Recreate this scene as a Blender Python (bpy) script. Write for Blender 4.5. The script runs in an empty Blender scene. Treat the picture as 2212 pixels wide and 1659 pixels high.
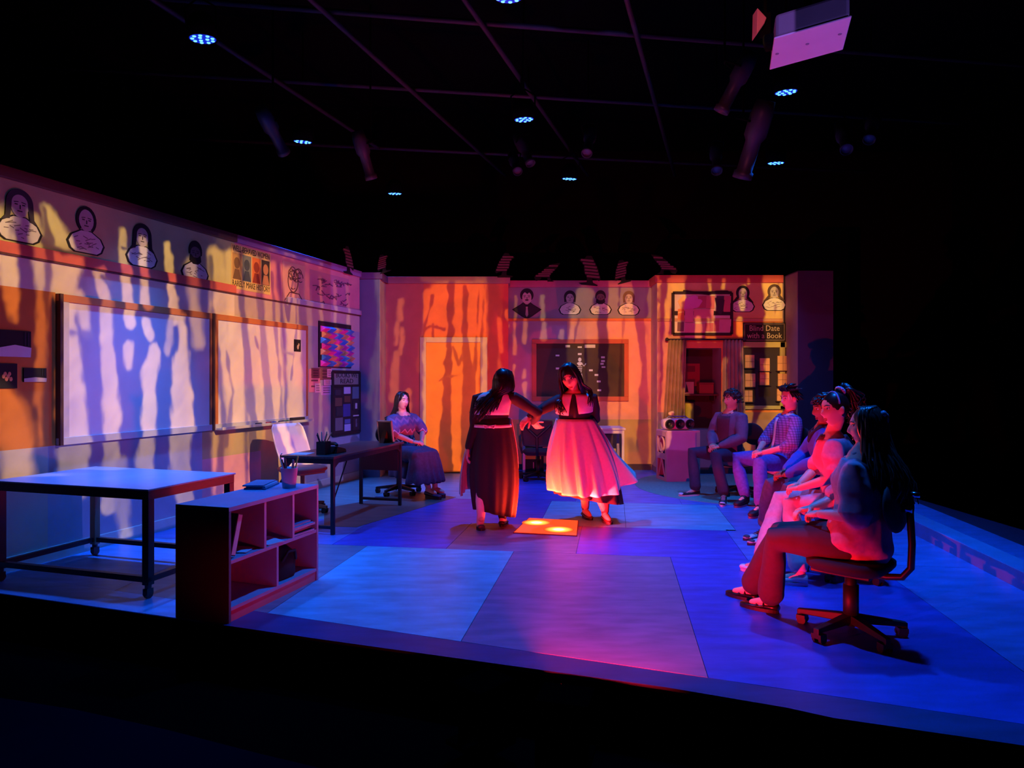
import bpy, bmesh, math, random
import numpy as np
from mathutils import Vector, Matrix, Euler

random.seed(7)
rng = np.random.default_rng(11)
sc = bpy.context.scene
COL = sc.collection
PI = math.pi

# ------------------------------------------------------------------ camera, world, exposure
FOC, U0, V0, CH = 1500.0, 1106.0, 820.0, 1.53          # focal length in pixels (2212 wide), horizon row, lens height
cam_d = bpy.data.cameras.new('camera')
cam = bpy.data.objects.new('camera', cam_d)
COL.objects.link(cam)
cam.location = (0, 0, CH)
cam.rotation_euler = (PI / 2, 0, 0)
cam_d.sensor_width = 36.0
cam_d.lens = FOC / 2212 * 36
cam_d.shift_y = -9.5 / 2212
cam_d.clip_end = 60
sc.camera = cam

sc.view_settings.view_transform = 'Standard'
sc.view_settings.look = 'None'
sc.view_settings.gamma = 1.0
sc.view_settings.use_curve_mapping = False
sc.view_settings.exposure = 0.0

w = bpy.data.worlds.new('world')
sc.world = w
w.use_nodes = True
w.node_tree.nodes['Background'].inputs[0].default_value = (0.02, 0.02, 0.05, 1)
w.node_tree.nodes['Background'].inputs[1].default_value = 0.02
sc.cycles.max_bounces = 5
sc.cycles.diffuse_bounces = 3
sc.cycles.glossy_bounces = 3
sc.cycles.sample_clamp_indirect = 4.0

def lin(c):
    return tuple(((x / 255) / 12.92 if x <= 10 else (((x / 255) + 0.055) / 1.055) ** 2.4) for x in c)

def P(u, v, Y):
    return Vector(((u - U0) / FOC * Y, Y, CH - (v - V0) / FOC * Y))

def FL(u, v, z=0.0):
    Y = (CH - z) * FOC / (v - V0)
    return Vector(((u - U0) / FOC * Y, Y, z))

# left wall of the set: X = LWA + LWS * Y
LWA, LWS = -5.693, 0.307
LWN = math.hypot(1, LWS)
LWM = Matrix(((LWS / LWN, -1 / LWN, 0, LWA), (1 / LWN, LWS / LWN, 0, 0), (0, 0, 1, 0), (0, 0, 0, 1)))   # x along the wall, y into it

def LW(u, v):
    k = (u - U0) / FOC
    Y = LWA / (k - LWS)
    return Y * LWN, CH - (v - V0) / FOC * Y

def BW(u, v, Y):
    return (u - U0) / FOC * Y, CH - (v - V0) / FOC * Y

YD, YB, YR, YC = 11.37, 11.74, 11.27, 10.78      # door wall, blackboard wall, window wall, end column

# ------------------------------------------------------------------ lamps
def spot(name, loc, target, energy, col, size_deg, blend=0.3, radius=0.06, parent=None):
    d = bpy.data.lights.new(name, 'SPOT')
    d.energy = energy
    d.color = col
    d.spot_size = math.radians(size_deg)
    d.spot_blend = blend
    d.shadow_soft_size = radius
    o = bpy.data.objects.new(name, d)
    COL.objects.link(o)
    o.location = loc
    o.rotation_euler = (Vector(target) - Vector(loc)).to_track_quat('-Z', 'Y').to_euler()
    return o

PAR_Z = 4.7
PARS = []
for (u, v) in ((438, 84), (1098, -6), (654, 306), (1132, 258), (853, 418), (1230, 386), (1698, 199), (1676, 352)):
    Y = (PAR_Z - CH) * FOC / (V0 - v)
    PARS.append(Vector(((u - U0) / FOC * Y, Y, PAR_Z)))
BLUE = (0.004, 0.165, 1.0)
for i, p in enumerate(PARS):
    spot('par_light', p + Vector((0, 0, -0.06)), (p.x * 0.98, p.y - (1.35 if i == 1 else 0.2), 0), (1050, 800, 820, 740, 420, 380, 780, 300)[i], BLUE, (50, 72, 52, 72, 56, 50, 72, 56)[i], 0.75, 0.09)
# a ninth blue par hangs above the front corner of the stage, out of the picture
spot('par_light', (2.7, 5.3, 4.7), (2.5, 4.5, 0), 660, BLUE, 72, 0.75, 0.09)
spot('par_light', (-2.7, 5.5, 4.7), (-2.5, 4.7, 0), 430, BLUE, 52, 0.75, 0.09)
# red footlights just off the front edge of the stage, shining upstage at deck level
FOOT = [(Vector((0.25, 3.20, .05)), Vector((1.63, 8.2, .62)), 640, 117, .6), (Vector((-0.15, 3.34, .05)), Vector((-1.60, 4.75, .28)), 34, 34, .5)]
for p_, t_, e_, s_, b_ in FOOT:
    spot('footlight_lamp', p_, t_, e_, (1.0, 0.010, 0.022), s_, b_, 0.012)

# unseen violet fill added on the right to colour the ceiling projector's underside
spot('added_violet_fill', (3.6, 1.0, 1.6), (1.92, 4.6, 3.75), 400, (.30, .19, 1.0), 11, .5, .05)

# ------------------------------------------------------------------ projector slides (computed here, nothing is loaded)
def smooth(a, b, x):
    t = np.clip((x - a) / (b - a), 0, 1)
    return t * t * (3 - 2 * t)

class Slide:
    """A forest slide in wall coordinates: trunks and gaps drawn as tapering strokes."""
    def __init__(s, x0, x1, z0, z1, n, m):
        s.b = (x0, x1, z0, z1)
        s.X, s.Z = np.meshgrid(x0 + (np.arange(n) + .5) / n * (x1 - x0), z0 + (np.arange(m) + .5) / m * (z1 - z0))
        s.n, s.m = n, m
        s.px = (x1 - x0) / n
        s.lit = np.zeros_like(s.X)
    def noise(s, sx, sz, seed):
        r = np.random.default_rng(seed)
        out = np.zeros_like(s.X)
        for k in range(10):
            fx, fz = r.normal(0, sx), r.normal(0, sz)
            out += np.sin(fx * s.X + fz * s.Z + r.uniform(0, 6.28))
        return out / 3.2
    def stroke(s, pts, widths, val, soft=0.03, wob=0.012, seed=0):
        """pts in wall metres; widths = full widths; val 0..1 replaces what is there."""
        n1 = (s.noise(26, 14, seed + 1) * 1.2 + s.noise(70, 40, seed + 7) * .5) * wob
        best = np.full_like(s.X, 9.0)
        for i in range(len(pts) - 1):
            (ax, az), (bx, bz) = pts[i], pts[i + 1]
            dx, dz = bx - ax, bz - az
            L2 = dx * dx + dz * dz + 1e-9
            t = np.clip(((s.X - ax) * dx + (s.Z - az) * dz) / L2, 0, 1)
            d = np.hypot(s.X - ax - t * dx, s.Z - az - t * dz) - 0.5 * (widths[i] + t * (widths[i + 1] - widths[i]))
            best = np.minimum(best, d)
        a = 1 - smooth(-soft, soft, best + n1)
        s.lit = s.lit * (1 - a) + val * a
    def image(s, name, rgb):
        im = bpy.data.images.new(name, s.n, s.m, float_buffer=True, alpha=False)
        buf = np.ones((s.m, s.n, 4), np.float32)
        buf[..., :3] = rgb
        im.colorspace_settings.name = 'Non-Color'
        im.pixels.foreach_set(buf.ravel())
        im.update()
        im.pack()
        return im

def slide_lamp(name, loc, target, size_deg, energy, im, bounds, tdir, plane_n, plane_c, radius=0.012):
    """A projector: the slide colours the lamp by where its ray meets the wall plane n.p = c."""
    o = spot(name, loc, target, energy, (1, 1, 1), size_deg, 0.0, radius)
    d = o.data
    d.use_nodes = True
    nt = d.node_tree
    nt.nodes.clear()
    N, Lk = nt.nodes.new, nt.links.new
    out = N('ShaderNodeOutputLight'); em = N('ShaderNodeEmission'); geo = N('ShaderNodeNewGeometry')
    def vm(op, a, b=None, sc_=None):
        k = N('ShaderNodeVectorMath'); k.operation = op
        for i, q in enumerate((a, b)):
            if q is None: continue
            if hasattr(q, 'links'): Lk(q, k.inputs[i])
            else: k.inputs[i].default_value = q
        if sc_ is not None: Lk(sc_, k.inputs['Scale'])
        return k.outputs['Value'] if op == 'DOT_PRODUCT' else k.outputs['Vector']
    def mm(op, a, b):
        k = N('ShaderNodeMath'); k.operation = op
        for i, q in enumerate((a, b)):
            if hasattr(q, 'links'): Lk(q, k.inputs[i])
            else: k.inputs[i].default_value = q
        return k.outputs[0]
    D = geo.outputs['Incoming']
    nd = vm('DOT_PRODUCT', D, tuple(plane_n))
    t = mm('DIVIDE', plane_c - Vector(plane_n).dot(Vector(loc)), nd)
    hit = vm('ADD', vm('SCALE', D, None, t), tuple(loc))
    x = vm('DOT_PRODUCT', hit, tuple(tdir))
    z = vm('DOT_PRODUCT', hit, (0, 0, 1))
    x0, x1, z0, z1 = bounds
    cb = N('ShaderNodeCombineXYZ')
    Lk(mm('DIVIDE', mm('SUBTRACT', x, x0), x1 - x0), cb.inputs[0])
    Lk(mm('DIVIDE', mm('SUBTRACT', z, z0), z1 - z0), cb.inputs[1])
    tx = N('ShaderNodeTexImage'); tx.image = im; tx.extension = 'CLIP'; tx.interpolation = 'Linear'
    Lk(cb.outputs[0], tx.inputs[0])
    Lk(tx.outputs['Color'], em.inputs['Color'])
    em.inputs['Strength'].default_value = 1.0
    Lk(em.outputs[0], out.inputs[0])
    return o

def lw_path(pix):                                   # strokes on the left wall, sighted from the photograph
    return [LW(u, v) for u, v in pix]

def ramp(x, xs, cols):
    c = np.array(cols, float)
    return np.stack([np.interp(x, xs, c[:, i]) for i in range(3)], -1)

# slide for the left wall ------------------------------------------------
PROJ_A = Vector((1.52, 4.45, 3.62))
SA = Slide(4.7, 11.30, 0.02, 3.16, 900, 430)
def A(pix, wpx, val, soft=.03, seed=0):
    pts = lw_path(pix)
    ws = [w_ / FOC * (x / LWN) * 1.25 for w_, (x, z) in zip(wpx, pts)]
    SA.stroke(pts, ws, val, soft, seed=seed)
A([(-30, 465), (10, 470)], [40, 30], .75, .06, 1)
A([(-10, 480), (10, 540), (25, 640), (30, 690)], [44, 38, 22, 12], 1, .03, 2)
A([(70, 470), (85, 560), (90, 640), (86, 720), (82, 860), (88, 960)], [20, 22, 24, 18, 14, 10], .85, .03, 3)
A([(100, 455), (120, 500), (140, 560), (140, 625), (150, 640)], [20, 44, 60, 52, 30], .95, .03, 4)
A([(96, 455), (104, 520), (102, 620), (100, 700)], [10, 16, 10, 6], .15, .015, 5)
A([(90, 520), (130, 545), (190, 548)], [10, 14, 10], .1, .02, 6)
A([(-10, 860), (20, 900), (35, 960), (36, 1060)], [60, 66, 60, 50], 1, .05, 7)
A([(140, 640), (146, 760), (150, 860), (160, 980), (158, 1060)], [24, 40, 52, 60, 52], .92, .03, 8)
A([(170, 640), (176, 700), (180, 720)], [22, 24, 16], .8, .03, 9)
A([(150, 720), (190, 726)], [14, 12], .1, .03, 10)
A([(214, 590), (222, 640), (226, 720), (232, 800), (236, 900), (240, 980), (236, 1090)], [18, 24, 26, 28, 34, 32, 36], .95, .02, 11)
A([(222, 600), (236, 612)], [10, 10], .1, .02, 12)
A([(264, 500), (266, 560), (272, 600), (276, 650), (276, 700)], [9, 14, 22, 24, 20], .95, .02, 13)
A([(262, 535), (280, 540)], [5, 5], .1, .012, 14)
A([(306, 520), (310, 600), (312, 660)], [16, 20, 22], 1, .02, 15)
A([(310, 700), (318, 725)], [16, 18], .9, .02, 16)
A([(360, 530), (366, 580), (368, 620), (374, 650), (372, 690)], [10, 20, 18, 22, 20], 1, .02, 17)
A([(272, 752), (274, 795)], [18, 22], .85, .025, 18)
A([(330, 760), (318, 800), (316, 850), (318, 930), (312, 1000), (322, 1040)], [26, 32, 30, 34, 36, 30], .95, .025, 19)
A([(388, 690), (392, 760), (386, 800), (390, 850), (392, 930), (386, 980), (400, 1080)], [16, 24, 40, 46, 54, 44, 40], .95, .03, 20)
A([(366, 690), (360, 760)], [12, 14], .6, .03, 21)
A([(410, 580), (420, 660), (424, 740)], [30, 24, 26], .55, .05, 22)
A([(262, 1000), (262, 1090), (268, 1160)], [20, 30, 24], .6, .04, 23)
# the brighter right-hand board: lit field, then trunks
for k, (u0, u1, u2) in enumerate(((468, 474, 480), (500, 506, 512), (540, 548, 556), (580, 590, 600), (622, 632, 640))):
    A([(u0, 560), (u1, 740), (u2, 1050)], [40, 44, 46], [.95, 1, .95, .9, .9][k], .05, 30 + k)
A([(455, 560), (460, 700), (480, 900), (472, 1060)], [10, 8, 16, 20], .2, .03, 40)
A([(520, 640), (530, 760), (544, 920), (552, 1050)], [12, 20, 20, 26], .22, .02, 41)
A([(556, 600), (566, 740), (578, 860), (592, 1050)], [12, 16, 20, 26], .28, .025, 42)
A([(586, 590), (594, 720), (604, 840), (610, 1050)], [8, 8, 8, 14], .3, .015, 43)
A([(636, 580), (640, 700), (626, 820)], [6, 5, 4], .25, .012, 44)
A([(486, 760), (500, 850), (488, 960)], [5, 7, 12], .3, .02, 45)
A([(548, 730), (566, 790), (575, 800)], [3, 4, 3], .3, .01, 46)
A([(612, 640), (622, 690), (634, 590)], [5, 6, 4], .12, .012, 47)
A([(604, 700), (608, 760), (640, 770)], [3, 3, 2], .3, .01, 48)
A([(660, 560), (668, 700), (672, 1000)], [16, 14, 16], .3, .04, 49)
A([(690, 560), (694, 720), (690, 1000)], [8, 10, 10], .45, .03, 50)
A([(722, 600), (724, 690), (726, 760)], [7, 9, 9], .5, .025, 51)
A([(706, 930), (712, 1020)], [12, 20], .55, .03, 52)
A([(748, 600), (752, 700), (744, 800)], [8, 9, 7], .45, .025, 53)
A([(480, 520), (560, 545), (660, 580), (770, 612)], [26, 20, 18, 14], .08, .05, 54)
lit = np.clip(SA.lit * (0.90 + .10 * SA.noise(6, 3, 3) + .07 * SA.noise(30, 22, 4)), 0, 1)[..., None]
px = PROJ_A
Wx = LWA + LWS * (SA.X / LWN); Wy = SA.X / LWN
r2 = (Wx - px.x) ** 2 + (Wy - px.y) ** 2 + (SA.Z - px.z) ** 2
nrm = Vector((1 / LWN, -LWS / LWN, 0))
cosw = np.abs((px.x - Wx) * nrm.x + (px.y - Wy) * nrm.y) / np.sqrt(r2)
comp = (r2 / cosw)[..., None] / 36.0
warm = ramp(SA.X, [5.4, 7.2, 8.2, 9.8, 11.2], [(.80, .50, .22), (.86, .52, .30), (1.0, .52, .25), (.98, .50, .28), (.55, .36, .34)])
dark = ramp(SA.X, [5.4, 7.0, 8.4, 9.8, 11.2], [(.012, .018, .085), (.035, .032, .17), (.05, .035, .20), (.12, .075, .26), (.07, .05, .26)])
topdim = (0.62 + 0.38 * smooth(3.1, 2.4, SA.Z) if False else 1 - 0.6 * smooth(2.35, 2.75, SA.Z) * (1 - .7 * smooth(7.8, 9.0, SA.X)))[..., None]
rgbA = (dark * (1 - lit) * topdim + warm * lit) * comp
IMA = SA.image('forest_slide_side', rgbA)
slide_lamp('projector_light', PROJ_A, LWM @ Vector((8.2, 0, 1.55)), 96, 1500, IMA, (SA.b[0] + LWA * LWS / LWN, SA.b[1] + LWA * LWS / LWN, SA.b[2], SA.b[3]),
           Vector((LWS / LWN, 1 / LWN, 0)), nrm, nrm.dot(Vector((LWA, 0, 0))))

# slide for the back walls ------------------------------------------------
PROJ_B = Vector((0.7, 2.3, 4.15))
SB = Slide(-3.2, 5.4, 0.02, 5.0, 1000, 580)
def B(pix, wpx, val, soft=.02, seed=0, Y=11.37):
    pts = [(PROJ_B.x + (BW(u, v, Y)[0] - PROJ_B.x) * (11.37 - PROJ_B.y) / (Y - PROJ_B.y),
            PROJ_B.z + (BW(u, v, Y)[1] - PROJ_B.z) * (11.37 - PROJ_B.y) / (Y - PROJ_B.y)) for u, v in pix]
    SB.stroke(pts, [w_ / FOC * Y for w_ in wpx], val, soft, seed=seed)
# column and door wall
for k, (a, b, c, wd) in enumerate(((806, 812, 800, 10), (818, 826, 822, 14))):
    B([(a, 610), (b, 700), (c, 1000)], [wd, wd, wd], .6, .05, 60 + k)
B([(798, 800), (790, 900)], [16, 10], .4, .04, 62)
for k, (u, v0_, v1_, wd) in enumerate(((866, 650, 690, 12), (858, 700, 745, 10), (868, 712, 765, 8), (856, 765, 800, 14), (852, 800, 860, 18), (880, 850, 920, 14))):
    B([(u, v0_), (u - 2, v1_)], [wd, wd], .75, .03, 64 + k)
B([(1000, 660), (1000, 1020)], [158, 160], 1, .05, 70)
B([(926, 640), (928, 1020)], [26, 30], .95, .03, 71)
B([(975, 610), (972, 720), (966, 820), (962, 940), (960, 1030)], [14, 14, 16, 26, 36], .1, .012, 72)
B([(1006, 620), (1004, 730), (1010, 800), (1006, 900), (1010, 1030)], [10, 12, 22, 22, 26], .16, .012, 73)
B([(1036, 600), (1030, 720), (1022, 830), (1018, 1020)], [4, 5, 8, 14], .2, .01, 74)
B([(1048, 600), (1040, 720), (1036, 900), (1030, 1020)], [3, 3, 6, 10], .3, .01, 75)
B([(1072, 600), (1066, 690), (1060, 1020)], [42, 26, 18], .1, .03, 76)
B([(934, 640), (922, 690), (910, 730), (905, 800)], [4, 5, 6, 12], .15, .01, 77)
B([(900, 720), (930, 704), (960, 712)], [3, 4, 5], .15, .01, 78)
B([(936, 700), (936, 730)], [3, 3], .2, .008, 79)
B([(938, 830), (965, 814), (990, 812)], [3, 3, 3], .25, .008, 80)
B([(978, 750), (990, 790), (998, 770)], [4, 3, 3], .25, .008, 81)
B([(1078, 690), (1082, 760)], [8, 10], .7, .02, 82)
B([(1094, 672), (1096, 690)], [8, 6], .9, .015, 83)
B([(920, 600), (960, 602), (1020, 606)], [22, 16, 8], .5, .03, 84)
# blackboard wall
for k, (u, v0_, v1_, wd) in enumerate(((1114, 640, 690, 6), (1112, 700, 765, 7), (1134, 690, 740, 9), (1172, 642, 690, 10), (1175, 700, 730, 14), (1132, 800, 815, 8), (1134, 830, 880, 12), (1110, 790, 812, 5), (1214, 716, 730, 14), (1232, 745, 900, 10))):
    B([(u, v0_), (u - 1, v1_)], [wd * .7, wd], .78, .02, 86 + k, YB)
B([(1246, 680), (1244, 760), (1250, 1000)], [30, 34, 40], .9, .03, 98, YB)
B([(1262, 640), (1258, 720)], [40, 34], .72, .04, 99, YB)
B([(1300, 690), (1300, 1000)], [60, 70], .9, .04, 100, YB)
B([(1336, 620), (1332, 1000)], [60, 70], 1, .03, 101, YB)
B([(1376, 700), (1382, 1000)], [40, 46], 1, .03, 102, YB)
B([(1304, 600), (1302, 800), (1306, 1010)], [20, 20, 20], .06, .015, 103, YB)
B([(1352, 640), (1340, 780), (1336, 1000)], [5, 4, 6], .45, .01, 104, YB)
B([(1386, 610), (1382, 690), (1392, 790), (1388, 1010)], [24, 20, 12, 34], .12, .02, 105, YB)
B([(1340, 620), (1336, 660)], [4, 4], .2, .01, 106, YB)
B([(1250, 690), (1240, 740)], [4, 3], .2, .01, 107, YB)
B([(1362, 950), (1376, 1020)], [14, 30], .5, .04, 108, YB)
B([(1406, 612), (1404, 690), (1408, 1000)], [12, 10, 14], .65, .02, 109, YB)
# window wall
B([(1446, 606), (1440, 720), (1436, 1000)], [10, 12, 22], .85, .02, 112, YR)
B([(1466, 596), (1466, 640)], [32, 30], 1, .02, 113, YR)
B([(1462, 640), (1460, 730)], [22, 16], .9, .02, 114, YR)
for k, (u, v0_, v1_, wd) in enumerate(((1535, 606, 630, 6), (1563, 606, 622, 6), (1618, 603, 612, 6), (1508, 690, 730, 12), (1530, 690, 730, 8), (1540, 640, 730, 10), (1606, 620, 660, 9), (1602, 655, 668, 10), (1598, 690, 720, 14))):
    B([(u, v0_), (u, v1_)], [wd, wd], .85, .02, 115 + k, YR)
B([(1672, 598), (1676, 700), (1680, 900)], [50, 48, 50], 1, .03, 126, YR)
B([(1682, 612), (1676, 660), (1672, 700)], [4, 4, 3], .4, .008, 127, YR)
B([(1455, 740), (1452, 905)], [34, 40], .8, .03, 128, YR)
B([(1566, 780), (1562, 900)], [10, 8], .6, .02, 129, YR)
B([(1482, 850), (1482, 905)], [18, 20], .8, .02, 130, YR)
B([(1612, 760), (1618, 880)], [20, 22], .6, .03, 131, YR)
B([(1616, 895), (1612, 980)], [20, 16], .7, .02, 132, YR)
B([(1655, 900), (1640, 930)], [30, 24], .75, .03, 133, YR)
B([(1422, 600), (1420, 1010)], [6, 6], .7, .01, 134, YR)
B([(1425, 620), (1422, 1010)], [5, 8], .3, .02, 135, YR)
litB = np.clip(SB.lit * (0.92 + .10 * SB.noise(6, 3, 5) + .06 * SB.noise(30, 22, 6)), 0, 1)[..., None]
r2 = (SB.X - PROJ_B.x) ** 2 + (11.37 - PROJ_B.y) ** 2 + (SB.Z - PROJ_B.z) ** 2
compB = (r2 / (np.abs(11.37 - PROJ_B.y) / np.sqrt(r2)))[..., None] / 90.0
warmB = ramp(SB.X, [-2.4, -1.9, -1.3, .1, .6, 1.4, 2.3, 2.8, 4.3], [(.45, .36, .36), (.64, .36, .26), (1.0, .39, .10), (1.0, .36, .09), (.64, .48, .24), (1.0, .44, .15), (1.0, .38, .11), (.98, .50, .16), (1.0, .58, .15)])
darkB = ramp(SB.X, [-2.4, -2.0, -1.6, -.9, -.1, .1, 1.1, 1.6, 2.5, 4.3, 4.5], [(.04, .035, .22), (.05, .04, .21), (.10, .04, .14), (.13, .05, .08), (.16, .02, .04), (.06, .035, .12), (.07, .03, .10), (.10, .02, .09), (.09, .02, .10), (.09, .012, .04), (.014, .006, .03)])
colmask = (1 - smooth(4.36, 4.52, SB.X))[..., None]
above = smooth(3.05, 3.3, SB.Z)[..., None]
rgbB = (darkB * (1 - litB) + warmB * litB * (0.25 + .75 * colmask)) * compB
rgbB = rgbB * (1 - above) + above * np.array([.04, .006, .010]) * compB * (1 - smooth(4.0, 4.9, SB.Z))[..., None]
IMB = SB.image('forest_slide_back', rgbB)
slide_lamp('projector_light', PROJ_B, (1.0, 11.37, 1.9), 64, 3700, IMB, SB.b, Vector((1, 0, 0)), Vector((0, 1, 0)), 11.37)

# ------------------------------------------------------------------ materials
def mat(name, col, rough=.6, var=.10, scale=8.0, bump=0.0, metal=0.0, spec=.5, stretch=(1, 1, 1), emit=None, strength=0.0):
    m = bpy.data.materials.new(name)
    m.use_nodes = True
    nt = m.node_tree
    bs = nt.nodes['Principled BSDF']
    bs.inputs['Roughness'].default_value = rough
    bs.inputs['Metallic'].default_value = metal
    bs.inputs['Specular IOR Level'].default_value = spec
    tc = nt.nodes.new('ShaderNodeTexCoord')
    mp = nt.nodes.new('ShaderNodeMapping')
    mp.inputs['Scale'].default_value = stretch
    nz = nt.nodes.new('ShaderNodeTexNoise')
    nz.inputs['Scale'].default_value = scale
    nz.inputs['Detail'].default_value = 4
    rp = nt.nodes.new('ShaderNodeValToRGB')
    rp.color_ramp.elements[0].position = .3
    rp.color_ramp.elements[1].position = .7
    rp.color_ramp.elements[0].color = tuple(min(1, c * (1 - var)) for c in col) + (1,)
    rp.color_ramp.elements[1].color = tuple(min(1, c * (1 + var)) for c in col) + (1,)
    L = nt.links.new
    L(tc.outputs['Object'], mp.inputs[0]); L(mp.outputs[0], nz.inputs['Vector']); L(nz.outputs['Fac'], rp.inputs[0])
    L(rp.outputs[0], bs.inputs['Base Color'])
    if bump:
        b = nt.nodes.new('ShaderNodeBump')
        b.inputs['Strength'].default_value = bump
        b.inputs['Distance'].default_value = .01
        L(nz.outputs['Fac'], b.inputs['Height']); L(b.outputs[0], bs.inputs['Normal'])
    if emit:
        bs.inputs['Emission Color'].default_value = emit + (1,)
        bs.inputs['Emission Strength'].default_value = strength
    return m

MC = {}
def paint(r, g, b, rough=.75, var=.07, scale=5, **k):
    key = (r, g, b, rough, var, scale) + tuple(sorted(k.items()))
    if key not in MC:
        MC[key] = mat('paint_%d' % len(MC), lin((r, g, b)), rough, var, scale, **k)
    return MC[key]

BLACK = paint(14, 13, 16, .55)
MATTBLACK = paint(9, 9, 11, .9, spec=.06)
CHAR = paint(40, 38, 42, .6)
PAPER = paint(225, 220, 205, .85, .04)
INK = paint(20, 18, 22, .8)
CHROME = mat('chrome', (.6, .6, .62), .22, .03, 8, metal=1)
STEEL = mat('black_steel', (.02, .02, .024), .42, .1, 12)

# ------------------------------------------------------------------ mesh builder
class MB:
    def __init__(s):
        s.v, s.f, s.mi, s.cur = [], [], [], 0
    def add(s, vs, fs):
        o = len(s.v)
        s.v += [tuple(v) for v in vs]
        s.f += [tuple(i + o for i in f) for f in fs]
        s.mi += [s.cur] * len(fs)
        return s
    def mat(s, i):
        s.cur = i
        return s
    def box(s, c, d, rot=None):
        c = Vector(c); h = Vector(d) / 2
        vs = [Vector((x * h.x, y * h.y, z * h.z)) for x in (-1, 1) for y in (-1, 1) for z in (-1, 1)]
        if rot is not None:
            R = rot if isinstance(rot, Matrix) else Euler(rot).to_matrix()
            vs = [R @ v for v in vs]
        return s.add([v + c for v in vs], [(0, 1, 3, 2), (4, 6, 7, 5), (0, 4, 5, 1), (2, 3, 7, 6), (0, 2, 6, 4), (1, 5, 7, 3)])
    def span(s, a, b):
        a, b = Vector(a), Vector(b)
        return s.box((a + b) / 2, b - a)
    def prism(s, poly, y0, y1):
        """polygon in x,z extruded from y0 to y1"""
        n = len(poly)
        vs = [(x, y0, z) for x, z in poly] + [(x, y1, z) for x, z in poly]
        fs = [tuple(range(n)), tuple(range(2 * n - 1, n - 1, -1))]
        fs += [(i, i + n, (i + 1) % n + n, (i + 1) % n) for i in range(n)]
        return s.add(vs, fs)
    def slab(s, poly, z0, z1):
        n = len(poly)
        vs = [(x, y, z0) for x, y in poly] + [(x, y, z1) for x, y in poly]
        fs = [tuple(range(n - 1, -1, -1)), tuple(range(n, 2 * n))]
        fs += [(i, (i + 1) % n, (i + 1) % n + n, i + n) for i in range(n)]
        return s.add(vs, fs)
    def rings(s, rings, caps=True, closed=True):
        n = len(rings[0]); vs = []; fs = []
        for r in rings: vs += [tuple(p) for p in r]
        m = n if closed else n - 1
        for i in range(len(rings) - 1):
            for j in range(m):
                a, b = i * n + j, i * n + (j + 1) % n
                fs.append((a, b, b + n, a + n))
        if caps:
            fs.append(tuple(range(n - 1, -1, -1)))
            fs.append(tuple(range((len(rings) - 1) * n, len(rings) * n)))
        return s.add(vs, fs)
    def tube(s, pts, rad, n=10, flat=1.0, side=None, round_caps=True):
        pts = [Vector(p) for p in pts]
        if not hasattr(rad, '__len__'): rad = [rad] * len(pts)
        tang = []
        for i in range(len(pts)):
            d = pts[min(i + 1, len(pts) - 1)] - pts[max(i - 1, 0)]
            tang.append(d.normalized() if d.length > 1e-9 else Vector((0, 0, 1)))
        ref = Vector(side) if side is not None else (Vector((1, 0, 0)) if abs(tang[0].x) < .8 else Vector((0, 1, 0)))
        prev = ref - tang[0] * ref.dot(tang[0]); prev.normalize()
        rs = []
        def ring(c, t, u, r):
            vv = t.cross(u)
            return [c + u * (r * math.cos(2 * PI * k / n)) + vv * (r * flat * math.sin(2 * PI * k / n)) for k in range(n)]
        for i, (p, t) in enumerate(zip(pts, tang)):
            u = prev - t * prev.dot(t)
            u = u.normalized() if u.length > 1e-6 else t.orthogonal().normalized()
            prev = u
            if round_caps and i == 0:
                for q in (.95, .7): rs.append(ring(p - t * rad[0] * q * .9, t, u, rad[0] * math.sqrt(max(0.02, 1 - q * q))))
            rs.append(ring(p, t, u, rad[i]))
            if round_caps and i == len(pts) - 1:
                for q in (.7, .95): rs.append(ring(p + t * rad[-1] * q * .9, t, u, rad[-1] * math.sqrt(max(0.02, 1 - q * q))))
        return s.rings(rs)
    def cyl(s, a, b, r0, r1=None, n=16):
        return s.tube([a, b], [r0, r0 if r1 is None else r1], n, round_caps=False)
    def lathe(s, prof, c=(0, 0, 0), n=20):
        rs = [[(c[0] + r * math.cos(2 * PI * k / n), c[1] + r * math.sin(2 * PI * k / n), c[2] + z) for k in range(n)] for r, z in prof]
        return s.rings(rs)
    def ell(s, c, r, R=None, nu=16, nv=10):
        c = Vector(c); rs = []
        for i in range(nv + 1):
            th = PI * (i + (.12 if i == 0 else -.12 if i == nv else 0)) / nv
            ring = []
            for k in range(nu):
                ph = 2 * PI * k / nu
                p = Vector((r[0] * math.sin(th) * math.cos(ph), r[1] * math.sin(th) * math.sin(ph), -r[2] * math.cos(th)))
                if R is not None: p = R @ p
                ring.append(c + p)
            rs.append(ring)
        return s.rings(rs)
    def mesh(s, name, mats, smooth=False):
        me = bpy.data.meshes.new(name)
        me.from_pydata(s.v, [], s.f)
        for m in (mats if isinstance(mats, (list, tuple)) else [mats]): me.materials.append(m)
        me.polygons.foreach_set('material_index', s.mi)
        if smooth: me.polygons.foreach_set('use_smooth', [True] * len(me.polygons))
        bm = bmesh.new(); bm.from_mesh(me)
        bmesh.ops.recalc_face_normals(bm, faces=bm.faces)
        bm.to_mesh(me); bm.free()
        me.update()
        return me
    def build(s, name, mats, parent=None, mx=None, smooth=False, bevel=0.0):
        o = bpy.data.objects.new(name, s.mesh(name, mats, smooth))
        COL.objects.link(o)
        if parent is not None: o.parent = parent
        if mx is not None: o.matrix_world = mx
        if bevel:
            b = o.modifiers.new('bevel', 'BEVEL'); b.width = bevel; b.segments = 2; b.limit_method = 'ANGLE'
        return o

def tag(o, label, cat, group=None, kind=None):
    o['label'] = label; o['category'] = cat
    if group: o['group'] = group
    if kind: o['kind'] = kind
    return o

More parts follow.
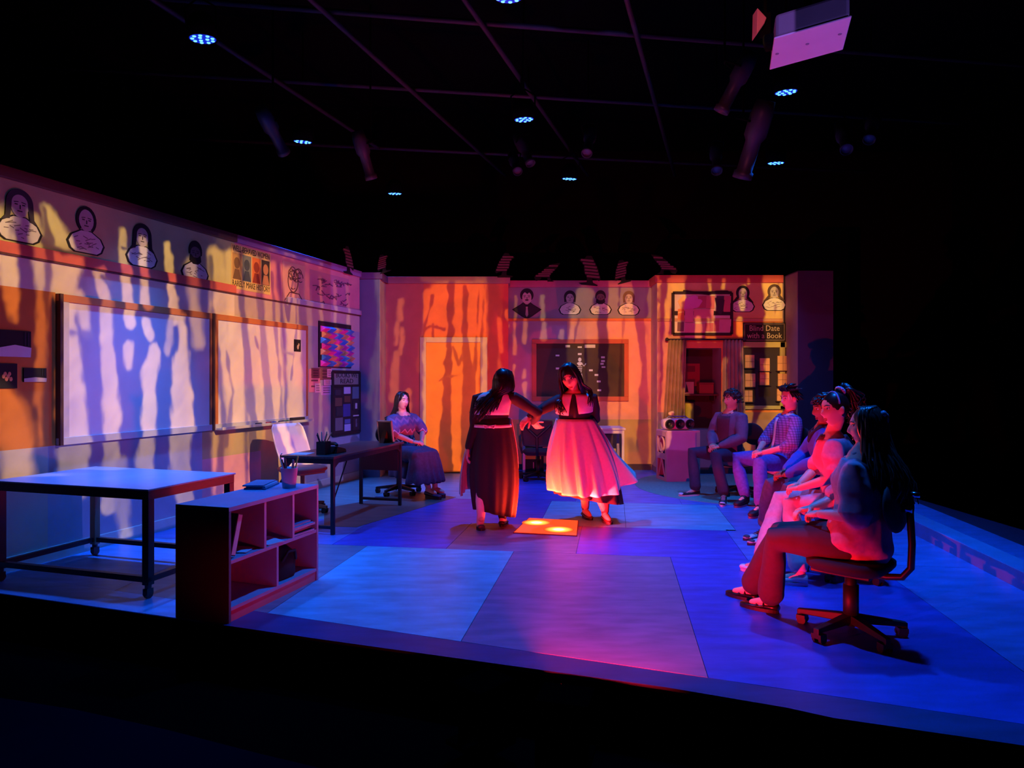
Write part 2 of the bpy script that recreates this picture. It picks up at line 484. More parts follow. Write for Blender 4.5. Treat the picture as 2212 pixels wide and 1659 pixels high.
def thing(name, label, cat, mx=None, group=None):
    o = bpy.data.objects.new(name, None)
    o.empty_display_size = .1
    COL.objects.link(o)
    if mx is not None: o.matrix_world = mx
    return tag(o, label, cat, group)

def struct(o):
    o['kind'] = 'structure'
    return o

def T(x, y, z, rz=0.0):
    return Matrix.Translation((x, y, z)) @ Matrix.Rotation(rz, 4, 'Z')

def text_mesh(body, size, w=None):
    """flat lettering standing in the x,z plane, centred on its own middle; returns (verts, faces)"""
    cu = bpy.data.curves.new('t', 'FONT')
    cu.body = body; cu.size = size; cu.align_x = 'CENTER'; cu.align_y = 'CENTER'; cu.extrude = .0015; cu.resolution_u = 2
    o = bpy.data.objects.new('t', cu); COL.objects.link(o)
    dg = bpy.context.evaluated_depsgraph_get()
    me = bpy.data.meshes.new_from_object(o.evaluated_get(dg))
    vs = [(v.co.x, v.co.z, v.co.y) for v in me.vertices]
    fs = [tuple(p.vertices) for p in me.polygons]
    bpy.data.objects.remove(o); bpy.data.curves.remove(cu); bpy.data.meshes.remove(me)
    if w and vs:
        xs = [v[0] for v in vs]; k = w / max(1e-6, max(xs) - min(xs))
        vs = [(v[0] * k, v[1], v[2]) for v in vs]
    return vs, fs

def lettering(mb, body, size, x, y, z, w=None, tilt=0.0):
    vs, fs = text_mesh(body, size, w)
    c, s_ = math.cos(tilt), math.sin(tilt)
    mb.add([(x + v[0] * c - v[2] * s_, y + v[1], z + v[0] * s_ + v[2] * c) for v in vs], fs)
    return mb

def copy_tree(o, parent=None, mx=None):
    c = o.copy(); COL.objects.link(c)
    if parent is not None: c.parent = parent
    if mx is not None: c.matrix_world = mx
    for ch in list(o.children):
        copy_tree(ch, c)
    return c

# ------------------------------------------------------------------ the black-box room
MB().span((-9, -3, -.6), (9, 16, -.3)).build('floor', paint(3, 3, 4, .97, spec=0.0))["kind"] = "structure"
struct(MB().span((-9, 14.2, -.3), (9, 14.4, 7)).build('wall_back', paint(26, 18, 18, .95, spec=.05)))
struct(MB().span((-9.2, -3, -.3), (-9, 14.4, 7)).build('wall_left', MATTBLACK))
struct(MB().span((9, -3, -.3), (9.2, 14.4, 7)).build('wall_right', MATTBLACK))
struct(MB().span((-9.2, -3, 6.2), (9.2, 14.4, 6.4)).build('ceiling', MATTBLACK))
# auditorium carpet step in the bottom left corner
pts = [FL(-260, 1478, -.29), FL(0, 1509, -.29), FL(160, 1534, -.29), (FL(360, 1578, -.29)), FL(560, 1630, -.29), FL(720, 1668, -.29), FL(900, 1720, -.29)]
poly = [(p.x, p.y) for p in pts] + [(pts[-1].x, .6), (pts[0].x - .6, .6)]
struct(MB().slab(poly, -.3, -.285).build('floor_carpet', paint(6, 7, 20, .98, spec=0.0)))

# ------------------------------------------------------------------ stage deck with painted panels
front = [(-4.6, 5.28), (-3.655, 4.957), (-2.186, 4.456), (-1.103, 4.076), (.767, 3.446), (1.28, 3.232), (1.45, 3.135), (2.137, 2.898), (5.2, 1.85)]
ledge = lambda y: 3.69 + (y - 5.01) * .148
deck = front + [(5.2, 12.3), (-4.6, 12.3)]
floor_o = struct(MB().slab(deck, -.30, 0).build('stage_floor', [paint(24, 30, 70, .8)]))
fascia = MB()
for a, b in zip(front[:-1], front[1:]):
    d = Vector((b[0] - a[0], b[1] - a[1], 0)).normalized(); nrm_ = Vector((d.y, -d.x, 0)) * .012
    fascia.add([(a[0], a[1], -.3), (b[0], b[1], -.3), (b[0], b[1], -.012), (a[0], a[1], -.012),
                (a[0] + nrm_.x, a[1] + nrm_.y, -.3), (b[0] + nrm_.x, b[1] + nrm_.y, -.3), (b[0] + nrm_.x, b[1] + nrm_.y, -.012), (a[0] + nrm_.x, a[1] + nrm_.y, -.012)],
               [(0, 1, 2, 3), (4, 5, 6, 7), (3, 2, 6, 7), (0, 1, 5, 4), (0, 3, 7, 4), (1, 2, 6, 5)])
struct(fascia.build('trim_stage_front', paint(3, 3, 4, .97, spec=0.0)))

def clip(poly, a, b):
    """keep the part of a convex polygon to the left of a->b"""
    out = []
    side = lambda p: (b[0] - a[0]) * (p[1] - a[1]) - (b[1] - a[1]) * (p[0] - a[0])
    for i in range(len(poly)):
        p, q = poly[i], poly[(i + 1) % len(poly)]
        sp, sq = side(p), side(q)
        if sp >= 0: out.append(p)
        if sp * sq < 0:
            t = sp / (sp - sq)
            out.append((p[0] + t * (q[0] - p[0]), p[1] + t * (q[1] - p[1])))
    return out

fp = dict(rough=.40, var=.22, scale=3.2, stretch=(1.0, 3.2, 1), bump=.04)
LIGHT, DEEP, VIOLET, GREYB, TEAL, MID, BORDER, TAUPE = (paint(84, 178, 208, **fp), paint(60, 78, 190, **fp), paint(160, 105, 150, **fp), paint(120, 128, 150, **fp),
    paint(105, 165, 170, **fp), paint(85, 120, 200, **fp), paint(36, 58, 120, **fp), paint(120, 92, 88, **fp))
g = Vector((.148, 1, 0)).normalized(); h = Vector((g.y, -g.x, 0)); O = Vector((.0165, 6.17, 0))
b0, b1 = (-3.6, 5.30), (3.0, 2.80)       # border line, stage side to its left when walking from b1 to b0
def G(a, b):
    p = O + h * a + g * b
    return (p.x, p.y)
inner_l = lambda x: b0[1] + (x - b0[0]) * (b1[1] - b0[1]) / (b1[0] - b0[0])
panels = [  # a0, a1, b0, b1, colour
    (-5.4, -2.7, -3, 0, paint(96, 160, 222, **fp)), (-2.7, -1.36, -3, 0, GREYB), (-1.36, 0, -4, 0, LIGHT), (0, 1.36, -4, 0, VIOLET), (1.36, 3.0, -4.5, 0, DEEP), (3.0, 4.6, -5.5, 0, MID),
    (-5.4, -3.0, 0, 2.4, MID), (-3.0, -1.7, 0, 1.1, MID), (-1.7, -.62, 0, 1.15, DEEP), (-.62, .55, 0, 1.15, VIOLET), (.55, 2.0, 0, 1.15, DEEP), (2.0, 3.1, 0, 1.2, MID), (3.1, 4.6, 0, 1.2, MID),
    (-3.0, -1.7, 1.1, 2.4, TEAL), (-1.7, -.3, 1.15, 2.6, DEEP), (-.3, .1, 1.15, 2.6, DEEP), (.1, 1.0, 1.15, 2.6, LIGHT), (1.0, 2.1, 1.15, 2.6, LIGHT), (2.1, 4.6, 1.2, 2.6, MID),
    (-5.4, -2.2, 2.4, 6.2, TEAL), (-2.2, -.9, 2.6, 6.2, LIGHT), (-.9, .4, 2.6, 6.2, DEEP), (.4, 1.7, 2.6, 6.2, MID), (1.7, 4.6, 2.6, 6.2, MID)]
for a0, a1, c0, c1, m in panels:
    q = [G(a0 + .002, c0 + .002), G(a1 - .002, c0 + .002), G(a1 - .002, c1 - .002), G(a0 + .002, c1 - .002)]
    q = clip(q, b0, b1)
    if len(q) < 3: continue
    lw0, lw1 = (LWA + LWS * 3, 3), (LWA + LWS * 13, 13)
    q = clip(q, lw1, lw0)
    if len(q) < 3: continue
    MB().slab(q, 0, .004).build('floor_panel', m, floor_o)
left_edge = [(-4.45, 5.2), (-3.655, 4.962), (-2.186, 4.461), (-1.95, 4.37), (-1.95, inner_l(-1.95)), (-4.2, inner_l(-4.2))]
MB().slab(left_edge, 0, .0035).build('floor_panel', paint(110, 172, 225, **fp), floor_o)
# darker border along the front edge
bd = [(x, y) for x, y in front[:-1]]
bl = MB()
inner = lambda x: b0[1] + (x - b0[0]) * (b1[1] - b0[1]) / (b1[0] - b0[0])
xs = [-1.95] + [p[0] for p in front[3:-1]] + [3.6]
def fy(x):
    for a, b in zip(front[:-1], front[1:]):
        if a[0] <= x <= b[0]: return a[1] + (x - a[0]) / (b[0] - a[0]) * (b[1] - a[1])
    return front[-1][1]
for a, b in zip(xs[:-1], xs[1:]):
    bl.slab([(a, fy(a)), (b, fy(b)), (b, max(inner(b), fy(b) + .05)), (a, max(inner(a), fy(a) + .05))], 0, .003)
bl.build('floor_border', BORDER, floor_o)
# brownish floor strip under the desk, with the desk's shade painted in
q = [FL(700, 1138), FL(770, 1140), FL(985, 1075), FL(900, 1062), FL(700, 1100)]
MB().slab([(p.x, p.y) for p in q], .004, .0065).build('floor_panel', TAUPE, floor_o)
# ledge on the right
L0, L1 = 2.2, 9.6
lm = MB()
lm.slab([(ledge(L0), L0), (ledge(L0) + .2, L0 - .03), (ledge(L1) + .2, L1 - .03), (ledge(L1), L1)], 0, .14)
struct(lm.build('trim_right', paint(100, 132, 190, .55, .12), bevel=.006))

# ------------------------------------------------------------------ left wall of the set
FZ, RZ, TOPZ = 2.53, 2.53, 3.20
wl = struct(MB().span((4.4, 0, 0), (11.30, .1, TOPZ)).build('wall_left_set', paint(150, 145, 140), mx=LWM))
YELLOW, MAUVE, CREAM, ORANGE, GREY, OCHRE, SAND, PINK = (paint(205, 200, 135), paint(225, 140, 150), paint(228, 210, 190), paint(215, 125, 50), paint(165, 170, 185), paint(190, 175, 120), paint(200, 180, 165), paint(225, 165, 165))
def wp(x0, x1, z0, z1, m, parent, name='wall_panel', t=.006):
    return MB().span((x0, -t, z0), (x1, .0, z1)).build(name, m, parent)
for x0, x1, z0, z1, m in ((4.4, 8.42, 2.53, 3.12, YELLOW), (8.42, 11.3, 2.53, 3.12, MAUVE), (4.4, 6.17, .97, 2.27, ORANGE), (4.4, 8.42, 2.27, 2.53, CREAM), (8.42, 11.3, 2.27, 2.53, SAND),
                          (9.86, 11.3, .96, 2.27, GREY), (4.4, 6.1, .12, .97, SAND), (6.1, 7.9, .12, .97, GREY), (7.9, 8.9, .12, .66, PINK), (7.9, 9.5, .66, .97, OCHRE), (8.9, 9.5, .12, .66, OCHRE), (9.5, 11.3, .12, .96, GREY), (6.17, 9.86, .97, 2.27, CREAM)):
    wp(x0, x1, z0, z1, m, wl)
struct(MB().span((4.4, -.035, 2.53), (8.42, 0, 2.62)).build('trim_1', paint(215, 100, 85), mx=LWM, bevel=.004))
struct(MB().span((4.4, -.03, 2.515), (11.3, 0, 2.53)).build('trim_2', paint(95, 50, 50), mx=LWM))
struct(MB().span((9.4, -.045, 2.53), (11.3, 0, 2.60)).build('trim_3', paint(190, 170, 185), mx=LWM, bevel=.004))
struct(MB().span((4.4, -.05, 3.12), (8.42, .05, 3.21)).build('trim_4', paint(110, 70, 55), mx=LWM, bevel=.006))
struct(MB().span((8.42, -.05, 3.12), (11.3, .05, 3.21)).build('trim_5', paint(160, 115, 165), mx=LWM, bevel=.006))
struct(MB().span((4.4, -.022, 0), (11.3, 0, .12)).build('baseboard_left', paint(190, 205, 195), mx=LWM, bevel=.004))

# ------------------------------------------------------------------ back walls of the set
def X(u, Y): return (u - U0) / FOC * Y
# corner column
cx0, cx1 = X(776, 10.85), X(820, 10.85)
col_o = struct(MB().span((cx0, 10.85, 0), (cx1, YD + .1, 3.17)).build('column_left', paint(120, 122, 150)))  # bluish front colour carries the unlit face's shade, the side panel is lighter
MB().span((cx1, 10.86, 0), (cx1 + .006, YD, 3.1)).build('wall_panel', paint(205, 190, 175), col_o)
MB().span((cx0 - .02, 10.80, 3.10), (cx1 + .05, YD, 3.2)).build('column_cap', paint(120, 85, 130), col_o, bevel=.005)
# door wall
xd0, xd1 = cx1 - .02, X(1098, YD)
DW = struct(MB().span((xd0, YD, 0), (xd1, YD + .38, TOPZ)).build('wall_back_door', paint(150, 120, 110)))
RUST, ORG = paint(222, 122, 84), paint(230, 128, 66)
def bp(x0, x1, z0, z1, Y, m, parent, name='wall_panel', t=.006):
    return MB().span((x0, Y - t, z0), (x1, Y, z1)).build(name, m, parent)
bp(xd0, X(915, YD), 0, 3.1, YD, paint(205, 125, 110), DW)
bp(X(915, YD), X(1050, YD), 2.2, 3.1, YD, RUST, DW)
bp(X(1050, YD), xd1, 0, 3.1, YD, paint(214, 110, 88), DW)
struct(MB().span((xd0, YD - .06, 3.1), (xd1 + .03, YD + .38, 3.21)).build('trim_6', paint(170, 130, 135), bevel=.005))
# door
dx0, dx1, dz = X(921, YD), X(1038, YD), BW(0, 740, YD)[1]
door = struct(MB().span((dx0, YD - .03, .012), (dx1, YD + .0, dz)).build('door_1', paint(235, 150, 66, .55), bevel=.003))
fr = X(908, YD); fr1 = X(1053, YD)
fo = struct(MB().span((fr, YD - .055, 0), (dx0, YD, dz + .085)).span((dx1, YD - .055, 0), (fr1, YD, dz + .085)).span((dx0, YD - .055, dz), (dx1, YD, dz + .085)).build('door_1_frame', paint(205, 200, 180), bevel=.006))
MB().tube([(dx1 - .07, YD - .03, 1.0), (dx1 - .07, YD - .08, 1.0), (dx1 - .17, YD - .085, 1.0)], .012).build('door_handle', CHROME, door, smooth=True)
MB().cyl((dx1 - .07, YD - .028, 1.0), (dx1 - .07, YD - .04, 1.0), .03).build('handle_rose', CHROME, door)
# blackboard wall
xb0, xb1 = xd1 - .02, X(1406, YB)
BBW = struct(MB().span((xb0, YB, 0), (xb1 + .05, YB + .1, 3.18)).build('wall_back_board', paint(160, 140, 140)))
PEACH, LILAC, OLIVE = paint(232, 165, 140), paint(185, 145, 160), paint(190, 160, 105)
ZR = BW(0, 688, YB)[1]
ZL = BW(0, 906, YB)[1]
bp(xb0, xb1, ZR, 3.1, YB, paint(150, 140, 150), BBW)
bp(xb0, X(1225, YB), ZL, ZR, YB, LILAC, BBW)
bp(X(1225, YB), xb1, ZL, ZR, YB, PEACH, BBW)
bp(xb0, xb1, .1, ZL, YB, OLIVE, BBW)
struct(MB().span((xb0, YB - .03, ZR - .045), (xb1, YB, ZR)).build('trim_7', paint(225, 125, 70), bevel=.004))
struct(MB().span((xb0, YB - .05, 3.09), (xb1, YB + .1, 3.2)).build('trim_8', paint(200, 110, 140), bevel=.005))
struct(MB().span((xb0, YB - .022, 0), (xb1, YB, .105)).build('baseboard_back', paint(70, 60, 60)))
# window wall, built around its opening
xr0, xr1 = X(1420, YR), X(1690, YR)
WX0, WX1 = X(1479, YR), X(1558, YR)
WZ0, WZ1 = BW(0, 928, YR)[1], BW(0, 752, YR)[1]
RW = struct(MB().span((xr0, YR, 0), (WX0, YR + .57, TOPZ)).span((WX1, YR, 0), (xr1 + .02, YR + .57, TOPZ)).span((WX0, YR, WZ1), (WX1, YR + .57, TOPZ)).span((WX0, YR, 0), (WX1, YR + .57, WZ0)).build('wall_back_window', paint(150, 130, 130)))
ZR2 = BW(0, 688, YR)[1]
bp(xr0, xr1, ZR2, 3.1, YR, paint(225, 190, 120), RW)
bp(xr0, WX0, 1.0, ZR2, YR, paint(215, 150, 130), RW)
bp(WX0, WX1, WZ1, ZR2, YR, paint(228, 130, 80), RW)
bp(WX1, xr1, 1.0, ZR2, YR, paint(230, 140, 70), RW)
bp(xr0, WX0, .1, 1.0, YR, paint(150, 140, 150), RW)
bp(WX1, xr1, .1, 1.0, YR, paint(175, 135, 100), RW)
bp(WX0, WX1, .1, WZ0, YR, paint(150, 140, 150), RW)
MB().span((xr0 - .006, YR, .1), (xr0, YB, 3.1)).build('wall_panel', paint(205, 185, 165), RW)
struct(MB().span((xr0, YR - .03, ZR2 - .05), (xr1, YR, ZR2)).build('trim_9', paint(200, 150, 110), bevel=.004))
struct(MB().span((xr0 - .05, YR - .05, 3.1), (xr1, YB, 3.22)).build('trim_10', paint(205, 90, 80), bevel=.005))
struct(MB().span((xr0, YR - .022, 0), (xr1, YR, .105)).build('baseboard_right', paint(80, 66, 66)))
# end column
ex0, ex1 = X(1724, YC), X(1800, YC)
ec = struct(MB().span((ex0, YC, 0), (ex1, YR + .57, 3.22)).build('column_right', paint(84, 66, 90)))  # dark purple paint stands for the front face being unlit
MB().span((ex0 - .006, YC + .01, 0), (ex0, YR, 3.2)).build('wall_panel', paint(165, 130, 130), ec)

# ------------------------------------------------------------------ whiteboards
def whiteboard(x0, x1, label, tray=False):
    z0, z1 = .97, 2.26
    t = thing('whiteboard', label, 'whiteboard', LWM @ T((x0 + x1) / 2, -.006, z0), 'whiteboards on the side wall')
    w_, h_ = (x1 - x0) / 2, z1 - z0
    MB().span((-w_ + .05, -.022, .06), (w_ - .02, -.002, h_ - .06)).build('writing_surface', paint(238, 230, 225, .35, .03), t)
    wood, alu, dk = paint(205, 120, 62), paint(190, 195, 198, .4), paint(46, 34, 40)
    MB().span((-w_, -.04, h_ - .065), (w_, 0, h_)).build('top_rail', wood, t, bevel=.004)
    MB().span((-w_, -.04, 0), (w_, 0, .065)).build('bottom_rail', alu, t, bevel=.004)
    MB().span((-w_, -.055, 0), (-w_ + .03, 0, h_)).build('side_rail', paint(90, 58, 44), t)
    MB().span((-w_ + .03, -.035, .065), (-w_ + .10, 0, h_ - .065)).build('side_rail', paint(205, 195, 195) if not tray else wood, t)
    MB().span((w_ - .025, -.035, .065), (w_, 0, h_ - .065)).build('side_rail', wood, t)
    if tray:
        MB().prism([(-w_ + .06, .0), (w_, .0), (w_, .02), (-w_ + .06, .02)], -.12, -.03).span((-w_ + .06, -.125, 0), (w_, -.115, .032)).build('pen_tray', alu, t)
    return t
whiteboard(6.17, 8.01, 'large whiteboard with wooden top rail nearer the audience, crossed by tree shadows')
whiteboard(8.01, 9.85, 'second large whiteboard with a pen tray, beside the folded paper board', True)
for i, (x, c, nm) in enumerate(((8.75, (30, 30, 40), 'black'), (8.95, (150, 40, 50), 'red'), (9.02, (40, 60, 150), 'blue'), (9.2, (30, 30, 40), 'black'), (9.3, (60, 120, 60), 'green'))):
    o = thing('marker', '%s marker pen %s on the whiteboard tray' % (nm, ('at its start', 'near the middle', 'beside the red one', 'lying by itself', 'next to the eraser')[i]), 'marker', LWM @ T(x, -.085, 1.003), 'marker pens on the tray')
    MB().cyl((-.055, 0, 0), (.03, 0, 0), .009, n=10).build('barrel', paint(*c), o, smooth=True)
    MB().cyl((.03, 0, 0), (.065, 0, 0), .0095, .007, n=10).build('cap', paint(c[0] + 20, c[1] + 20, c[2] + 20), o, smooth=True)
o = thing('board_eraser', 'dark felt board eraser at the end of the whiteboard tray', 'eraser', LWM @ T(9.55, -.08, .992))
MB().span((-.13, -.03, .012), (.13, .03, .045)).build('grip', CHAR, o, bevel=.006)
MB().span((-.13, -.03, 0), (.13, .03, .012)).build('felt_pad', paint(80, 60, 60), o)
o = thing('magnet_picture', 'small black picture card stuck on the second whiteboard', 'picture', LWM @ T(*[9.62, -.03, 1.98]))
MB().span((-.075, -.004, -.08), (.075, 0, .08)).build('card', paint(25, 22, 28), o)
MB().ell((.01, -.004, -.02), (.022, .003, .03)).ell((.03, -.004, .012), (.014, .003, .02)).build('printed_figure', paint(190, 170, 150), o)

# ------------------------------------------------------------------ cut-out portraits
def arc(cx, cz, rx, rz, a0, a1, n=18):
    return [(cx + rx * math.cos(math.radians(a0 + (a1 - a0) * i / n)), cz + rz * math.sin(math.radians(a0 + (a1 - a0) * i / n))) for i in range(n + 1)]

def portrait(mx, u, v, hpx, Y, style, label, hair=(24, 20, 26), left=False, group='paper portraits along the frieze'):
    x, z = LW(u, v) if left else BW(u, v, Y)
    Yd = x / LWN if left else Y
    s = hpx / FOC * Yd
    t = thing('paper_portrait', label, 'portrait', mx @ T(x, -.007, z - s / 2) @ Matrix.Scale(s, 4), group)
    k = 1 / s
    dark = style == 'coat'
    bust = [(-.36, .06), (-.26, .0), (.26, .0), (.36, .06), (.42, .2), (.34, .34), (.12, .46), (-.12, .46), (-.34, .34), (-.42, .2)]
    if dark: bust = [(0, -.04), (.16, .04), (.46, .26), (.2, .42), (.1, .5), (-.1, .5), (-.2, .42), (-.46, .26), (-.16, .04)]
    MB().prism([(a * 1.13, b * 1.10 - .024) for a, b in bust], -.003 * k, 0).build('outline', INK, t)
    MB().prism(bust, -.006 * k, -.003 * k).build('printed_bust', paint(40, 34, 40) if dark else PAPER, t)
    r = random.Random(int(u * 7 + v))
    sq = MB()
    if not dark:
        for _ in range(16):
            a, b = r.uniform(-.28, .28), r.uniform(.06, .34)
            sq.box((a, -.0065 * k, b), (r.uniform(.05, .16), .0012 * k, .016), (0, r.uniform(-.5, .5), 0))
        sq.build('print_lines', paint(120, 105, 100), t)
    else:
        sq.prism([(-.05, .46), (.05, .46), (.03, .3), (.05, .08), (0, .0), (-.05, .08), (-.03, .3)], -.008 * k, -.006 * k).build('shirt_front', paint(180, 165, 150), t)
        MB().prism([(-.1, .44), (.1, .44), (.05, .36), (-.05, .36)], -.009 * k, -.008 * k).build('bow_tie', INK, t)
    MB().prism(arc(0, .69, .18, .235, 0, 342, 19), -.008 * k, 0).build('face', paint(196, 184, 172) if style not in ('beard',) else paint(110, 96, 92), t)
    hb = MB()
    if style == 'bald':
        hb.prism(arc(0, .70, .25, .30, -50, 230) + arc(0, .70, .185, .235, 230, -50), -.009 * k, -.001 * k)
    elif style == 'long':
        hb.prism(arc(0, .72, .27, .28, 0, 180) + [(-.29, .45), (-.36, .36), (-.2, .40), (-.17, .62)] + arc(0, .72, .165, .17, 170, 10) + [(.17, .62), (.2, .40), (.36, .36), (.29, .45)], -.010 * k, -.001 * k)
    elif style == 'bob':
        hb.prism(arc(0, .72, .25, .27, -10, 190) + [(-.23, .50), (-.13, .52), (-.165, .66)] + arc(0, .70, .15, .15, 160, 20) + [(.165, .66), (.13, .52), (.23, .50)], -.010 * k, -.001 * k)
    elif style == 'scarf':
        hb.prism(arc(0, .72, .26, .28, -30, 210) + [(-.42, .34), (-.36, .34), (-.15, .5)] + arc(0, .69, .165, .21, 205, -25) + [(.15, .5), (.36, .34), (.42, .34)], -.010 * k, -.001 * k)
    elif style == 'beard':
        hb.prism(arc(0, .74, .22, .26, -20, 200) + arc(0, .70, .17, .15, 190, -10), -.010 * k, -.001 * k)
        hb.prism([(-.17, .66), (-.19, .5), (-.08, .42), (.08, .42), (.19, .5), (.17, .66), (.07, .585), (-.07, .585)], -.010 * k, -.001 * k)
    else:
        hb.prism(arc(0, .76, .235, .24, -45, 215) + arc(0, .68, .16, .20, 200, 115) + [(.02, .80)] + arc(0, .68, .16, .20, 60, -20), -.010 * k, -.001 * k)
    hb.build('hair', paint(*hair), t)
    fe = MB()
    for sx in (-1, 1):
        fe.box((sx * .075, -.0088 * k, .70), (.06, .002 * k, .022)).box((sx * .075, -.0088 * k, .745), (.09, .002 * k, .016), (0, sx * .15, 0))
    fe.box((.005, -.0088 * k, .655), (.022, .002 * k, .08)).box((0, -.0088 * k, .575), (.10, .002 * k, .02))
    if dark: fe.box((0, -.0092 * k, .60), (.12, .002 * k, .03))
    fe.build('features', paint(58, 46, 50), t)
    return t
I4 = Matrix.Identity(4)
def at(Y): return Matrix.Translation((0, Y, 0))
portrait(LWM, 40, 465, 112, 0, 'long', 'paper portrait with long grey hair, nearest the audience on the side wall', (58, 52, 62), True)
portrait(LWM, 184, 496, 100, 0, 'bald', 'pale bald paper portrait with a thick dark outline on the side wall', (22, 18, 26), True)
portrait(LWM, 305, 529, 92, 0, 'long', 'paper portrait with long black hair, between two light streaks on the side wall', (20, 17, 26), True)
portrait(LWM, 420, 564, 88, 0, 'beard', 'paper portrait with dark beard and pale lit shirt beside the yellow poster', (20, 17, 22), True)
portrait(at(YB), 1138, 654, 62, YB, 'coat', 'paper portrait with moustache and black coat with pointed shoulders')
portrait(at(YB), 1231, 653, 52, YB, 'bob', 'paper portrait with dark bonnet of hair, right of the black-coated one', (40, 30, 36))
portrait(at(YB), 1297, 653, 52, YB, 'beard', 'bearded paper portrait half in purple shadow above the blackboard', (26, 18, 24))
portrait(at(YB), 1358, 654, 52, YB, 'bob', 'paper portrait with light brown bob, rightmost above the blackboard', (120, 92, 70))
portrait(at(YR), 1604, 645, 56, YR, 'scarf', 'paper portrait in a dark veil beside the framed collage', (30, 18, 26))
portrait(at(YR), 1672, 642, 56, YR, 'scarf', 'paper portrait with grey wavy hair in the bright yellow corner', (86, 66, 56))

# ------------------------------------------------------------------ posters on the left wall
def lw_thing(name, label, cat, u, v, off=-.008, group=None):
    x, z = LW(u, v)
    return thing(name, label, cat, LWM @ T(x, off, z), group)
def lw_size(u0, v0, u1, v1):
    a, b = LW(u0, (v0 + v1) / 2), LW(u1, (v0 + v1) / 2)
    um = (u0 + u1) / 2
    return b[0] - a[0], LW(um, v0)[1] - LW(um, v1)[1]
o = lw_thing('wall_poster', 'yellow poster with portraits reading WELL-BEHAVED WOMEN RARELY MAKE HISTORY', 'poster', 542, 584)
w_, h_ = lw_size(501, 536, 585, 536 + 92)
MB().span((-w_ / 2, -.004, -h_ / 2), (w_ / 2, 0, h_ / 2)).build('sheet', paint(232, 200, 118, .8), o)
lettering(lettering(MB(), 'WELL-BEHAVED WOMEN', .1, 0, -.005, h_ * .41, w_ * .94), 'RARELY MAKE HISTORY', .1, 0, -.005, -h_ * .38, w_ * .96).build('lettering', paint(58, 42, 30), o)
for i, (c1, c2) in enumerate((((190, 150, 90), (120, 90, 60)), ((120, 130, 120), (70, 80, 90)), ((225, 120, 60), (150, 60, 40)), ((60, 50, 50), (190, 130, 90)))):
    x = -w_ * .37 + i * w_ * .245
    a = MB(); a.span((x - w_ * .11, -.0055, -h_ * .29), (x + w_ * .11, -.004, h_ * .31)); a.build('picture_panel', paint(*c1), o)
    a = MB(); a.prism(arc(x, h_ * .09, w_ * .07, h_ * .13, 0, 342, 15), -.007, -.0055); a.prism([(x - w_ * .1, -h_ * .28), (x + w_ * .1, -h_ * .28), (x + w_ * .05, -h_ * .05), (x - w_ * .05, -h_ * .05)], -.007, -.0055); a.build('printed_figure', paint(*c2), o)
o = lw_thing('line_drawing', 'faint line drawing of a curly haired face at the middle of the mauve frieze', 'drawing', 634, 612)
w_, h_ = lw_size(614, 570, 662, 655)
MB().span((-w_ / 2, -.003, -h_ / 2), (w_ / 2, 0, h_ / 2)).build('sheet', paint(222, 160, 150, .85), o)
ln = MB()
for k in range(7):
    cx, cz, rr = (-.10 + .05 * k) * w_ * 2.2 * .6, h_ * (.22 + .06 * math.sin(k * 1.7)), w_ * .13
    ln.tube([(cx + rr * math.cos(a), -.005, cz + rr * math.sin(a)) for a in np.linspace(0, 5.4, 12)], .006, 5)
ln.tube([(w_ * .22 * math.cos(a) - .03, -.005, h_ * .27 * math.sin(a) + .02) for a in np.linspace(0, 6.28, 22)], .007, 5)
for sx in (-1, 1): ln.tube([(sx * w_ * .08 - .03 + .03 * math.cos(a), -.005, .05 + .016 * math.sin(a)) for a in np.linspace(0, 6.28, 10)], .005, 5)
ln.tube([(-.07, -.005, -.07), (-.03, -.005, -.085), (.01, -.005, -.07)], .006, 5)
ln.tube([(-w_ * .4, -.005, -h_ * .45), (-w_ * .2, -.005, -h_ * .25), (w_ * .2, -.005, -h_ * .25), (w_ * .42, -.005, -h_ * .45)], .007, 5)
ln.build('ink_lines', paint(95, 52, 60), o)
o = lw_thing('mural_print', 'faded purple print of flowers and scribbles beside the line drawing', 'print', 712, 630)
w_, h_ = lw_size(668, 590, 752, 664)
MB().span((-w_ / 2, -.003, -h_ / 2), (w_ / 2, 0, h_ / 2)).build('sheet', paint(196, 124, 150, .85), o)
ln = MB()
r = random.Random(5)
for k in range(26):
    cx, cz = r.uniform(-.42, .42) * w_, r.uniform(-.4, .4) * h_
    ln.tube([(cx + r.uniform(-.05, .05) + .05 * q, -.010, cz + r.uniform(-.03, .03)) for q in range(4)], .010, 5, flat=.5)
ln.build('ink_lines', paint(120, 62, 100), o)

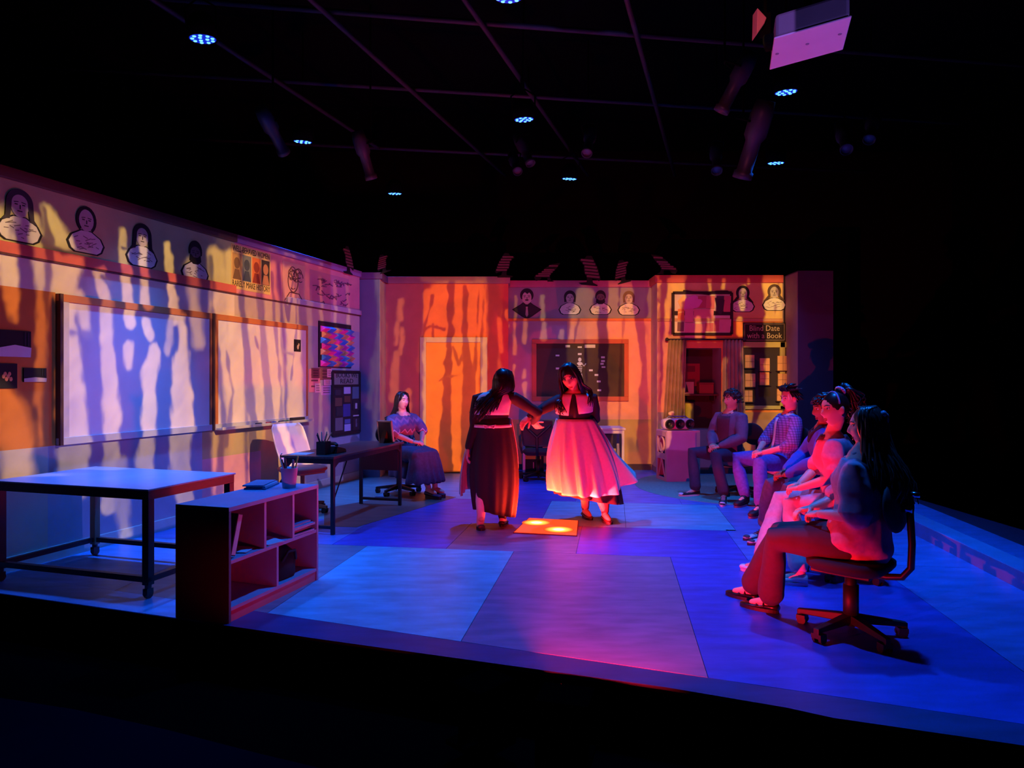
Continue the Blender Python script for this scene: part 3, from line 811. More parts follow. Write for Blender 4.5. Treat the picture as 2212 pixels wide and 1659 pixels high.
# three pictures at the left edge
for (u0, v0_, u1, v1_, lab, lowc, cut) in ((-8, 714, 64, 771, 'black and white landscape picture nearest the audience beside the whiteboard', (225, 215, 215), .46),
                                          (-30, 785, 34, 839, 'black picture with orange blossoms under the black and white landscape', (20, 18, 20), .0),
                                          (48, 795, 97, 825, 'small black picture with a white strip below, next to the whiteboard edge', (215, 190, 170), .34)):
    o = lw_thing('wall_picture', lab, 'picture', (u0 + u1) / 2, (v0_ + v1_) / 2, -.008)
    w_, h_ = lw_size(u0, v0_, u1, v1_)
    MB().span((-w_ / 2, -.012, -h_ / 2), (w_ / 2, 0, h_ / 2)).build('panel', paint(16, 15, 18), o)
    if cut:
        MB().prism([(-w_ / 2, -h_ / 2), (w_ / 2 * .96, -h_ / 2), (w_ / 2, -h_ / 2 + h_ * cut * .8), (0, -h_ / 2 + h_ * cut), (-w_ / 2, -h_ / 2 + h_ * cut * .7)], -.016, -.012).build('white_ground', paint(*lowc), o)
        MB().box((w_ * .3, -.0145, h_ * .2), (w_ * .03, .004, h_ * .5)).box((w_ * .4, -.0145, h_ * .18), (w_ * .025, .004, h_ * .5)).build('pale_trunks', paint(52, 52, 62), o)
    else:
        b = MB()
        for k in range(6): b.ell((w_ * (.02 + .05 * k), -.014, h_ * (-.02 + .12 * math.sin(k * 2.1))), (w_ * .06, .004, h_ * .09))
        b.build('blossoms', paint(235, 150, 105), o)

# board of folded coloured papers
o = lw_thing('folded_paper_board', 'black board covered with folded pink, blue and orange papers', 'noticeboard', 722, 746)
w_, h_ = lw_size(687, 698, 756, 794)
MB().span((-w_ / 2, -.02, -h_ / 2), (w_ / 2, 0, h_ / 2)).build('backing', paint(30, 18, 38), o)
pc = [(235, 60, 190), (70, 150, 235), (240, 170, 110)]
r = random.Random(3)
for row in range(7):
    for c in range(5):
        x = -w_ * .38 + c * w_ * .19 + (row % 2) * .03; z = h_ * .40 - row * h_ * .125
        col = pc[(row * 2 + c) % 3] if (row, c) != (4, 2) else (150, 60, 240)
        f = MB(); ww = w_ * .17
        f.add([(x - ww / 2, -.02, z), (x + ww / 2, -.02, z), (x + ww / 2 + .02, -.085, z - .035), (x - ww / 2 + .02, -.085, z - .035),
               (x - ww / 2, -.02, z - .085), (x + ww / 2, -.02, z - .085)], [(0, 1, 2, 3), (3, 2, 5, 4), (0, 3, 4), (1, 5, 2)])
        f.build('folded_paper', paint(*col), o)
# flyers
fl = [(678, 822, 24, 50, (225, 150, 165)), (680, 806, 18, 22, (120, 70, 80)), (684, 838, 12, 20, (230, 215, 215)), (702, 808, 24, 26, (130, 90, 90)), (710, 806, 10, 18, (225, 200, 210)), (706, 826, 18, 12, (220, 195, 215)), (704, 843, 24, 20, (196, 170, 225))]
names = ('pink flyer, largest of the cluster under the folded papers', 'dark red flyer at the top of the pink flyer', 'small white note at the bottom of the pink flyer', 'dark collage flyer left of the reading poster', 'pale slip at the top of the collage flyer', 'pale slip below the collage flyer', 'lilac flyer at the bottom of the cluster beside the reading poster')
for i, ((u, v, a, b, c), nm) in enumerate(zip(fl, names)):
    o = lw_thing('flyer', nm, 'flyer', u, v, -.008 - .004 * (i % 3), 'flyers pinned under the folded paper board')
    w_, h_ = lw_size(u - a / 2, v - b / 2, u + a / 2, v + b / 2)
    MB().span((-w_ / 2, -.003, -h_ / 2), (w_ / 2, 0, h_ / 2)).build('sheet', paint(*c), o)
    l_ = MB()
    for q in range(3): l_.box((0, -.004, h_ * (.25 - .25 * q)), (w_ * .6, .002, h_ * .07))
    l_.build('print_lines', paint(c[0] // 2, c[1] // 2, c[2] // 2), o)
# reading poster
o = lw_thing('reading_poster', 'tall framed poster of book covers headed BOOKS WE READ', 'poster', 745, 870)
w_, h_ = lw_size(716, 803, 774, 937)
MB().span((-w_ / 2, -.02, -h_ / 2), (w_ / 2, 0, h_ / 2)).build('backing', paint(46, 34, 44), o)
MB().span((-w_ / 2 + .04, -.024, h_ * .29), (w_ / 2 - .04, -.02, h_ / 2 - .03)).build('header', paint(150, 138, 130), o)
lettering(lettering(MB(), 'BOOKS WE', .1, 0, -.026, h_ * .44, w_ * .8), 'READ', .1, 0, -.026, h_ * .345, w_ * .48).build('lettering', paint(44, 34, 40), o)
fb = MB()
for sx in (-1, 1): fb.span((sx * w_ / 2 - .02, -.035, -h_ / 2), (sx * w_ / 2 + .02, 0, h_ / 2))
for z in (-h_ / 2, h_ / 2, h_ * .275): fb.span((-w_ / 2, -.035, z - .018), (w_ / 2, 0, z + .018))
fb.build('frame', paint(34, 26, 32), o, bevel=.004)
cov = [(-.32, .17, .2, .09, (60, 52, 66)), (-.3, .02, .24, .13, (120, 80, 66)), (-.26, -.13, .24, .14, (52, 50, 60)), (-.28, -.33, .26, .2, (125, 112, 120)), (0.02, .2, .24, .11, (205, 190, 225)), (.02, .06, .22, .1, (110, 72, 56)), (.0, -.12, .26, .2, (70, 70, 150)), (.03, -.3, .2, .07, (96, 110, 175)), (.03, -.40, .22, .11, (190, 190, 235)), (.34, .16, .24, .2, (92, 120, 140)), (.35, -.05, .25, .16, (46, 40, 48)), (.35, -.22, .2, .02, (220, 205, 205)), (.35, -.36, .25, .2, (60, 40, 48)), (.35, -.06, .07, .09, (215, 200, 205)), (.35, -.34, .06, .13, (190, 185, 205))]
for i, (a, b, c, d, col) in enumerate(cov):
    y = -.024 - (.004 if i > 10 else 0)
    MB().span(((a - c / 2) * w_, y - .003, (b - d / 2) * h_), ((a + c / 2) * w_, -.02, (b + d / 2) * h_)).build('book_cover', paint(*col), o)

# ------------------------------------------------------------------ paper ravens along the tops of the walls
raven_a = [(-.5, .78), (-.3, .80), (-.2, .97), (.0, .98), (.12, .8), (.3, .5), (.45, .1), (.4, -.0), (.28, .06), (.1, .1), (.16, -.08), (.36, -.16), (.34, -.2), (-.3, -.2), (-.42, -.14), (-.1, -.08), (-.1, .1), (-.24, .3), (-.28, .6)]
raven_b = [(-.6, .12), (-.5, .28), (-.3, .34), (.0, .62), (.3, .82), (.78, .88), (.6, .62), (.3, .3), (.22, .14), (.3, -.02), (.46, -.1), (.1, -.1), (.1, .1), (-.2, .12), (-.3, -.02), (-.5, -.06)]
def raven(mx, x, z, s, poly, flip, tilt, label):
    t = thing('paper_raven', label, 'raven', mx @ T(x, -.055, z) @ Matrix.Rotation(tilt, 4, 'Y') @ Matrix.Diagonal((-s if flip else s, s, s, 1)), 'paper ravens perched on the wall tops')
    k = 1 / s
    MB().prism(poly, -.006 * k, 0).build('silhouette', paint(18, 12, 16), t)
    st = MB()
    for q in range(6):                                   # printed strips across the body
        zz = (.16 + q * .125) if poly is raven_a else (.2 + q * .105)
        xs_ = []
        for i in range(len(poly)):
            (x1, z1), (x2, z2) = poly[i], poly[(i + 1) % len(poly)]
            if (z1 - zz) * (z2 - zz) < 0: xs_.append(x1 + (zz - z1) / (z2 - z1) * (x2 - x1))
        if len(xs_) >= 2:
            st.box(((min(xs_) + max(xs_)) / 2, -.008 * k, zz), ((max(xs_) - min(xs_)) * .9, .003 * k, .078))
    st.build('printed_strips', paint(128, 100, 100), t)
x, z = LW(745, 588)
raven(LWM, x, z + .04, 0.35, raven_a, False, 0, 'paper raven perched on the far end of the side wall')
raven(at(10.85), X(832, 10.85), 3.2 + .04, 0.24, raven_a, True, -.3, 'small paper raven on the corner column')
raven(at(YD), X(1090, YD), 3.21 + .05, 0.34, raven_a, True, 0, 'paper raven at the corner of the door wall')
raven(at(YB), X(1178, YB), 3.2 + .01, 0.32, raven_b, False, 0, 'paper raven leaning with raised tail above the black-coated portrait')
raven(at(YB), X(1272, YB), 3.2 + .0, 0.42, raven_a, False, .1, 'largest paper raven, facing out above the middle of the blackboard')
raven(at(YB), X(1346, YB), 3.2 + .02, 0.33, raven_a, True, -.25, 'paper raven with bent head near the right end of the blackboard wall')
raven(at(YR), X(1436, YR), 3.22 + .04, 0.32, raven_b, True, .05, 'paper raven tilted over the window wall corner')

# ------------------------------------------------------------------ blackboard with labels
x0, z1 = BW(1149, 733, YB); x1, z0 = BW(1357, 866, YB)
bb = thing('blackboard', 'wood framed blackboard with small white labels and a paper skeleton', 'blackboard', T((x0 + x1) / 2, YB - .008, z0))
w_, h_ = (x1 - x0) / 2, z1 - z0
MB().span((-w_ + .06, -.02, .06), (w_ - .06, 0, h_ - .06)).build('slate', paint(66, 42, 28, .7, .25, 3), bb)
wd = paint(196, 96, 66)
for a, b in (((-w_, -.045, 0), (w_, 0, .075)), ((-w_, -.045, h_ - .075), (w_, 0, h_)), ((-w_, -.045, .075), (-w_ + .075, 0, h_ - .075)), ((w_ - .075, -.045, .075), (w_, 0, h_ - .075))):
    MB().span(a, b).build('frame_rail', wd, bb, bevel=.005)
for (u, v, a, b) in ((1226, 748, 10, 5), (1274, 748, 23, 7), (1252, 750, 9, 3.5), (1252, 765, 8, 4), (1204, 768, 8, 3.5), (1204, 796, 7, 4), (1276, 800, 8, 4), (1288, 810, 8, 4), (1293, 824, 8, 4), (1294, 843, 8, 4), (1302, 772, 8, 4), (1302, 780, 8, 4), (1300, 786, 7, 4), (1303, 793, 8, 3)):
    x, z = BW(u, v, YB)
    a, b = a / FOC * YB, b / FOC * YB
    MB().box((x - (x0 + x1) / 2, -.022, z - z0), (a, .004, b)).build('label_card', PAPER, bb)
sk = MB()
x, z = BW(1252, 777, YB); x -= (x0 + x1) / 2; z -= z0
sk.prism(arc(x, z, .028, .035, 0, 342, 15), -.026, -.02)
sk.prism([(x - .05, z - .06), (x - .02, z - .04), (x + .02, z - .04), (x + .05, z - .06), (x + .02, z - .1), (x - .02, z - .1)], -.026, -.02)
for q in range(4): sk.box((x, -.024, z - .12 - .028 * q), (.085 - .006 * q, .004, .012))
sk.tube([(x + .03, -.024, z - .06), (x + .07, -.024, z - .11), (x + .1, -.024, z - .07)], .008, 6)
sk.tube([(x + .03, -.024, z - .24), (x + .05, -.024, z - .36), (x + .05, -.024, z - .5)], .008, 6)
sk.tube([(x - .03, -.024, z - .24), (x - .05, -.024, z - .36), (x - .05, -.024, z - .5)], .008, 6)
sk.build('paper_skeleton', PAPER, bb)

# ------------------------------------------------------------------ window wall: collage, sign, book board, curtains
def rect(u0, v0_, u1, v1_, Y):
    a, b = BW(u0, v0_, Y), BW(u1, v1_, Y)
    return (a[0] + b[0]) / 2, (a[1] + b[1]) / 2, b[0] - a[0], a[1] - b[1]
x, z, w_, h_ = rect(1453, 633, 1579, 722, YR)
o = thing('framed_collage', 'black framed board overhung with pink and cream pages above the curtains', 'collage', T(x, YR - .008, z))
MB().span((-w_ / 2, -.012, -h_ / 2), (w_ / 2, 0, h_ / 2)).build('mount', paint(225, 205, 190), o)
fb = MB()
for sx in (-1, 1): fb.span((sx * w_ / 2 - .022, -.035, -h_ / 2), (sx * w_ / 2 + .022, 0, h_ / 2))
for zz in (-h_ / 2, h_ / 2): fb.span((-w_ / 2, -.035, zz - .022), (w_ / 2, 0, zz + .022))
fb.span((-w_ / 2, -.02, -.03), (w_ / 2, -.012, .04)).build('frame', paint(44, 18, 26), o)
for i, (u0, v0_, u1, v1_, c) in enumerate(((1463, 668, 1477, 694, (225, 130, 70)), (1462, 696, 1476, 716, (120, 80, 80)), (1478, 668, 1496, 697, (222, 130, 150)), (1497, 668, 1540, 692, (225, 135, 140)), (1478, 698, 1499, 731, (225, 140, 155)), (1499, 700, 1521, 731, (225, 150, 140)), (1522, 698, 1540, 716, (210, 110, 120)), (1506, 640, 1524, 666, (190, 90, 100)), (1524, 640, 1542, 667, (215, 115, 115)), (1546, 640, 1562, 672, (70, 52, 62)), (1562, 640, 1577, 674, (205, 105, 110)), (1552, 690, 1577, 716, (222, 150, 160)), (1541, 694, 1552, 716, (200, 100, 110)))):
    a = rect(u0, v0_, u1, v1_, YR)
    zz = -.018 - .004 * (i % 3)
    MB().box((a[0] - x, zz - .01, a[1] - z), (a[2], .003, a[3]), (.10 + .04 * (i % 2), 0, 0)).build('page', paint(*c), o)
MB().prism([(-.28 + .0, .24), (-.12, .3), (.0, .2), (-.06, .1), (-.14, .08), (-.2, .02), (-.3, .06)], -.04, -.03).build('page', paint(230, 130, 190), o)
MB().prism([(-.40, .2), (-.3, .3), (-.24, .18), (-.3, .02), (-.4, .0), (-.36, .1)], -.035, -.03).build('page', paint(240, 190, 120), o)
MB().tube([(-.3, -.03, h_ / 2 + .03), (-.1, -.03, h_ / 2 + .0), (.1, -.03, h_ / 2 - .02), (.22, -.03, h_ / 2 + .015), (.4, -.03, h_ / 2 + .02), (.47, -.03, h_ / 2 - .01)], .016, 8).build('garland', paint(40, 16, 22), o, smooth=True)
MB().prism([(.2, .25), (.36, .25), (.34, .1), (.3, -.02), (.26, .0), (.22, .12)], -.04, -.032).build('page', paint(60, 44, 54), o)
# sign
x, z, w_, h_ = rect(1604, 697, 1696, 738, YR)
o = thing('chalkboard_sign', 'chalkboard sign lettered Blind Date with a Book', 'sign', T(x, YR - .008, z))
MB().span((-w_ / 2, -.018, -h_ / 2), (w_ / 2, 0, h_ / 2)).build('board', paint(30, 16, 20), o)
bl = MB()
for sx in (-1, 1): bl.span((sx * (w_ / 2 - .025) - .004, -.021, -h_ / 2 + .02), (sx * (w_ / 2 - .025) + .004, -.018, h_ / 2 - .02))
for sz in (-1, 1): bl.span((-w_ / 2 + .025, -.021, sz * (h_ / 2 - .022) - .004), (w_ / 2 - .025, -.018, sz * (h_ / 2 - .022) + .004))
bl.build('chalk_border', paint(150, 130, 115), o)
lettering(lettering(MB(), 'Blind Date', .13, .0, -.02, h_ * .19, w_ * .70), 'with a Book', .13, 0, -.02, -h_ * .2, w_ * .82).build('chalk_lettering', paint(190, 165, 140), o)
# book board
x, z, w_, h_ = rect(1603, 739, 1712, 884, YR)
o = thing('display_board', 'dark display board in an olive frame under the chalkboard sign', 'display board', T(x, YR - .008, z))
MB().span((-w_ / 2, -.015, -h_ / 2), (w_ / 2 - .08, 0, h_ / 2)).build('backing', paint(40, 26, 32), o)
ol = paint(176, 160, 92)
for a, b in (((-w_ / 2, -.05, h_ / 2 - .09), (w_ / 2 - .12, 0, h_ / 2)), ((-w_ / 2, -.05, -h_ / 2), (w_ / 2 - .12, 0, -h_ / 2 + .06)), ((w_ / 2 - .22, -.05, -h_ / 2), (w_ / 2 - .14, 0, h_ / 2))):
    MB().span(a, b).build('frame_rail', ol, o, bevel=.005)
MB().span((-w_ / 2, -.04, -h_ / 2), (-w_ / 2 + .02, 0, h_ / 2)).build('frame_rail', paint(60, 44, 44), o)
bk = [(1607, 767, 1627, 795, 'top left'), (1639, 774, 1660, 802, 'top middle'), (1677, 769, 1699, 801, 'top right'), (1607, 807, 1629, 836, 'second row left'), (1639, 804, 1659, 832, 'second row middle'), (1678, 807, 1697, 834, 'second row right'), (1606, 843, 1623, 868, 'bottom left'), (1676, 840, 1694, 866, 'bottom right')]
for i, (u0, v0_, u1, v1_, pos) in enumerate(bk):
    a = rect(u0, v0_, u1, v1_, YR)
    t = thing('wrapped_book', 'book wrapped in brown paper, %s on the dark display board' % pos, 'book', T(a[0], YR - .03, a[1]), 'wrapped books on the display board')
    MB().span((-a[2] / 2, -.035, -a[3] / 2), (a[2] / 2, 0, a[3] / 2)).build('wrapping', paint(205, 150, 95), t, bevel=.006)
    MB().box((0, -.0365, 0), (a[2] + .004, .003, .008)).box((0, -.0365, 0), (.008, .003, a[3] + .004)).build('string', paint(150, 110, 80), t)
    MB().span((-a[2] / 2 - .02, -.05, -a[3] / 2 - .012), (a[2] / 2 + .02, .012, -a[3] / 2)).build('shelf_clip', paint(30, 20, 24), o, mx=T(a[0], YR - .03, a[1]))
# curtains
def curtain(u0, u1, ub0, ub1, label, c):
    t = thing('window_curtain', label, 'curtain', T(0, YR, 0), 'curtains of the set window')
    zt, zb = BW(0, 735, YR)[1], BW(0, 912, YR)[1]
    a0, a1, b0_, b1_ = X(u0, YR), X(u1, YR), X(ub0, YR), X(ub1, YR)
    m = MB(); n = 42; rs = []
    for j in range(9):
        f = j / 8
        row = []
        for i in range(n + 1):
            q = i / n
            xx = (a0 + (a1 - a0) * q) * (1 - f) + (b0_ + (b1_ - b0_) * q) * f
            row.append((xx, -.09 + .028 * math.sin(q * 2 * PI * 5.5 + f * .8) * (.5 + .5 * f), zt + (zb - zt) * f))
        rs.append(row)
    m.rings(rs, caps=False, closed=False)
    c_ = m.build('cloth', c, t, smooth=True)
    s_ = c_.modifiers.new('s', 'SOLIDIFY'); s_.thickness = .006
    return t
CURT = paint(150, 118, 96, .9, .2, 4)
curtain(1441, 1480, 1430, 1474, 'brownish left curtain behind the silver boombox', CURT)
curtain(1558, 1601, 1556, 1606, 'brownish right curtain behind the dark-haired person in a jacket', CURT)
o = thing('curtain_rod', 'dark curtain rod above the window opening', 'curtain rod', T(0, YR - .09, BW(0, 734, YR)[1]))
MB().cyl((X(1436, YR), 0, 0), (X(1606, YR), 0, 0), .014).build('rod', paint(40, 26, 40), o, smooth=True)
for u in (1438, 1604): MB().ell((X(u, YR), 0, 0), (.03, .03, .03)).cyl((X(u, YR), 0, 0), (X(u, YR), .09, 0), .01).build('bracket', paint(40, 26, 40), o, smooth=True)
# what stands inside the opening
xm, ws = (WX0 + WX1) / 2, WX1 - WX0
struct(MB().span((WX0 - .02, YR + .5, WZ0), (WX1 + .02, YR + .52, WZ1)).build('window_1', paint(70, 26, 26), mx=None))
o = thing('red_poster', 'plain red poster inside the window opening', 'poster', T(xm - .02, YR + .495, WZ1 - .36))
MB().span((-.14, -.006, -.26), (.10, 0, .12)).build('sheet', paint(170, 40, 44), o)
MB().span((-.11, -.009, -.02), (.02, -.006, .08)).build('printed_block', paint(120, 26, 34), o)
o = thing('window_shelf', 'dark shelf across the window opening', 'shelf', T(xm, YR + .3, WZ0 + .56))
MB().span((-ws / 2, -.16, -.012), (ws / 2, .18, .012)).build('board', paint(92, 44, 36), o)
for sx in (-1, 1): MB().span((sx * ws * .42 - .01, -.1, -.1), (sx * ws * .42 + .01, .18, -.012)).build('bracket', paint(70, 34, 30), o)
o = thing('picture_card', 'white card with a black sail shape on the window shelf', 'card', T(xm - .18, YR + .22, WZ0 + .574))
MB().span((-.09, 0, 0), (.09, .006, .2)).build('card', paint(210, 160, 130), o)
MB().prism([(-.05, .03), (.0, .03), (-.03, .17)], -.004, 0).build('printed_sail', INK, o)
o = thing('storage_box', 'small red brown box on the window shelf', 'box', T(xm + .12, YR + .3, WZ0 + .574))
MB().span((-.12, -.08, 0), (.12, .08, .16)).build('body', paint(150, 62, 48), o, bevel=.006)
MB().span((-.125, -.085, .16), (.125, .085, .19)).build('lid', paint(130, 50, 42), o, bevel=.006)
o = thing('yellow_roll', 'upright olive yellow paper roll in the window opening', 'paper roll', T(xm - .17, YR + .2, WZ0 + .001))
MB().cyl((0, 0, 0), (0, 0, .42), .07, n=20).build('roll', paint(190, 170, 60), o, smooth=True)
MB().cyl((0, 0, .42), (0, 0, .423), .03, n=16).build('core', paint(90, 70, 40), o)

# ------------------------------------------------------------------ floor: rug, light panel
o = thing('round_rug', 'round grey-green rug under the two men on the right', 'rug', T(3.43, 9.92, .004))
MB().slab([(1.65 * math.cos(a), min(1.65 * math.sin(a), 1.26)) for a in np.linspace(0, 2 * PI, 96, endpoint=False)], 0, .003).build('pile', paint(150, 156, 140, .95, .12, 30, bump=.1), o)

c = [FL(1142, 1121), FL(1250, 1127), FL(1247, 1160), FL(1108, 1153)]
cen = sum(c, Vector()) / 4
MP = Matrix.Translation((cen.x, cen.y, .005))
fl_o = thing('floor_light', 'glowing orange light panel set in the floor between the dancers', 'floor light', MP)
loc = [p - cen for p in c]
sc_in = [(p.x * .97, p.y * .97) for p in loc]
MB().slab([(p.x, p.y) for p in loc], 0, .008).build('frame', paint(120, 50, 40), fl_o)
gel = mat('red_gel', (.55, .08, .03), .4, .03, 4, emit=(1.0, .075, .012), strength=1.15)
MB().slab(sc_in, .008, .0095).build('gel_panel', gel, fl_o)
def hot_mat(name):
    """lamp under the gel: bright in its middle, falling off to the gel colour at the rim"""
    m = bpy.data.materials.new(name); m.use_nodes = True
    nt = m.node_tree; nt.nodes.clear()
    out = nt.nodes.new('ShaderNodeOutputMaterial'); em = nt.nodes.new('ShaderNodeEmission')
    tc = nt.nodes.new('ShaderNodeTexCoord'); ln_ = nt.nodes.new('ShaderNodeVectorMath'); ln_.operation = 'LENGTH'
    rp = nt.nodes.new('ShaderNodeValToRGB')
    rp.color_ramp.interpolation = 'EASE'
    rp.color_ramp.elements[0].position = 0; rp.color_ramp.elements[0].color = (1, .55, .16, 1)
    rp.color_ramp.elements[1].position = 1; rp.color_ramp.elements[1].color = (.072, .0054, .0009, 1)
    e = rp.color_ramp.elements.new(.5); e.color = (.35, .055, .008, 1)
    sc_ = nt.nodes.new('ShaderNodeMapping'); sc_.inputs['Scale'].default_value = (1 / .155, 1 / .155, 0)
    L = nt.links.new
    L(tc.outputs['Object'], sc_.inputs[0]); L(sc_.outputs[0], ln_.inputs[0]); L(ln_.outputs['Value'], rp.inputs[0]); L(rp.outputs[0], em.inputs[0]); L(em.outputs[0], out.inputs[0])
    em.inputs[1].default_value = 16
    return m
HOT = hot_mat('hot_lamp')
LAMPS = []
for (u, v) in ((1159, 1132), (1207, 1147)):
    p = FL(u, v) - cen
    b = MB().lathe([(.004, 0), (.155, 0), (.155, .0008), (.004, .0012)], n=32).build('lamp', HOT, fl_o, smooth=True)
    b.location = (p.x, p.y, .0097)
    LAMPS.append(p + cen)
for p in LAMPS:
    spot('floor_lamp_light', (p.x, p.y, .05), (p.x, p.y, 3), 170, (1.0, .030, .010), 172, .25, .07)

NOIR = paint(2, 2, 2, .98, spec=0.0)
p = LAMPS[1]
spot('floor_lamp_light', (p.x + .05, p.y, .06), (3.3, 8.3, 1.05), 560, (1.0, .014, .03), 56, .5, .05)
for i, (p_, t_, e_, s_, b_) in enumerate(FOOT):
    d_ = (t_ - p_); ang_ = math.atan2(-d_.x, d_.y)
    o = thing('footlight', ('black floor trough with the red lamp below the middle of the stage edge', 'second black floor trough below the stage edge, turned to the bookcase')[i], 'stage light', T(p_.x, p_.y, 0, ang_), 'footlights off the stage edge')
    lip = MB()
    for k in range(9):                                    # curved shutter that keeps the beam off the deck's edge
        a0, a1 = math.radians(-72 + 16 * k), math.radians(-56 + 16 * k)
        lip.slab([(.10 * math.sin(a0), .10 * math.cos(a0)), (.10 * math.sin(a1), .10 * math.cos(a1)), (.108 * math.sin(a1), .108 * math.cos(a1)), (.108 * math.sin(a0), .108 * math.cos(a0))], -.20, .085 if (i == 0 and k < 3) else .0445)
    lip.build('shutter', NOIR, o)
    MB().span((-.12, -.12, -.22), (.12, .12, -.20)).span((-.12, -.12, -.20), (.12, -.11, .09)).span((-.12, -.12, .085), (.12, .078, .09)).build('housing', NOIR, o)
    MB().span((-.02, -.02, -.30), (.02, .02, -.22)).build('stand', NOIR, o)

# ------------------------------------------------------------------ office chairs
def office_chair(label, mx, seat_c, back, seat_s=(.46, .44, .07), seat_h=.47, leg_c=None, group='office chairs', wide_post=False, spin=0.0):
    """local +y is the way the sitter faces"""
    leg_c = leg_c or BLACK
    t = thing('office_chair', label, 'chair', mx, group)
    sw, sd, st = seat_s
    rs = []
    for z, k in ((seat_h - st, .90), (seat_h - st * .6, 1.0), (seat_h - st * .25, 1.0), (seat_h, .9)):
        rs.append([(math.copysign(abs(math.cos(a)) ** .55, math.cos(a)) * sw / 2 * k, math.copysign(abs(math.sin(a)) ** .55, math.sin(a)) * sd / 2 * k, z) for a in np.linspace(0, 2 * PI, 28, endpoint=False)])
    MB().rings(rs).build('seat', seat_c, t, smooth=True)
    MB().span((-sw * .36, -sd * .36, seat_h - st - .02), (sw * .36, sd * .40, seat_h - st + .005)).build('seat_pan', leg_c, t, bevel=.006)
    MB().cyl((0, 0, .12), (0, 0, seat_h - st), .034 if wide_post else .024).cyl((0, 0, .09), (0, 0, .30), .044 if wide_post else .032).build('post', leg_c, t, smooth=True)
    MB().cyl((0, 0, .065), (0, 0, .13), .055, .04).build('hub', leg_c, t, smooth=True)
    for k in range(5):
        a = spin + 2 * PI * k / 5
        R = Matrix.Rotation(a, 4, 'Z')
        lg = MB()
        lg.rings([[(.03, -.028, .075), (.03, .028, .075), (.03, .028, .125), (.03, -.028, .125)], [(.29, -.018, .062), (.29, .018, .062), (.29, .018, .092), (.29, -.018, .092)], [(.315, -.018, .05), (.315, .018, .05), (.315, .018, .088), (.315, -.018, .088)]])
        l_o = lg.build('leg', leg_c, t, bevel=.004)
        l_o.matrix_local = R
        cs = MB()
        cs.cyl((.295, 0, .05), (.295, 0, .075), .010)
        for sy in (-1, 1): cs.cyl((.285, sy * .022 - .009, .027), (.285, sy * .022 + .009, .027), .027)
        cs.span((.262, -.032, .03), (.315, .032, .056))
        cs.build('caster', BLACK, l_o, smooth=False)
    if back == 'oval':
        bk = MB()
        R = Matrix.Rotation(-.10, 3, 'X')
        bk.ell((0, -.245, .80), (.20, .036, .15), R, 24, 12)
        bk.build('backrest', paint(26, 24, 34, .8), t, smooth=True)
        MB().tube([(0, .0, seat_h - st - .012), (0, -.20, seat_h - st - .014), (0, -.28, seat_h - st + .0), (0, -.325, seat_h - st + .06), (0, -.33, .60), (0, -.315, .86)], .024, 10, flat=.8).build('back_bar', STEEL, t, smooth=True)
        MB().cyl((-.0, -.335, .80), (0, -.27, .80), .03).cyl((.0, -.37, .88), (0, -.31, .88), .016).build('back_knob', CHROME, t, smooth=True)
    elif back == 'shell':
        rs = []
        for j in range(12):
            f = j / 11
            z = seat_h - .02 + f * .50
            y = -.20 - .06 * f - .10 * f * f + .10 * (1 - f) ** 3
            hw = (.215 + .02 * math.sin(f * 3.0)) * (1 if f < .9 else 1 - (f - .9) * 1.6)
            rs.append([(hw * math.sin(q), y + .09 * (1 - math.cos(q)) * 1.0, z) for q in np.linspace(-1.25, 1.25, 17)])
        b = MB().rings(rs, caps=False, closed=False).build('backrest', paint(232, 222, 226, .4, .03), t, smooth=True)
        s_ = b.modifiers.new('s', 'SOLIDIFY'); s_.thickness = .014
        MB().tube([(.12, -.05, seat_h - st - .02), (.2, -.06, seat_h - st - .06), (.24, -.06, seat_h - st - .10)], .022, 8).build('tilt_lever', BLACK, t, smooth=True)
        MB().tube([(-.05, 0, seat_h - st - .02), (-.05, -.2, seat_h - st - .01), (-.05, -.26, seat_h + .12)], .016, 8).build('back_bar', BLACK, t, smooth=True)
    elif back == 'mesh':
        fr_ = MB()
        zz = [seat_h + .08, seat_h + .26, seat_h + .44]
        fr_.tube([(-.20, -.22, zz[0]), (-.23, -.25, zz[1]), (-.22, -.28, zz[2]), (0, -.29, zz[2] + .015), (.22, -.28, zz[2]), (.23, -.25, zz[1]), (.20, -.22, zz[0]), (0, -.23, zz[0] - .02), (-.20, -.22, zz[0])], .014, 8)
        fr_.build('back_frame', BLACK, t, smooth=True)
        MB().tube([(0, -.05, seat_h - st - .01), (0, -.24, seat_h - st), (0, -.28, seat_h + .06), (0, -.275, seat_h + .20), (-.2, -.265, seat_h + .38)], .02, 8).tube([(0, -.275, seat_h + .20), (.2, -.265, seat_h + .38)], .02, 8).build('back_bar', BLACK, t, smooth=True)
        MB().rings([[(-.21, -.232, zz[0]), (.21, -.232, zz[0])], [(-.22, -.25, zz[1]), (.22, -.25, zz[1])], [(-.215, -.282, zz[2]), (.215, -.282, zz[2])]], caps=False, closed=False).build('mesh_panel', paint(34, 30, 36), t)
        for sx in (-1, 1):
            MB().tube([(sx * .24, -.1, seat_h - .05), (sx * .27, -.1, seat_h + .06), (sx * .27, -.1, seat_h + .2), (sx * .27, .08, seat_h + .21)], .016, 8).build('armrest', BLACK, t, smooth=True)
    return t
def face(x, y, fx, fy, z=0):
    return T(x, y, z, math.atan2(-fx, fy))
DARKSEAT = paint(30, 26, 36, .85)
office_chair('black office chair with round back pad under the nearest woman at the front right', face(2.035, 4.17, -.70, .71), DARKSEAT, 'oval', wide_post=True, spin=.35, group='chairs of the seated group')
office_chair('office chair of the woman with the high ponytail', face(2.60, 5.42, -.93, .37), DARKSEAT, 'oval', spin=.2, group='chairs of the seated group')
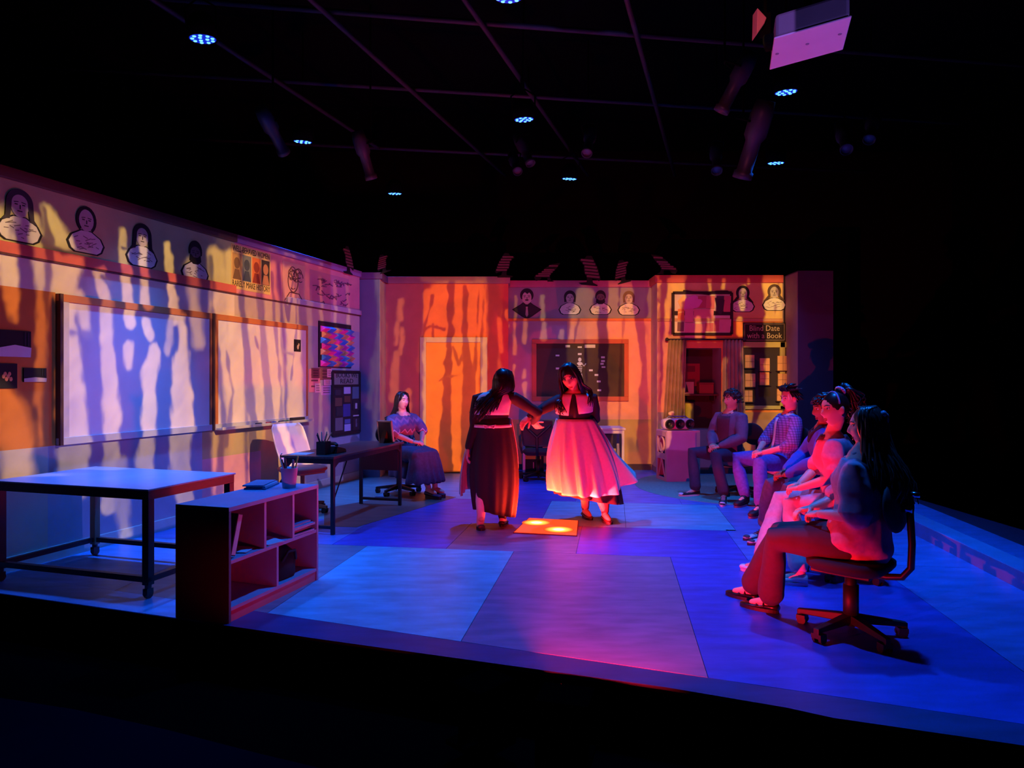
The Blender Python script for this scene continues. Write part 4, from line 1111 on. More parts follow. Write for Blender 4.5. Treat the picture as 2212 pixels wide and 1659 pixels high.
office_chair('office chair of the half hidden person in the blue jacket', face(2.98, 6.45, -.95, .3), DARKSEAT, 'oval', spin=.5, group='chairs of the seated group')
office_chair('office chair of the man in the blue checked shirt', face(3.30, 8.38, -1, 0), paint(150, 140, 165, .7), 'oval', spin=.1, group='chairs of the seated group')
office_chair('office chair of the dark-haired man on the round rug', face(3.02, 9.22, -.88, -.47), paint(90, 84, 110, .7), 'oval', spin=.5, group='chairs of the seated group')
office_chair('office chair of the woman in the zigzag sweater', face(-1.52, 9.32, .75, -.66), DARKSEAT, 'oval', spin=.3, group='chairs at the desks')
office_chair('white shell office chair pushed in behind the black desk', face(-2.42, 8.02, .80, -.60), paint(150, 82, 70, .7), 'shell', seat_s=(.48, .48, .06), seat_h=.53, leg_c=paint(170, 120, 84, .6), group='chairs at the desks', spin=.7)
office_chair('black mesh office chair in front of the white table', face(.40, 10.6, .1, 1), DARKSEAT, 'mesh', group='chairs at the desks', spin=.3)

# ------------------------------------------------------------------ worktable at the front left
a17 = math.atan2(LWS, 1)
WT = T(-2.52, 4.81, 0, 0) @ Matrix(((-.956, .294, 0, 0), (.294, .956, 0, 0), (0, 0, 1, 0), (0, 0, 0, 1)))     # x along the front edge to the left, y to the back
t = thing('work_table', 'large steel framed work table on casters at the front left, its top lit blue', 'table', WT)
Lx, Ly, H = 1.45, .88, .77
MB().span((-.01, -.01, H - .012), (Lx + .01, Ly + .01, H)).build('tabletop', paint(165, 188, 215, .36, .06), t, bevel=.003)
MB().span((0, 0, H - .075), (Lx, .04, H - .012)).span((0, Ly - .04, H - .075), (Lx, Ly, H - .012)).span((0, .04, H - .075), (.04, Ly - .04, H - .012)).span((Lx - .04, .04, H - .075), (Lx, Ly - .04, H - .012)).build('apron', STEEL, t)
for x_ in (0, Lx - .055):
    for y_ in (0, Ly - .055):
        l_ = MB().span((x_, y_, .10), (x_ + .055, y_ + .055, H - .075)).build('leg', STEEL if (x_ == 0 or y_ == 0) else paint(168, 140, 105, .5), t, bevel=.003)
        cs = MB().cyl((x_ + .028, y_ + .028, .075), (x_ + .028, y_ + .028, .10), .022).span((x_ + .008, y_ + .0, .03), (x_ + .014, y_ + .055, .075)).span((x_ + .042, y_ + .0, .03), (x_ + .048, y_ + .055, .075)).cyl((x_ + .016, y_ + .03, .038), (x_ + .040, y_ + .03, .038), .034)
        cs.build('caster', paint(70, 66, 66, .4), l_)
for a, b in (((0, 0, .12), (Lx, .04, .16)), ((0, Ly - .04, .12), (Lx, Ly, .16)), ((0, 0, .12), (.04, Ly, .16)), ((Lx - .04, 0, .12), (Lx, Ly, .16))):
    MB().span(a, b).build('stretcher', STEEL, t, bevel=.003)

# ------------------------------------------------------------------ low bookcase
BM = T(-1.77, 4.34, 0, 0) @ Matrix(((.294, -.956, 0, 0), (.956, .294, 0, 0), (0, 0, 1, 0), (0, 0, 0, 1)))      # x along its open front (away from us), y towards its back
t = thing('bookcase', 'low grey two-tier bookcase with five compartments at the stage edge', 'bookcase', BM)
BL, BD, BH, th = 1.0, .41, .73, .022
BC = paint(178, 150, 176, .6, .05)
EDGE = paint(150, 146, 176, .6, .05)
MB().span((0, 0, BH - .028), (BL, BD, BH)).build('top_board', paint(125, 140, 175, .6), t, bevel=.002)
MB().span((0, 0, 0), (th, BD, BH - .028)).build('side_board', paint(95, 92, 112), t, bevel=.002)  # near end painted darker than the far one, its shade in the colour
MB().span((BL - th, 0, 0), (BL, BD, BH - .028)).build('side_board', BC, t, bevel=.002)
MB().span((th, BD - .012, .06), (BL - th, BD, BH - .028)).build('back_board', BC, t)
MB().span((th, .004, .37), (BL - th, BD - .012, .392)).build('shelf_board', BC, t)
MB().span((th, .004, .075), (BL - th, BD - .012, .097)).build('shelf_board', BC, t)
MB().span((th, .012, 0), (BL - th, .03, .075)).build('kick_board', paint(205, 120, 130), t)
for x_, z0_, z1_ in ((.355, .392, BH - .028), (.675, .392, BH - .028), (.49, .097, .37)):
    MB().span((x_, .004, z0_), (x_ + th, BD - .012, z1_)).build('divider', BC, t)
def on(mx, x, y, z, rz=0): return mx @ T(x, y, z, rz)
o = thing('ring_binder', 'dark binder leaning in the first upper compartment of the bookcase', 'binder', on(BM, .05, .03, .410) @ Matrix.Rotation(.28, 4, 'Y'))
MB().span((0, 0, .004), (.05, .30, .27)).build('cover', paint(30, 28, 36, .5), o, bevel=.004)
MB().span((.006, -.002, .01), (.044, .294, .264)).build('page_block', paint(190, 185, 190), o)
for i, (x_, y_, n_, rz, lab) in enumerate(((.20, .03, 2, .2, 'loose papers at the bottom of the first upper compartment'), (.42, .02, 2, -.3, 'white papers slipping forward in the middle upper compartment'))):
    o = thing('paper_sheaf', lab, 'papers', on(BM, x_, y_, .3935, rz), 'papers in the bookcase')
    for q in range(n_):
        MB().add([(0, 0, .003 + .004 * q), (.14, .01, .003 + .004 * q), (.15, .2, .012 + .004 * q), (.0, .21, .006 + .004 * q), (0, 0, .001 + .004 * q), (.14, .01, .001 + .004 * q), (.15, .2, .010 + .004 * q), (.0, .21, .004 + .004 * q)], [(0, 1, 2, 3), (7, 6, 5, 4), (0, 4, 5, 1), (1, 5, 6, 2), (2, 6, 7, 3), (3, 7, 4, 0)]).build('sheet', paint(215, 210, 220), o)
for q in range(5):
    lab = ('bottom', 'second', 'middle', 'fourth', 'top')[q]
    o = thing('magazine', '%s magazine of the stack in the last upper compartment' % lab, 'magazine', on(BM, .705 + .008 * (q % 2), .012 + .01 * ((q * 2) % 3), .3930 + .0155 * q, .05 * (q % 3 - 1)), 'magazines in the bookcase')
    MB().span((0, 0, 0), (.24, .30, .0145)).build('page_block', paint(200, 195, 210), o)
    MB().span((-.002, -.002, .0), (.243, .303, .0015)).span((-.002, -.002, .0132), (.243, .303, .0148)).build('cover', paint(*((90, 84, 120), (150, 120, 140), (60, 60, 80), (160, 150, 180), (120, 116, 150))[q]), o)
o = thing('black_bag', 'black soft bag in the lower right compartment of the bookcase', 'bag', on(BM, .52, .03, .099))
rs = []
for z, k in ((0.0, .92), (.02, 1.0), (.10, .98), (.17, .80), (.215, .52), (.235, .2)):
    rs.append([(.17 + math.copysign(abs(math.cos(a)) ** .7, math.cos(a)) * .16 * k + .02 * math.sin(3 * a + z * 20), .15 + math.copysign(abs(math.sin(a)) ** .7, math.sin(a)) * .14 * k, z) for a in np.linspace(0, 2 * PI, 28, endpoint=False)])
MB().rings(rs).build('body', paint(20, 19, 22, .8), o, smooth=True)
MB().tube([(.10, .02, .14), (.14, .0, .20), (.22, .0, .19), (.26, .02, .12)], .011, 8).build('strap', paint(28, 26, 30), o, smooth=True)
# on top of the bookcase
o = thing('pen_cup', 'tall pale paper cup of pens on top of the bookcase', 'pen cup', on(BM, .80, .12, BH))
MB().lathe([(.004, 0), (.047, 0), (.062, .145), (.064, .15), (.058, .15), (.045, .012), (.004, .012)], n=28).build('cup', paint(205, 175, 190, .7), o, smooth=True)
r = random.Random(2)
for q, cc in enumerate(((180, 70, 60), (150, 60, 50), (225, 215, 210), (60, 60, 70), (150, 150, 160), (235, 200, 90))):
    a = q * 1.05
    MB().tube([(.02 * math.cos(a), .02 * math.sin(a), .02), (.062 * math.cos(a), .062 * math.sin(a), .19 + .02 * (q % 3))], .0055, 6).build('pen', paint(*cc), o, smooth=True)
ps = MB().tube([(-.03, .0, .05), (-.075, .01, .215)], .006, 6).tube([(-.075, .01, .21), (-.09, .012, .245), (-.07, .014, .26)], .004, 6)
ps.build('scissors', CHROME, o, smooth=True)
o = thing('paper_tray', 'pair of flat blue folders with papers on the far end of the bookcase', 'folder', on(BM, .66, .22, BH, .3))
MB().span((0, 0, 0), (.30, .16, .012)).build('folder', paint(70, 110, 140), o, bevel=.002)
MB().span((.02, .01, .012), (.29, .15, .024)).build('papers', paint(190, 200, 215), o)
MB().span((.0, .02, .024), (.28, .17, .034)).build('folder', paint(80, 120, 150), o, bevel=.002)
o = thing('tape_roll', 'white roll of tape beside the pen cup on the bookcase', 'tape', on(BM, .92, .20, BH))
MB().lathe([(.022, 0), (.045, 0), (.045, .045), (.022, .045), (.022, 0)], n=24).build('roll', paint(210, 205, 205), o, smooth=True)
MB().lathe([(.018, .0), (.022, .0), (.022, .045), (.018, .045), (.018, .0)], n=24).build('core', paint(150, 120, 90), o, smooth=True)

# ------------------------------------------------------------------ black desk
dv = Vector((.25, .968, 0)).normalized(); wv = Vector((-dv.y, dv.x, 0))
DM = Matrix(((dv.x, wv.x, 0, -1.75), (dv.y, wv.y, 0, 6.81), (0, 0, 1, 0), (0, 0, 0, 1)))      # x away from us along the desk, y to its left side
t = thing('writing_desk', 'black steel writing desk with a worn top, between the bookcase and the seated woman', 'desk', DM)
DL, DWd, DH = 1.66, .55, .775
MB().span((-.03, -.02, DH - .022), (DL + .02, DWd + .02, DH)).build('desktop', mat('worn_top', lin((84, 66, 64)), .35, .35, 9, bump=.05, stretch=(.6, 4, 1)), t, bevel=.004)
MB().span((0, .01, DH - .075), (DL, .03, DH - .022)).span((0, DWd - .03, DH - .075), (DL, DWd - .01, DH - .022)).span((0, .03, DH - .075), (.02, DWd - .03, DH - .022)).span((DL - .02, .03, DH - .075), (DL, DWd - .03, DH - .022)).build('apron', STEEL, t)
for x_ in (0, DL - .036):
    for y_ in (0, DWd - .036):
        l_ = MB().span((x_, y_, 0), (x_ + .036, y_ + .036, DH - .022)).build('leg', STEEL, t, bevel=.003)
        sx = 1 if x_ == 0 else -1; sy = 1 if y_ == 0 else -1
        gx, gy = x_ + .018, y_ + .018
        MB().prism([(gx, DH - .13), (gx + sx * .10, DH - .075), (gx, DH - .075)], gy - .012, gy + .012).build('gusset', STEEL, l_)
MB().span((DL - .036, .03, .06), (DL, DWd - .03, .09)).build('stretcher', STEEL, t)
MB().span((0, .036, .06), (.036, DWd - .036, .09)).build('stretcher', STEEL, t)
MB().span((DL - .05, .03, .43), (DL - .036, DWd - .03, DH - .075)).build('modesty_panel', paint(34, 26, 40, .7), t)
MB().tube([(.05, .018, .36), (.30, .018, DH - .08)], .007, 6).build('brace', STEEL, t)
o = thing('mesh_pen_pot', 'square black mesh pot of pencils on the black desk', 'pen pot', on(DM, .16, .20, DH))
MB().span((-.055, -.05, 0), (.055, .05, .006)).span((-.055, -.05, 0), (-.05, .05, .13)).span((.05, -.05, 0), (.055, .05, .13)).span((-.05, -.05, 0), (.05, -.045, .13)).span((-.05, .045, 0), (.05, .05, .13)).build('pot', paint(18, 16, 18), o)
for q, (cc, dx, dy) in enumerate((((235, 150, 110), .03, -.01), ((235, 130, 90), .05, -.03), ((230, 170, 140), .0, -.02), ((60, 56, 66), -.05, .02), ((70, 66, 70), -.02, .03), ((200, 200, 205), -.03, .0))):
    MB().tube([(.0, .0, .01), (dx * .5, dy * .5 + .01, .1), (dx * 1.3, dy * 1.8, .20 + .012 * (q % 3))], .006, 6).build('pencil', paint(*cc), o, smooth=True)
o = thing('desk_phone', 'black desk telephone with pale blue keys beside the pencil pot', 'telephone', on(DM, .34, .18, DH))
MB().prism([(-.10, 0), (.12, 0), (.10, .035), (-.08, .075)], -.08, .08).build('body', paint(22, 20, 22, .4), o, bevel=.006)
MB().tube([(-.06, -.062, .085), (-.04, -.03, .098), (-.04, .03, .098), (-.06, .062, .085)], .018, 8).build('handset', paint(20, 18, 20, .4), o, smooth=True)
for q in range(6):
    MB().box((.01 + .028 * (q % 3), -.03 + .045 * (q // 3), .066 - .0105 * (q % 3)), (.02, .03, .008)).build('key', paint(120, 180, 230, .4), o)
o = thing('paper_sheet', 'white sheet of paper on the near left corner of the black desk', 'paper', on(DM, .06, .34, DH, .1))
MB().span((0, 0, 0), (.21, .19, .002)).build('sheet', paint(225, 220, 230), o)
o = thing('photo_frame', 'dark picture frame standing on the far end of the black desk, seen from behind', 'picture frame', on(DM, DL - .12, .14, DH, -.25))
Rt = Matrix.Rotation(-.18, 4, 'Y')
fm = MB().span((-.012, -.10, 0), (.004, .10, .26)).build('back_panel', paint(58, 40, 40), o); fm.matrix_local = Rt
fm2 = MB()
for a, b in (((-.016, -.11, 0), (.008, -.095, .27)), ((-.016, .095, 0), (.008, .11, .27)), ((-.016, -.11, .255), (.008, .11, .27)), ((-.016, -.11, 0), (.008, .11, .012))): fm2.span(a, b)
fm2 = fm2.build('rim', paint(190, 160, 130), o); fm2.matrix_local = Rt
MB().prism([(-.02, .0), (-.10, .0), (-.035, .16)], -.03, .03).build('strut', paint(48, 34, 36), o)

# ------------------------------------------------------------------ white table at the back
TM = T(.15, 10.92, 0, 0)
t = thing('white_table', 'white laminate table against the blackboard wall, behind the dancers', 'table', TM)
tl = 1.64
WH = paint(205, 195, 205, .5, .05)
MB().span((0, 0, .735), (tl, .6, .765)).build('tabletop', WH, t, bevel=.004)
MB().span((.03, .03, .68), (tl - .03, .05, .735)).span((.03, .55, .68), (tl - .03, .57, .735)).build('apron', WH, t)
for x_ in (.02, tl - .06):
    for y_ in (.02, .54): MB().span((x_, y_, 0), (x_ + .04, y_ + .04, .735)).build('leg', WH, t, bevel=.003)
o = thing('dark_drape', 'dark cloth hanging under the right end of the white table', 'cloth', T(1.05, 11.0, 0))
rs = []
for z in np.linspace(.22, .67, 6):
    rs.append([(x_, .03 * math.sin(x_ * 26 + z * 3) * (1.1 - z), z - .06 * (x_ - .3) * (1 if z < .3 else 0)) for x_ in np.linspace(0, .55, 30)])
b = MB().rings(rs, caps=False, closed=False).build('cloth', paint(66, 46, 66, .9), o, smooth=True); s_ = b.modifiers.new('s', 'SOLIDIFY'); s_.thickness = .006
MB().span((.0, -.004, .665), (.55, .004, .679)).build('hem_strip', paint(66, 46, 66, .9), o)
o = thing('backpack', 'black backpack with yellow stripes standing under the white table', 'backpack', T(.34, 11.12, 0))
rs = []
for z, k in ((0, .9), (.03, 1), (.34, .98), (.46, .85), (.52, .5)):
    rs.append([(math.copysign(abs(math.cos(a)) ** .5, math.cos(a)) * .17 * k, math.copysign(abs(math.sin(a)) ** .5, math.sin(a)) * .11 * k, z) for a in np.linspace(0, 2 * PI, 24, endpoint=False)])
MB().rings(rs).build('body', paint(36, 30, 40, .85), o, smooth=True)
MB().span((-.165, -.122, .41), (.0, -.106, .46)).span((-.155, -.122, .27), (.12, -.108, .33)).build('yellow_stripe', paint(200, 195, 60), o)
MB().span((-.006, -.126, .12), (.006, -.112, .22)).build('zip', paint(190, 180, 180), o)
for i, (x_, lab) in enumerate(((.05, 'dark goblet at the left end of the white table'), (.12, 'second dark goblet on the white table, next to the dancers'))):
    o = thing('goblet', lab, 'goblet', T(.16 + x_, 11.1, .765), 'goblets on the white table')
    MB().lathe([(.002, 0), (.03, 0), (.026, .006), (.006, .012), (.006, .05), (.028, .07), (.034, .12), (.030, .12), (.022, .074), (.002, .066)], n=18).build('bowl', paint(70, 58, 74, .3), o, smooth=True)
    MB().lathe([(.002, .0015), (.031, .0015), (.031, -.0), (.002, 0)], n=18).build('foot_ring', paint(185, 170, 190, .4), o)

# ------------------------------------------------------------------ speaker pedestal and boombox
p0 = FL(1441, 1042); p1 = FL(1512, 1040)
SM = T(p0.x, p0.y, 0, math.atan2(p1.y - p0.y, p1.x - p0.x))
t = thing('storage_cube', 'lilac open-sided pedestal shelf with cut-out white side, under the boombox', 'shelf unit', SM)
sw, sd, sh = (p1 - p0).length, .42, .765
LIL = paint(190, 150, 205, .6, .05)
MB().span((0, 0, 0), (sw - .05, .02, sh - .02)).build('front_panel', LIL, t)
MB().span((sw - .05, -.004, 0), (sw, .02, sh - .02)).build('corner_post', paint(215, 185, 185, .6), t)
MB().span((0, 0, sh - .02), (sw, sd, sh)).build('top_board', paint(205, 170, 200, .6), t, bevel=.003)
MB().span((sw - .02, .02, 0), (sw, sd, sh - .02)).build('side_panel', LIL, t)
MB().span((0, sd - .02, 0), (sw - .02, sd, sh - .02)).build('back_panel', LIL, t)
sp = MB()
for a, b in (((-.004, .02, 0), (.014, .07, sh - .02)), ((-.004, sd - .06, 0), (.014, sd - .02, sh - .02)), ((-.004, .07, .0), (.014, sd - .06, .06)), ((-.004, .07, sh - .09), (.014, sd - .06, sh - .02)), ((-.004, .07, .33), (.014, sd - .06, .42))): sp.span(a, b)
sp.build('side_frame', paint(196, 160, 165, .6), t)
rg = MB()
rg.tube([(.005, .22 + .10 * math.cos(a), .55 + .11 * math.sin(a)) for a in np.linspace(0, 2 * PI, 18)], .014, 6)
rg.tube([(.005, .08, .05), (.005, .21, .34), (.005, .34, .05)], .014, 6)
rg.build('cut_out_letter', paint(196, 160, 165, .6), t)
BMx = SM @ T(.235, .16, sh, -.06)
o = thing('boombox', 'silver boombox with three round black speakers on the lilac pedestal', 'boombox', BMx)
rs = []
for x_, k in ((-.245, .55), (-.23, .82), (-.16, 1), (.16, 1), (.23, .82), (.245, .55)):
    rs.append([(x_, math.copysign(abs(math.cos(a)) ** .7, math.cos(a)) * .095 * k, .095 + math.copysign(abs(math.sin(a)) ** .75, math.sin(a)) * .088 * k) for a in np.linspace(0, 2 * PI, 24, endpoint=False)])
MB().rings(rs).build('body', paint(205, 195, 210, .28, .04), o, smooth=True)
for x_ in (-.155, .005, .16):
    s_ = MB().lathe([(.002, 0), (.070, 0), (.074, .006), (.070, .022), (.058, .022), (.052, .010), (.002, .004)], n=28).build('speaker', paint(16, 15, 20, .5), o, smooth=True)
    s_.matrix_local = Matrix.Translation((x_, -.092, .095)) @ Matrix.Rotation(PI / 2, 4, 'X')
    c_ = MB().ell((0, 0, .006), (.02, .02, .009)).build('dust_cap', paint(50, 46, 56, .35), s_, smooth=True)
MB().tube([(-.17, .02, .175), (-.13, .02, .205), (.13, .02, .205), (.17, .02, .175)], .010, 8).build('handle', paint(90, 100, 160, .3), o, smooth=True)
MB().prism([(-.10, .03), (-.06, .16), (-.045, .16), (-.07, .03)], -.098, -.07).build('pink_strip', paint(240, 80, 140, .4), o)
o = thing('paper_ball', 'crumpled pale paper ball on top of the boombox', 'paper', BMx @ T(-.09, .02, .222))
b = MB().ell((0, 0, .03), (.05, .04, .034), None, 14, 9)
b.v = [(x_ + .006 * math.sin(40 * y_ + 9 * z_), y_ + .006 * math.sin(50 * z_ + 20 * x_), z_ + (.005 * math.sin(60 * x_) if z_ > .01 else 0)) for x_, y_, z_ in b.v]
b.build('paper', paint(225, 195, 150, .85), o)

# ------------------------------------------------------------------ lighting rig
RIG = paint(52, 48, 62, .6, .2)
def pipe(a, b, label, r=.028):
    o = thing('lighting_pipe', label, 'pipe', Matrix.Translation(a))
    MB().cyl((0, 0, 0), Vector(b) - Vector(a), r, n=12).build('tube', RIG, o, smooth=True)
GZ = 5.2
lens_e = mat('led_lens', (.3, .5, 1), .3, .02, 5, emit=(.10, .42, 1.0), strength=2.6)
plate_e = mat('led_plate', (.01, .02, .3), .4, .02, 5, emit=(.004, .02, .62), strength=.9)
where = ('nearest the audience on the left', 'cut off by the top of the picture', 'second from the left, over the side wall', 'above the dancers, nearer one', 'above the far corner on the left', 'above the far end of the blackboard', 'on the right, under the projector', 'farthest on the right')
def par_can(p, lab, tilt):
    t = thing('par_light_can', 'round blue LED stage light %s' % lab, 'stage light', Matrix.Translation(p) @ tilt @ Matrix.Scale(1.16, 4), 'blue LED pars on the grid')
    MB().lathe([(.002, .001), (.108, .001), (.112, -.006), (.112, .10), (.085, .17), (.04, .20), (.002, .20)], n=28).build('housing', MATTBLACK, t, smooth=True)
    MB().lathe([(.002, -.002), (.100, -.002), (.100, .0), (.002, .0)], n=28).build('face_plate', plate_e, t)
    for k, (rr, a) in enumerate([(.078, 2 * PI * q / 9) for q in range(9)] + [(.034, 2 * PI * q / 3 + .3) for q in range(3)]):
        MB().ell((rr * math.cos(a), rr * math.sin(a), -.004), (.0155, .0155, .006), None, 10, 5).build('led', lens_e, t, smooth=True)
    MB().tube([(-.118, 0, .06), (-.125, 0, .24), (0, 0, .32), (.125, 0, .24), (.118, 0, .06)], .009, 6).build('yoke', MATTBLACK, t, smooth=True)
    MB().span((-.02, -.03, .31), (.02, .03, .40)).cyl((0, 0, .38), tilt.inverted().to_3x3() @ Vector((0, 0, 1.27)), .009, n=6).build('clamp', MATTBLACK, t)
for i, p in enumerate(PARS):
    par_can(p, where[i], Matrix.Rotation(.10 + .02 * (i % 3), 4, 'X') @ Matrix.Rotation(.05 * (i % 3 - 1), 4, 'Y'))
gd = Vector((.30, .954, 0)).normalized()
def along(px, pv, y0, y1, lab):
    k = (px - U0) / FOC; Y = (GZ - CH) * FOC / (V0 - pv); X_ = k * Y
    pipe((X_ + (y0 - Y) * gd.x / gd.y, y0, GZ), (X_ + (y1 - Y) * gd.x / gd.y, y1, GZ), lab)
along(860, 170, 3.5, 12.5, 'lighting grid pipe running back above the black desk')
along(1130, 180, 3.5, 12.5, 'lighting grid pipe running back above the dancers')
along(1395, 150, 3.5, 12.5, 'lighting grid pipe running back above the framed collage')
along(560, 150, 3.5, 11.0, 'lighting grid pipe running back near the side wall')
for Y, lab in ((4.9, 'nearest lighting pipe across the stage'), (6.0, 'second lighting pipe across the stage'), (7.4, 'third lighting pipe across the stage'), (9.2, 'fourth lighting pipe across the stage'), (11.6, 'lighting pipe across the far end of the stage')):
    pipe((-6, Y - 1.0, GZ + .06), (6.5, Y + .9, GZ + .06), lab)

def profile_light(p, aim, lab, s=1.0, c=None):
    d = (Vector(aim) - Vector(p)).normalized()
    M_ = Matrix.Translation(p) @ d.to_track_quat('-Z', 'Y').to_matrix().to_4x4()
    t = thing('profile_spotlight', lab, 'stage light', M_, 'profile spotlights on the grid')
    b = c or paint(60, 55, 70, .45)
    MB().lathe([(.002, .16 * s), (.07 * s, .16 * s), (.085 * s, .05 * s), (.085 * s, -.10 * s), (.06 * s, -.14 * s), (.06 * s, -.36 * s), (.075 * s, -.37 * s), (.075 * s, -.42 * s), (.066 * s, -.42 * s), (.055 * s, -.34 * s), (.002, -.33 * s)], n=22).build('barrel', b, t, smooth=True)
    MB().lathe([(.002, -.385 * s), (.066 * s, -.385 * s), (.066 * s, -.38 * s), (.002, -.37 * s)], n=22).build('lens', paint(120, 110, 130, .1), t, smooth=True)
    MB().tube([(-.09 * s, 0, 0), (-.10 * s, .16 * s, 0), (0, .20 * s, 0), (.10 * s, .16 * s, 0), (.09 * s, 0, 0)], .010 * s, 6).build('yoke', MATTBLACK, t)
    iv = M_.inverted(); q0 = Vector((0, .20 * s, 0)); w0 = M_ @ q0
    MB().cyl(q0, iv @ Vector((w0.x, w0.y, 6.15)), .012, n=8).build('hanger', MATTBLACK, t)
for (u, v, Y, aim, lab) in ((578, 262, 7.5, (-2, 11, 2), 'profile spotlight over the whiteboards'), (1125, 310, 10.4, (2.2, 8, 0), 'profile spotlight beside the middle blue par, its barrel catching purple'),
                            (1275, 292, 9.6, (0, 6, 0), 'profile spotlight to the right of the middle blue par'), (1110, 345, 11.0, (1, 6, .5), 'small profile spotlight over the door wall'),
                            (1546, 330, 9.6, (2, 6, 0), 'profile spotlight over the window wall'), (1605, 150, 6.6, (0, 8, 0), 'profile spotlight left of the projector'),
                            (1820, 290, 8.6, (3.0, 5, 1), 'profile spotlight at the dark right side, its rim catching warm light'), (1885, 264, 8.9, (2.6, 6, 1), 'second profile spotlight at the dark right side'), (780, 312, 8.4, (-1, 10, 1), 'small profile spotlight near the corner column'),
                            (1640, 265, 7.4, (2, 9, 1), 'large dark profile spotlight near the right blue par')):
    profile_light(P(u, v, Y), aim, lab, 1.0 if 'large' not in lab else 1.4)

# projector whose underside takes the added violet fill
c4 = [P(1662, 148, 4.955), P(1821, 104, 4.65), P(1840, 32, 4.226), P(1672, 80, 4.5)]
cen = sum(c4, Vector()) / 4
ux = ((c4[1] - c4[0]) + (c4[2] - c4[3])).normalized(); uy = ((c4[3] - c4[0]) + (c4[2] - c4[1])); uy = (uy - ux * uy.dot(ux)).normalized(); uz = ux.cross(uy)
pm = Matrix(((ux.x, uy.x, uz.x, cen.x), (ux.y, uy.y, uz.y, cen.y), (ux.z, uy.z, uz.z, cen.z), (0, 0, 0, 1)))
t = thing('projector', 'white ceiling projector lit purple, hanging at the top right', 'projector', pm)
inv = pm.inverted(); pl = [inv @ q for q in c4]
WP_ = paint(225, 205, 225, .5, .03)
MB().slab([(q.x, q.y) for q in pl], -.0, .012).build('base_plate', WP_, t, bevel=.006)
MB().slab([(q.x * .96, q.y * .96) for q in pl], -.15, -.0).build('housing', paint(120, 112, 124, .6), t, bevel=.02)
for a, b in ((-.2, .0), (0, .02), (.2, .03)):
    MB().lathe([(.002, .015), (.012, .015), (.012, .012), (.002, .012)], c=(a, b, 0), n=10).build('screw_foot', paint(150, 130, 160), t)
ls = MB().lathe([(.002, .02), (.05, .02), (.055, .0), (.055, -.05), (.045, -.05), (.042, -.02), (.002, -.015)], n=22).build('lens_barrel', MATTBLACK, t, smooth=True)
lp = inv @ P(1660, 108, 4.72)
ls.matrix_local = Matrix.Translation(lp + Vector((.03, 0, -.05))) @ Matrix.Rotation(PI / 2, 4, 'Y')
le = MB().ell((0, 0, 0), (.02, .014, .02)).build('lens', mat('lens_glow', (.6, .8, 1), .1, .02, 4, emit=(.55, .85, 1.0), strength=3.0), ls, smooth=True)
le.matrix_local = Matrix.Translation((0, 0, -.045))
MB().cyl((0, 0, -.15), pm.inverted() @ Vector((cen.x, cen.y + .1, 6.15)), .025).build('ceiling_pole', MATTBLACK, t)
sp = thing('speaker_horn', 'small pinkish loudspeaker left of the projector', 'speaker', Matrix.Translation(P(1640, 52, 4.9)))
MB().prism([(-.035, -.10), (.02, -.02), (.035, .02), (-.03, .09)], -.05, .05).build('cabinet', paint(200, 150, 150, .6), sp, bevel=.005)
MB().box((.05, .02, 0), (.06, .05, .16)).cyl((.05, .02, .05), (.05, .02, .5), .012).build('bracket', MATTBLACK, sp)

# ------------------------------------------------------------------ people: helpers
def V(*a): return Vector(a)
def lerp(a, b, t): return a + (b - a) * t

def remeshed(mb, voxel, name, mats, wrinkle=0.0, wfreq=(16, 16, 9), seed=1, extra=None, parent=None, smooth_it=2, axis_fold=None):
    """one continuous skin over overlapping closed shapes"""
    me = mb.mesh(name, mats, True)
    o = bpy.data.objects.new(name, me); COL.objects.link(o)
    m = o.modifiers.new('r', 'REMESH'); m.mode = 'VOXEL'; m.voxel_size = voxel; m.use_smooth_shade = True
    if smooth_it:
        s_ = o.modifiers.new('s', 'SMOOTH'); s_.iterations = smooth_it; s_.factor = .5
    dg = bpy.context.evaluated_depsgraph_get()
    me2 = bpy.data.meshes.new_from_object(o.evaluated_get(dg))
    o.modifiers.clear(); o.data = me2; bpy.data.meshes.remove(me)
    me2.name = name
    if not me2.materials:
        for q in (mats if isinstance(mats, (list, tuple)) else [mats]): me2.materials.append(q)
    n = len(me2.vertices)
    if wrinkle or axis_fold:
        co = np.empty(n * 3, np.float32); me2.vertices.foreach_get('co', co); co = co.reshape(-1, 3)
        no = np.empty(n * 3, np.float32); me2.vertices.foreach_get('normal', no); no = no.reshape(-1, 3)
        r = np.random.default_rng(seed); d = np.zeros(n)
        for k in range(7):
            f = r.normal(0, 1, 3) * np.array(wfreq); g_ = r.normal(0, 1, 3) * 9
            d += np.sin(co @ f + 1.6 * np.sin(co @ g_ + r.uniform(0, 6)) + r.uniform(0, 6))
        d = d / 2.6
        d = np.sign(d) * np.abs(d) ** 1.2
        co += no * (d * wrinkle)[:, None].astype(np.float32)
        if axis_fold:
            c_, amp, num, z0, z1 = axis_fold
            a = np.arctan2(co[:, 1] - c_[1], co[:, 0] - c_[0])
            w_ = np.clip((z1 - co[:, 2]) / (z1 - z0), 0, 1)
            co += no * (amp * w_ * np.sin(num * a + 2.2 * np.sin(2 * a + 3 * co[:, 2])))[:, None].astype(np.float32)
        me2.vertices.foreach_set('co', co.ravel())
    if extra is not None and extra.v:
        bm = bmesh.new(); bm.from_mesh(me2)
        em = extra.mesh('e', mats, True); bm.from_mesh(em); bm.to_mesh(me2); bm.free(); bpy.data.meshes.remove(em)
    me2.polygons.foreach_set('use_smooth', [True] * len(me2.polygons))
    me2.update()
    if parent is not None: o.parent = parent
    return o

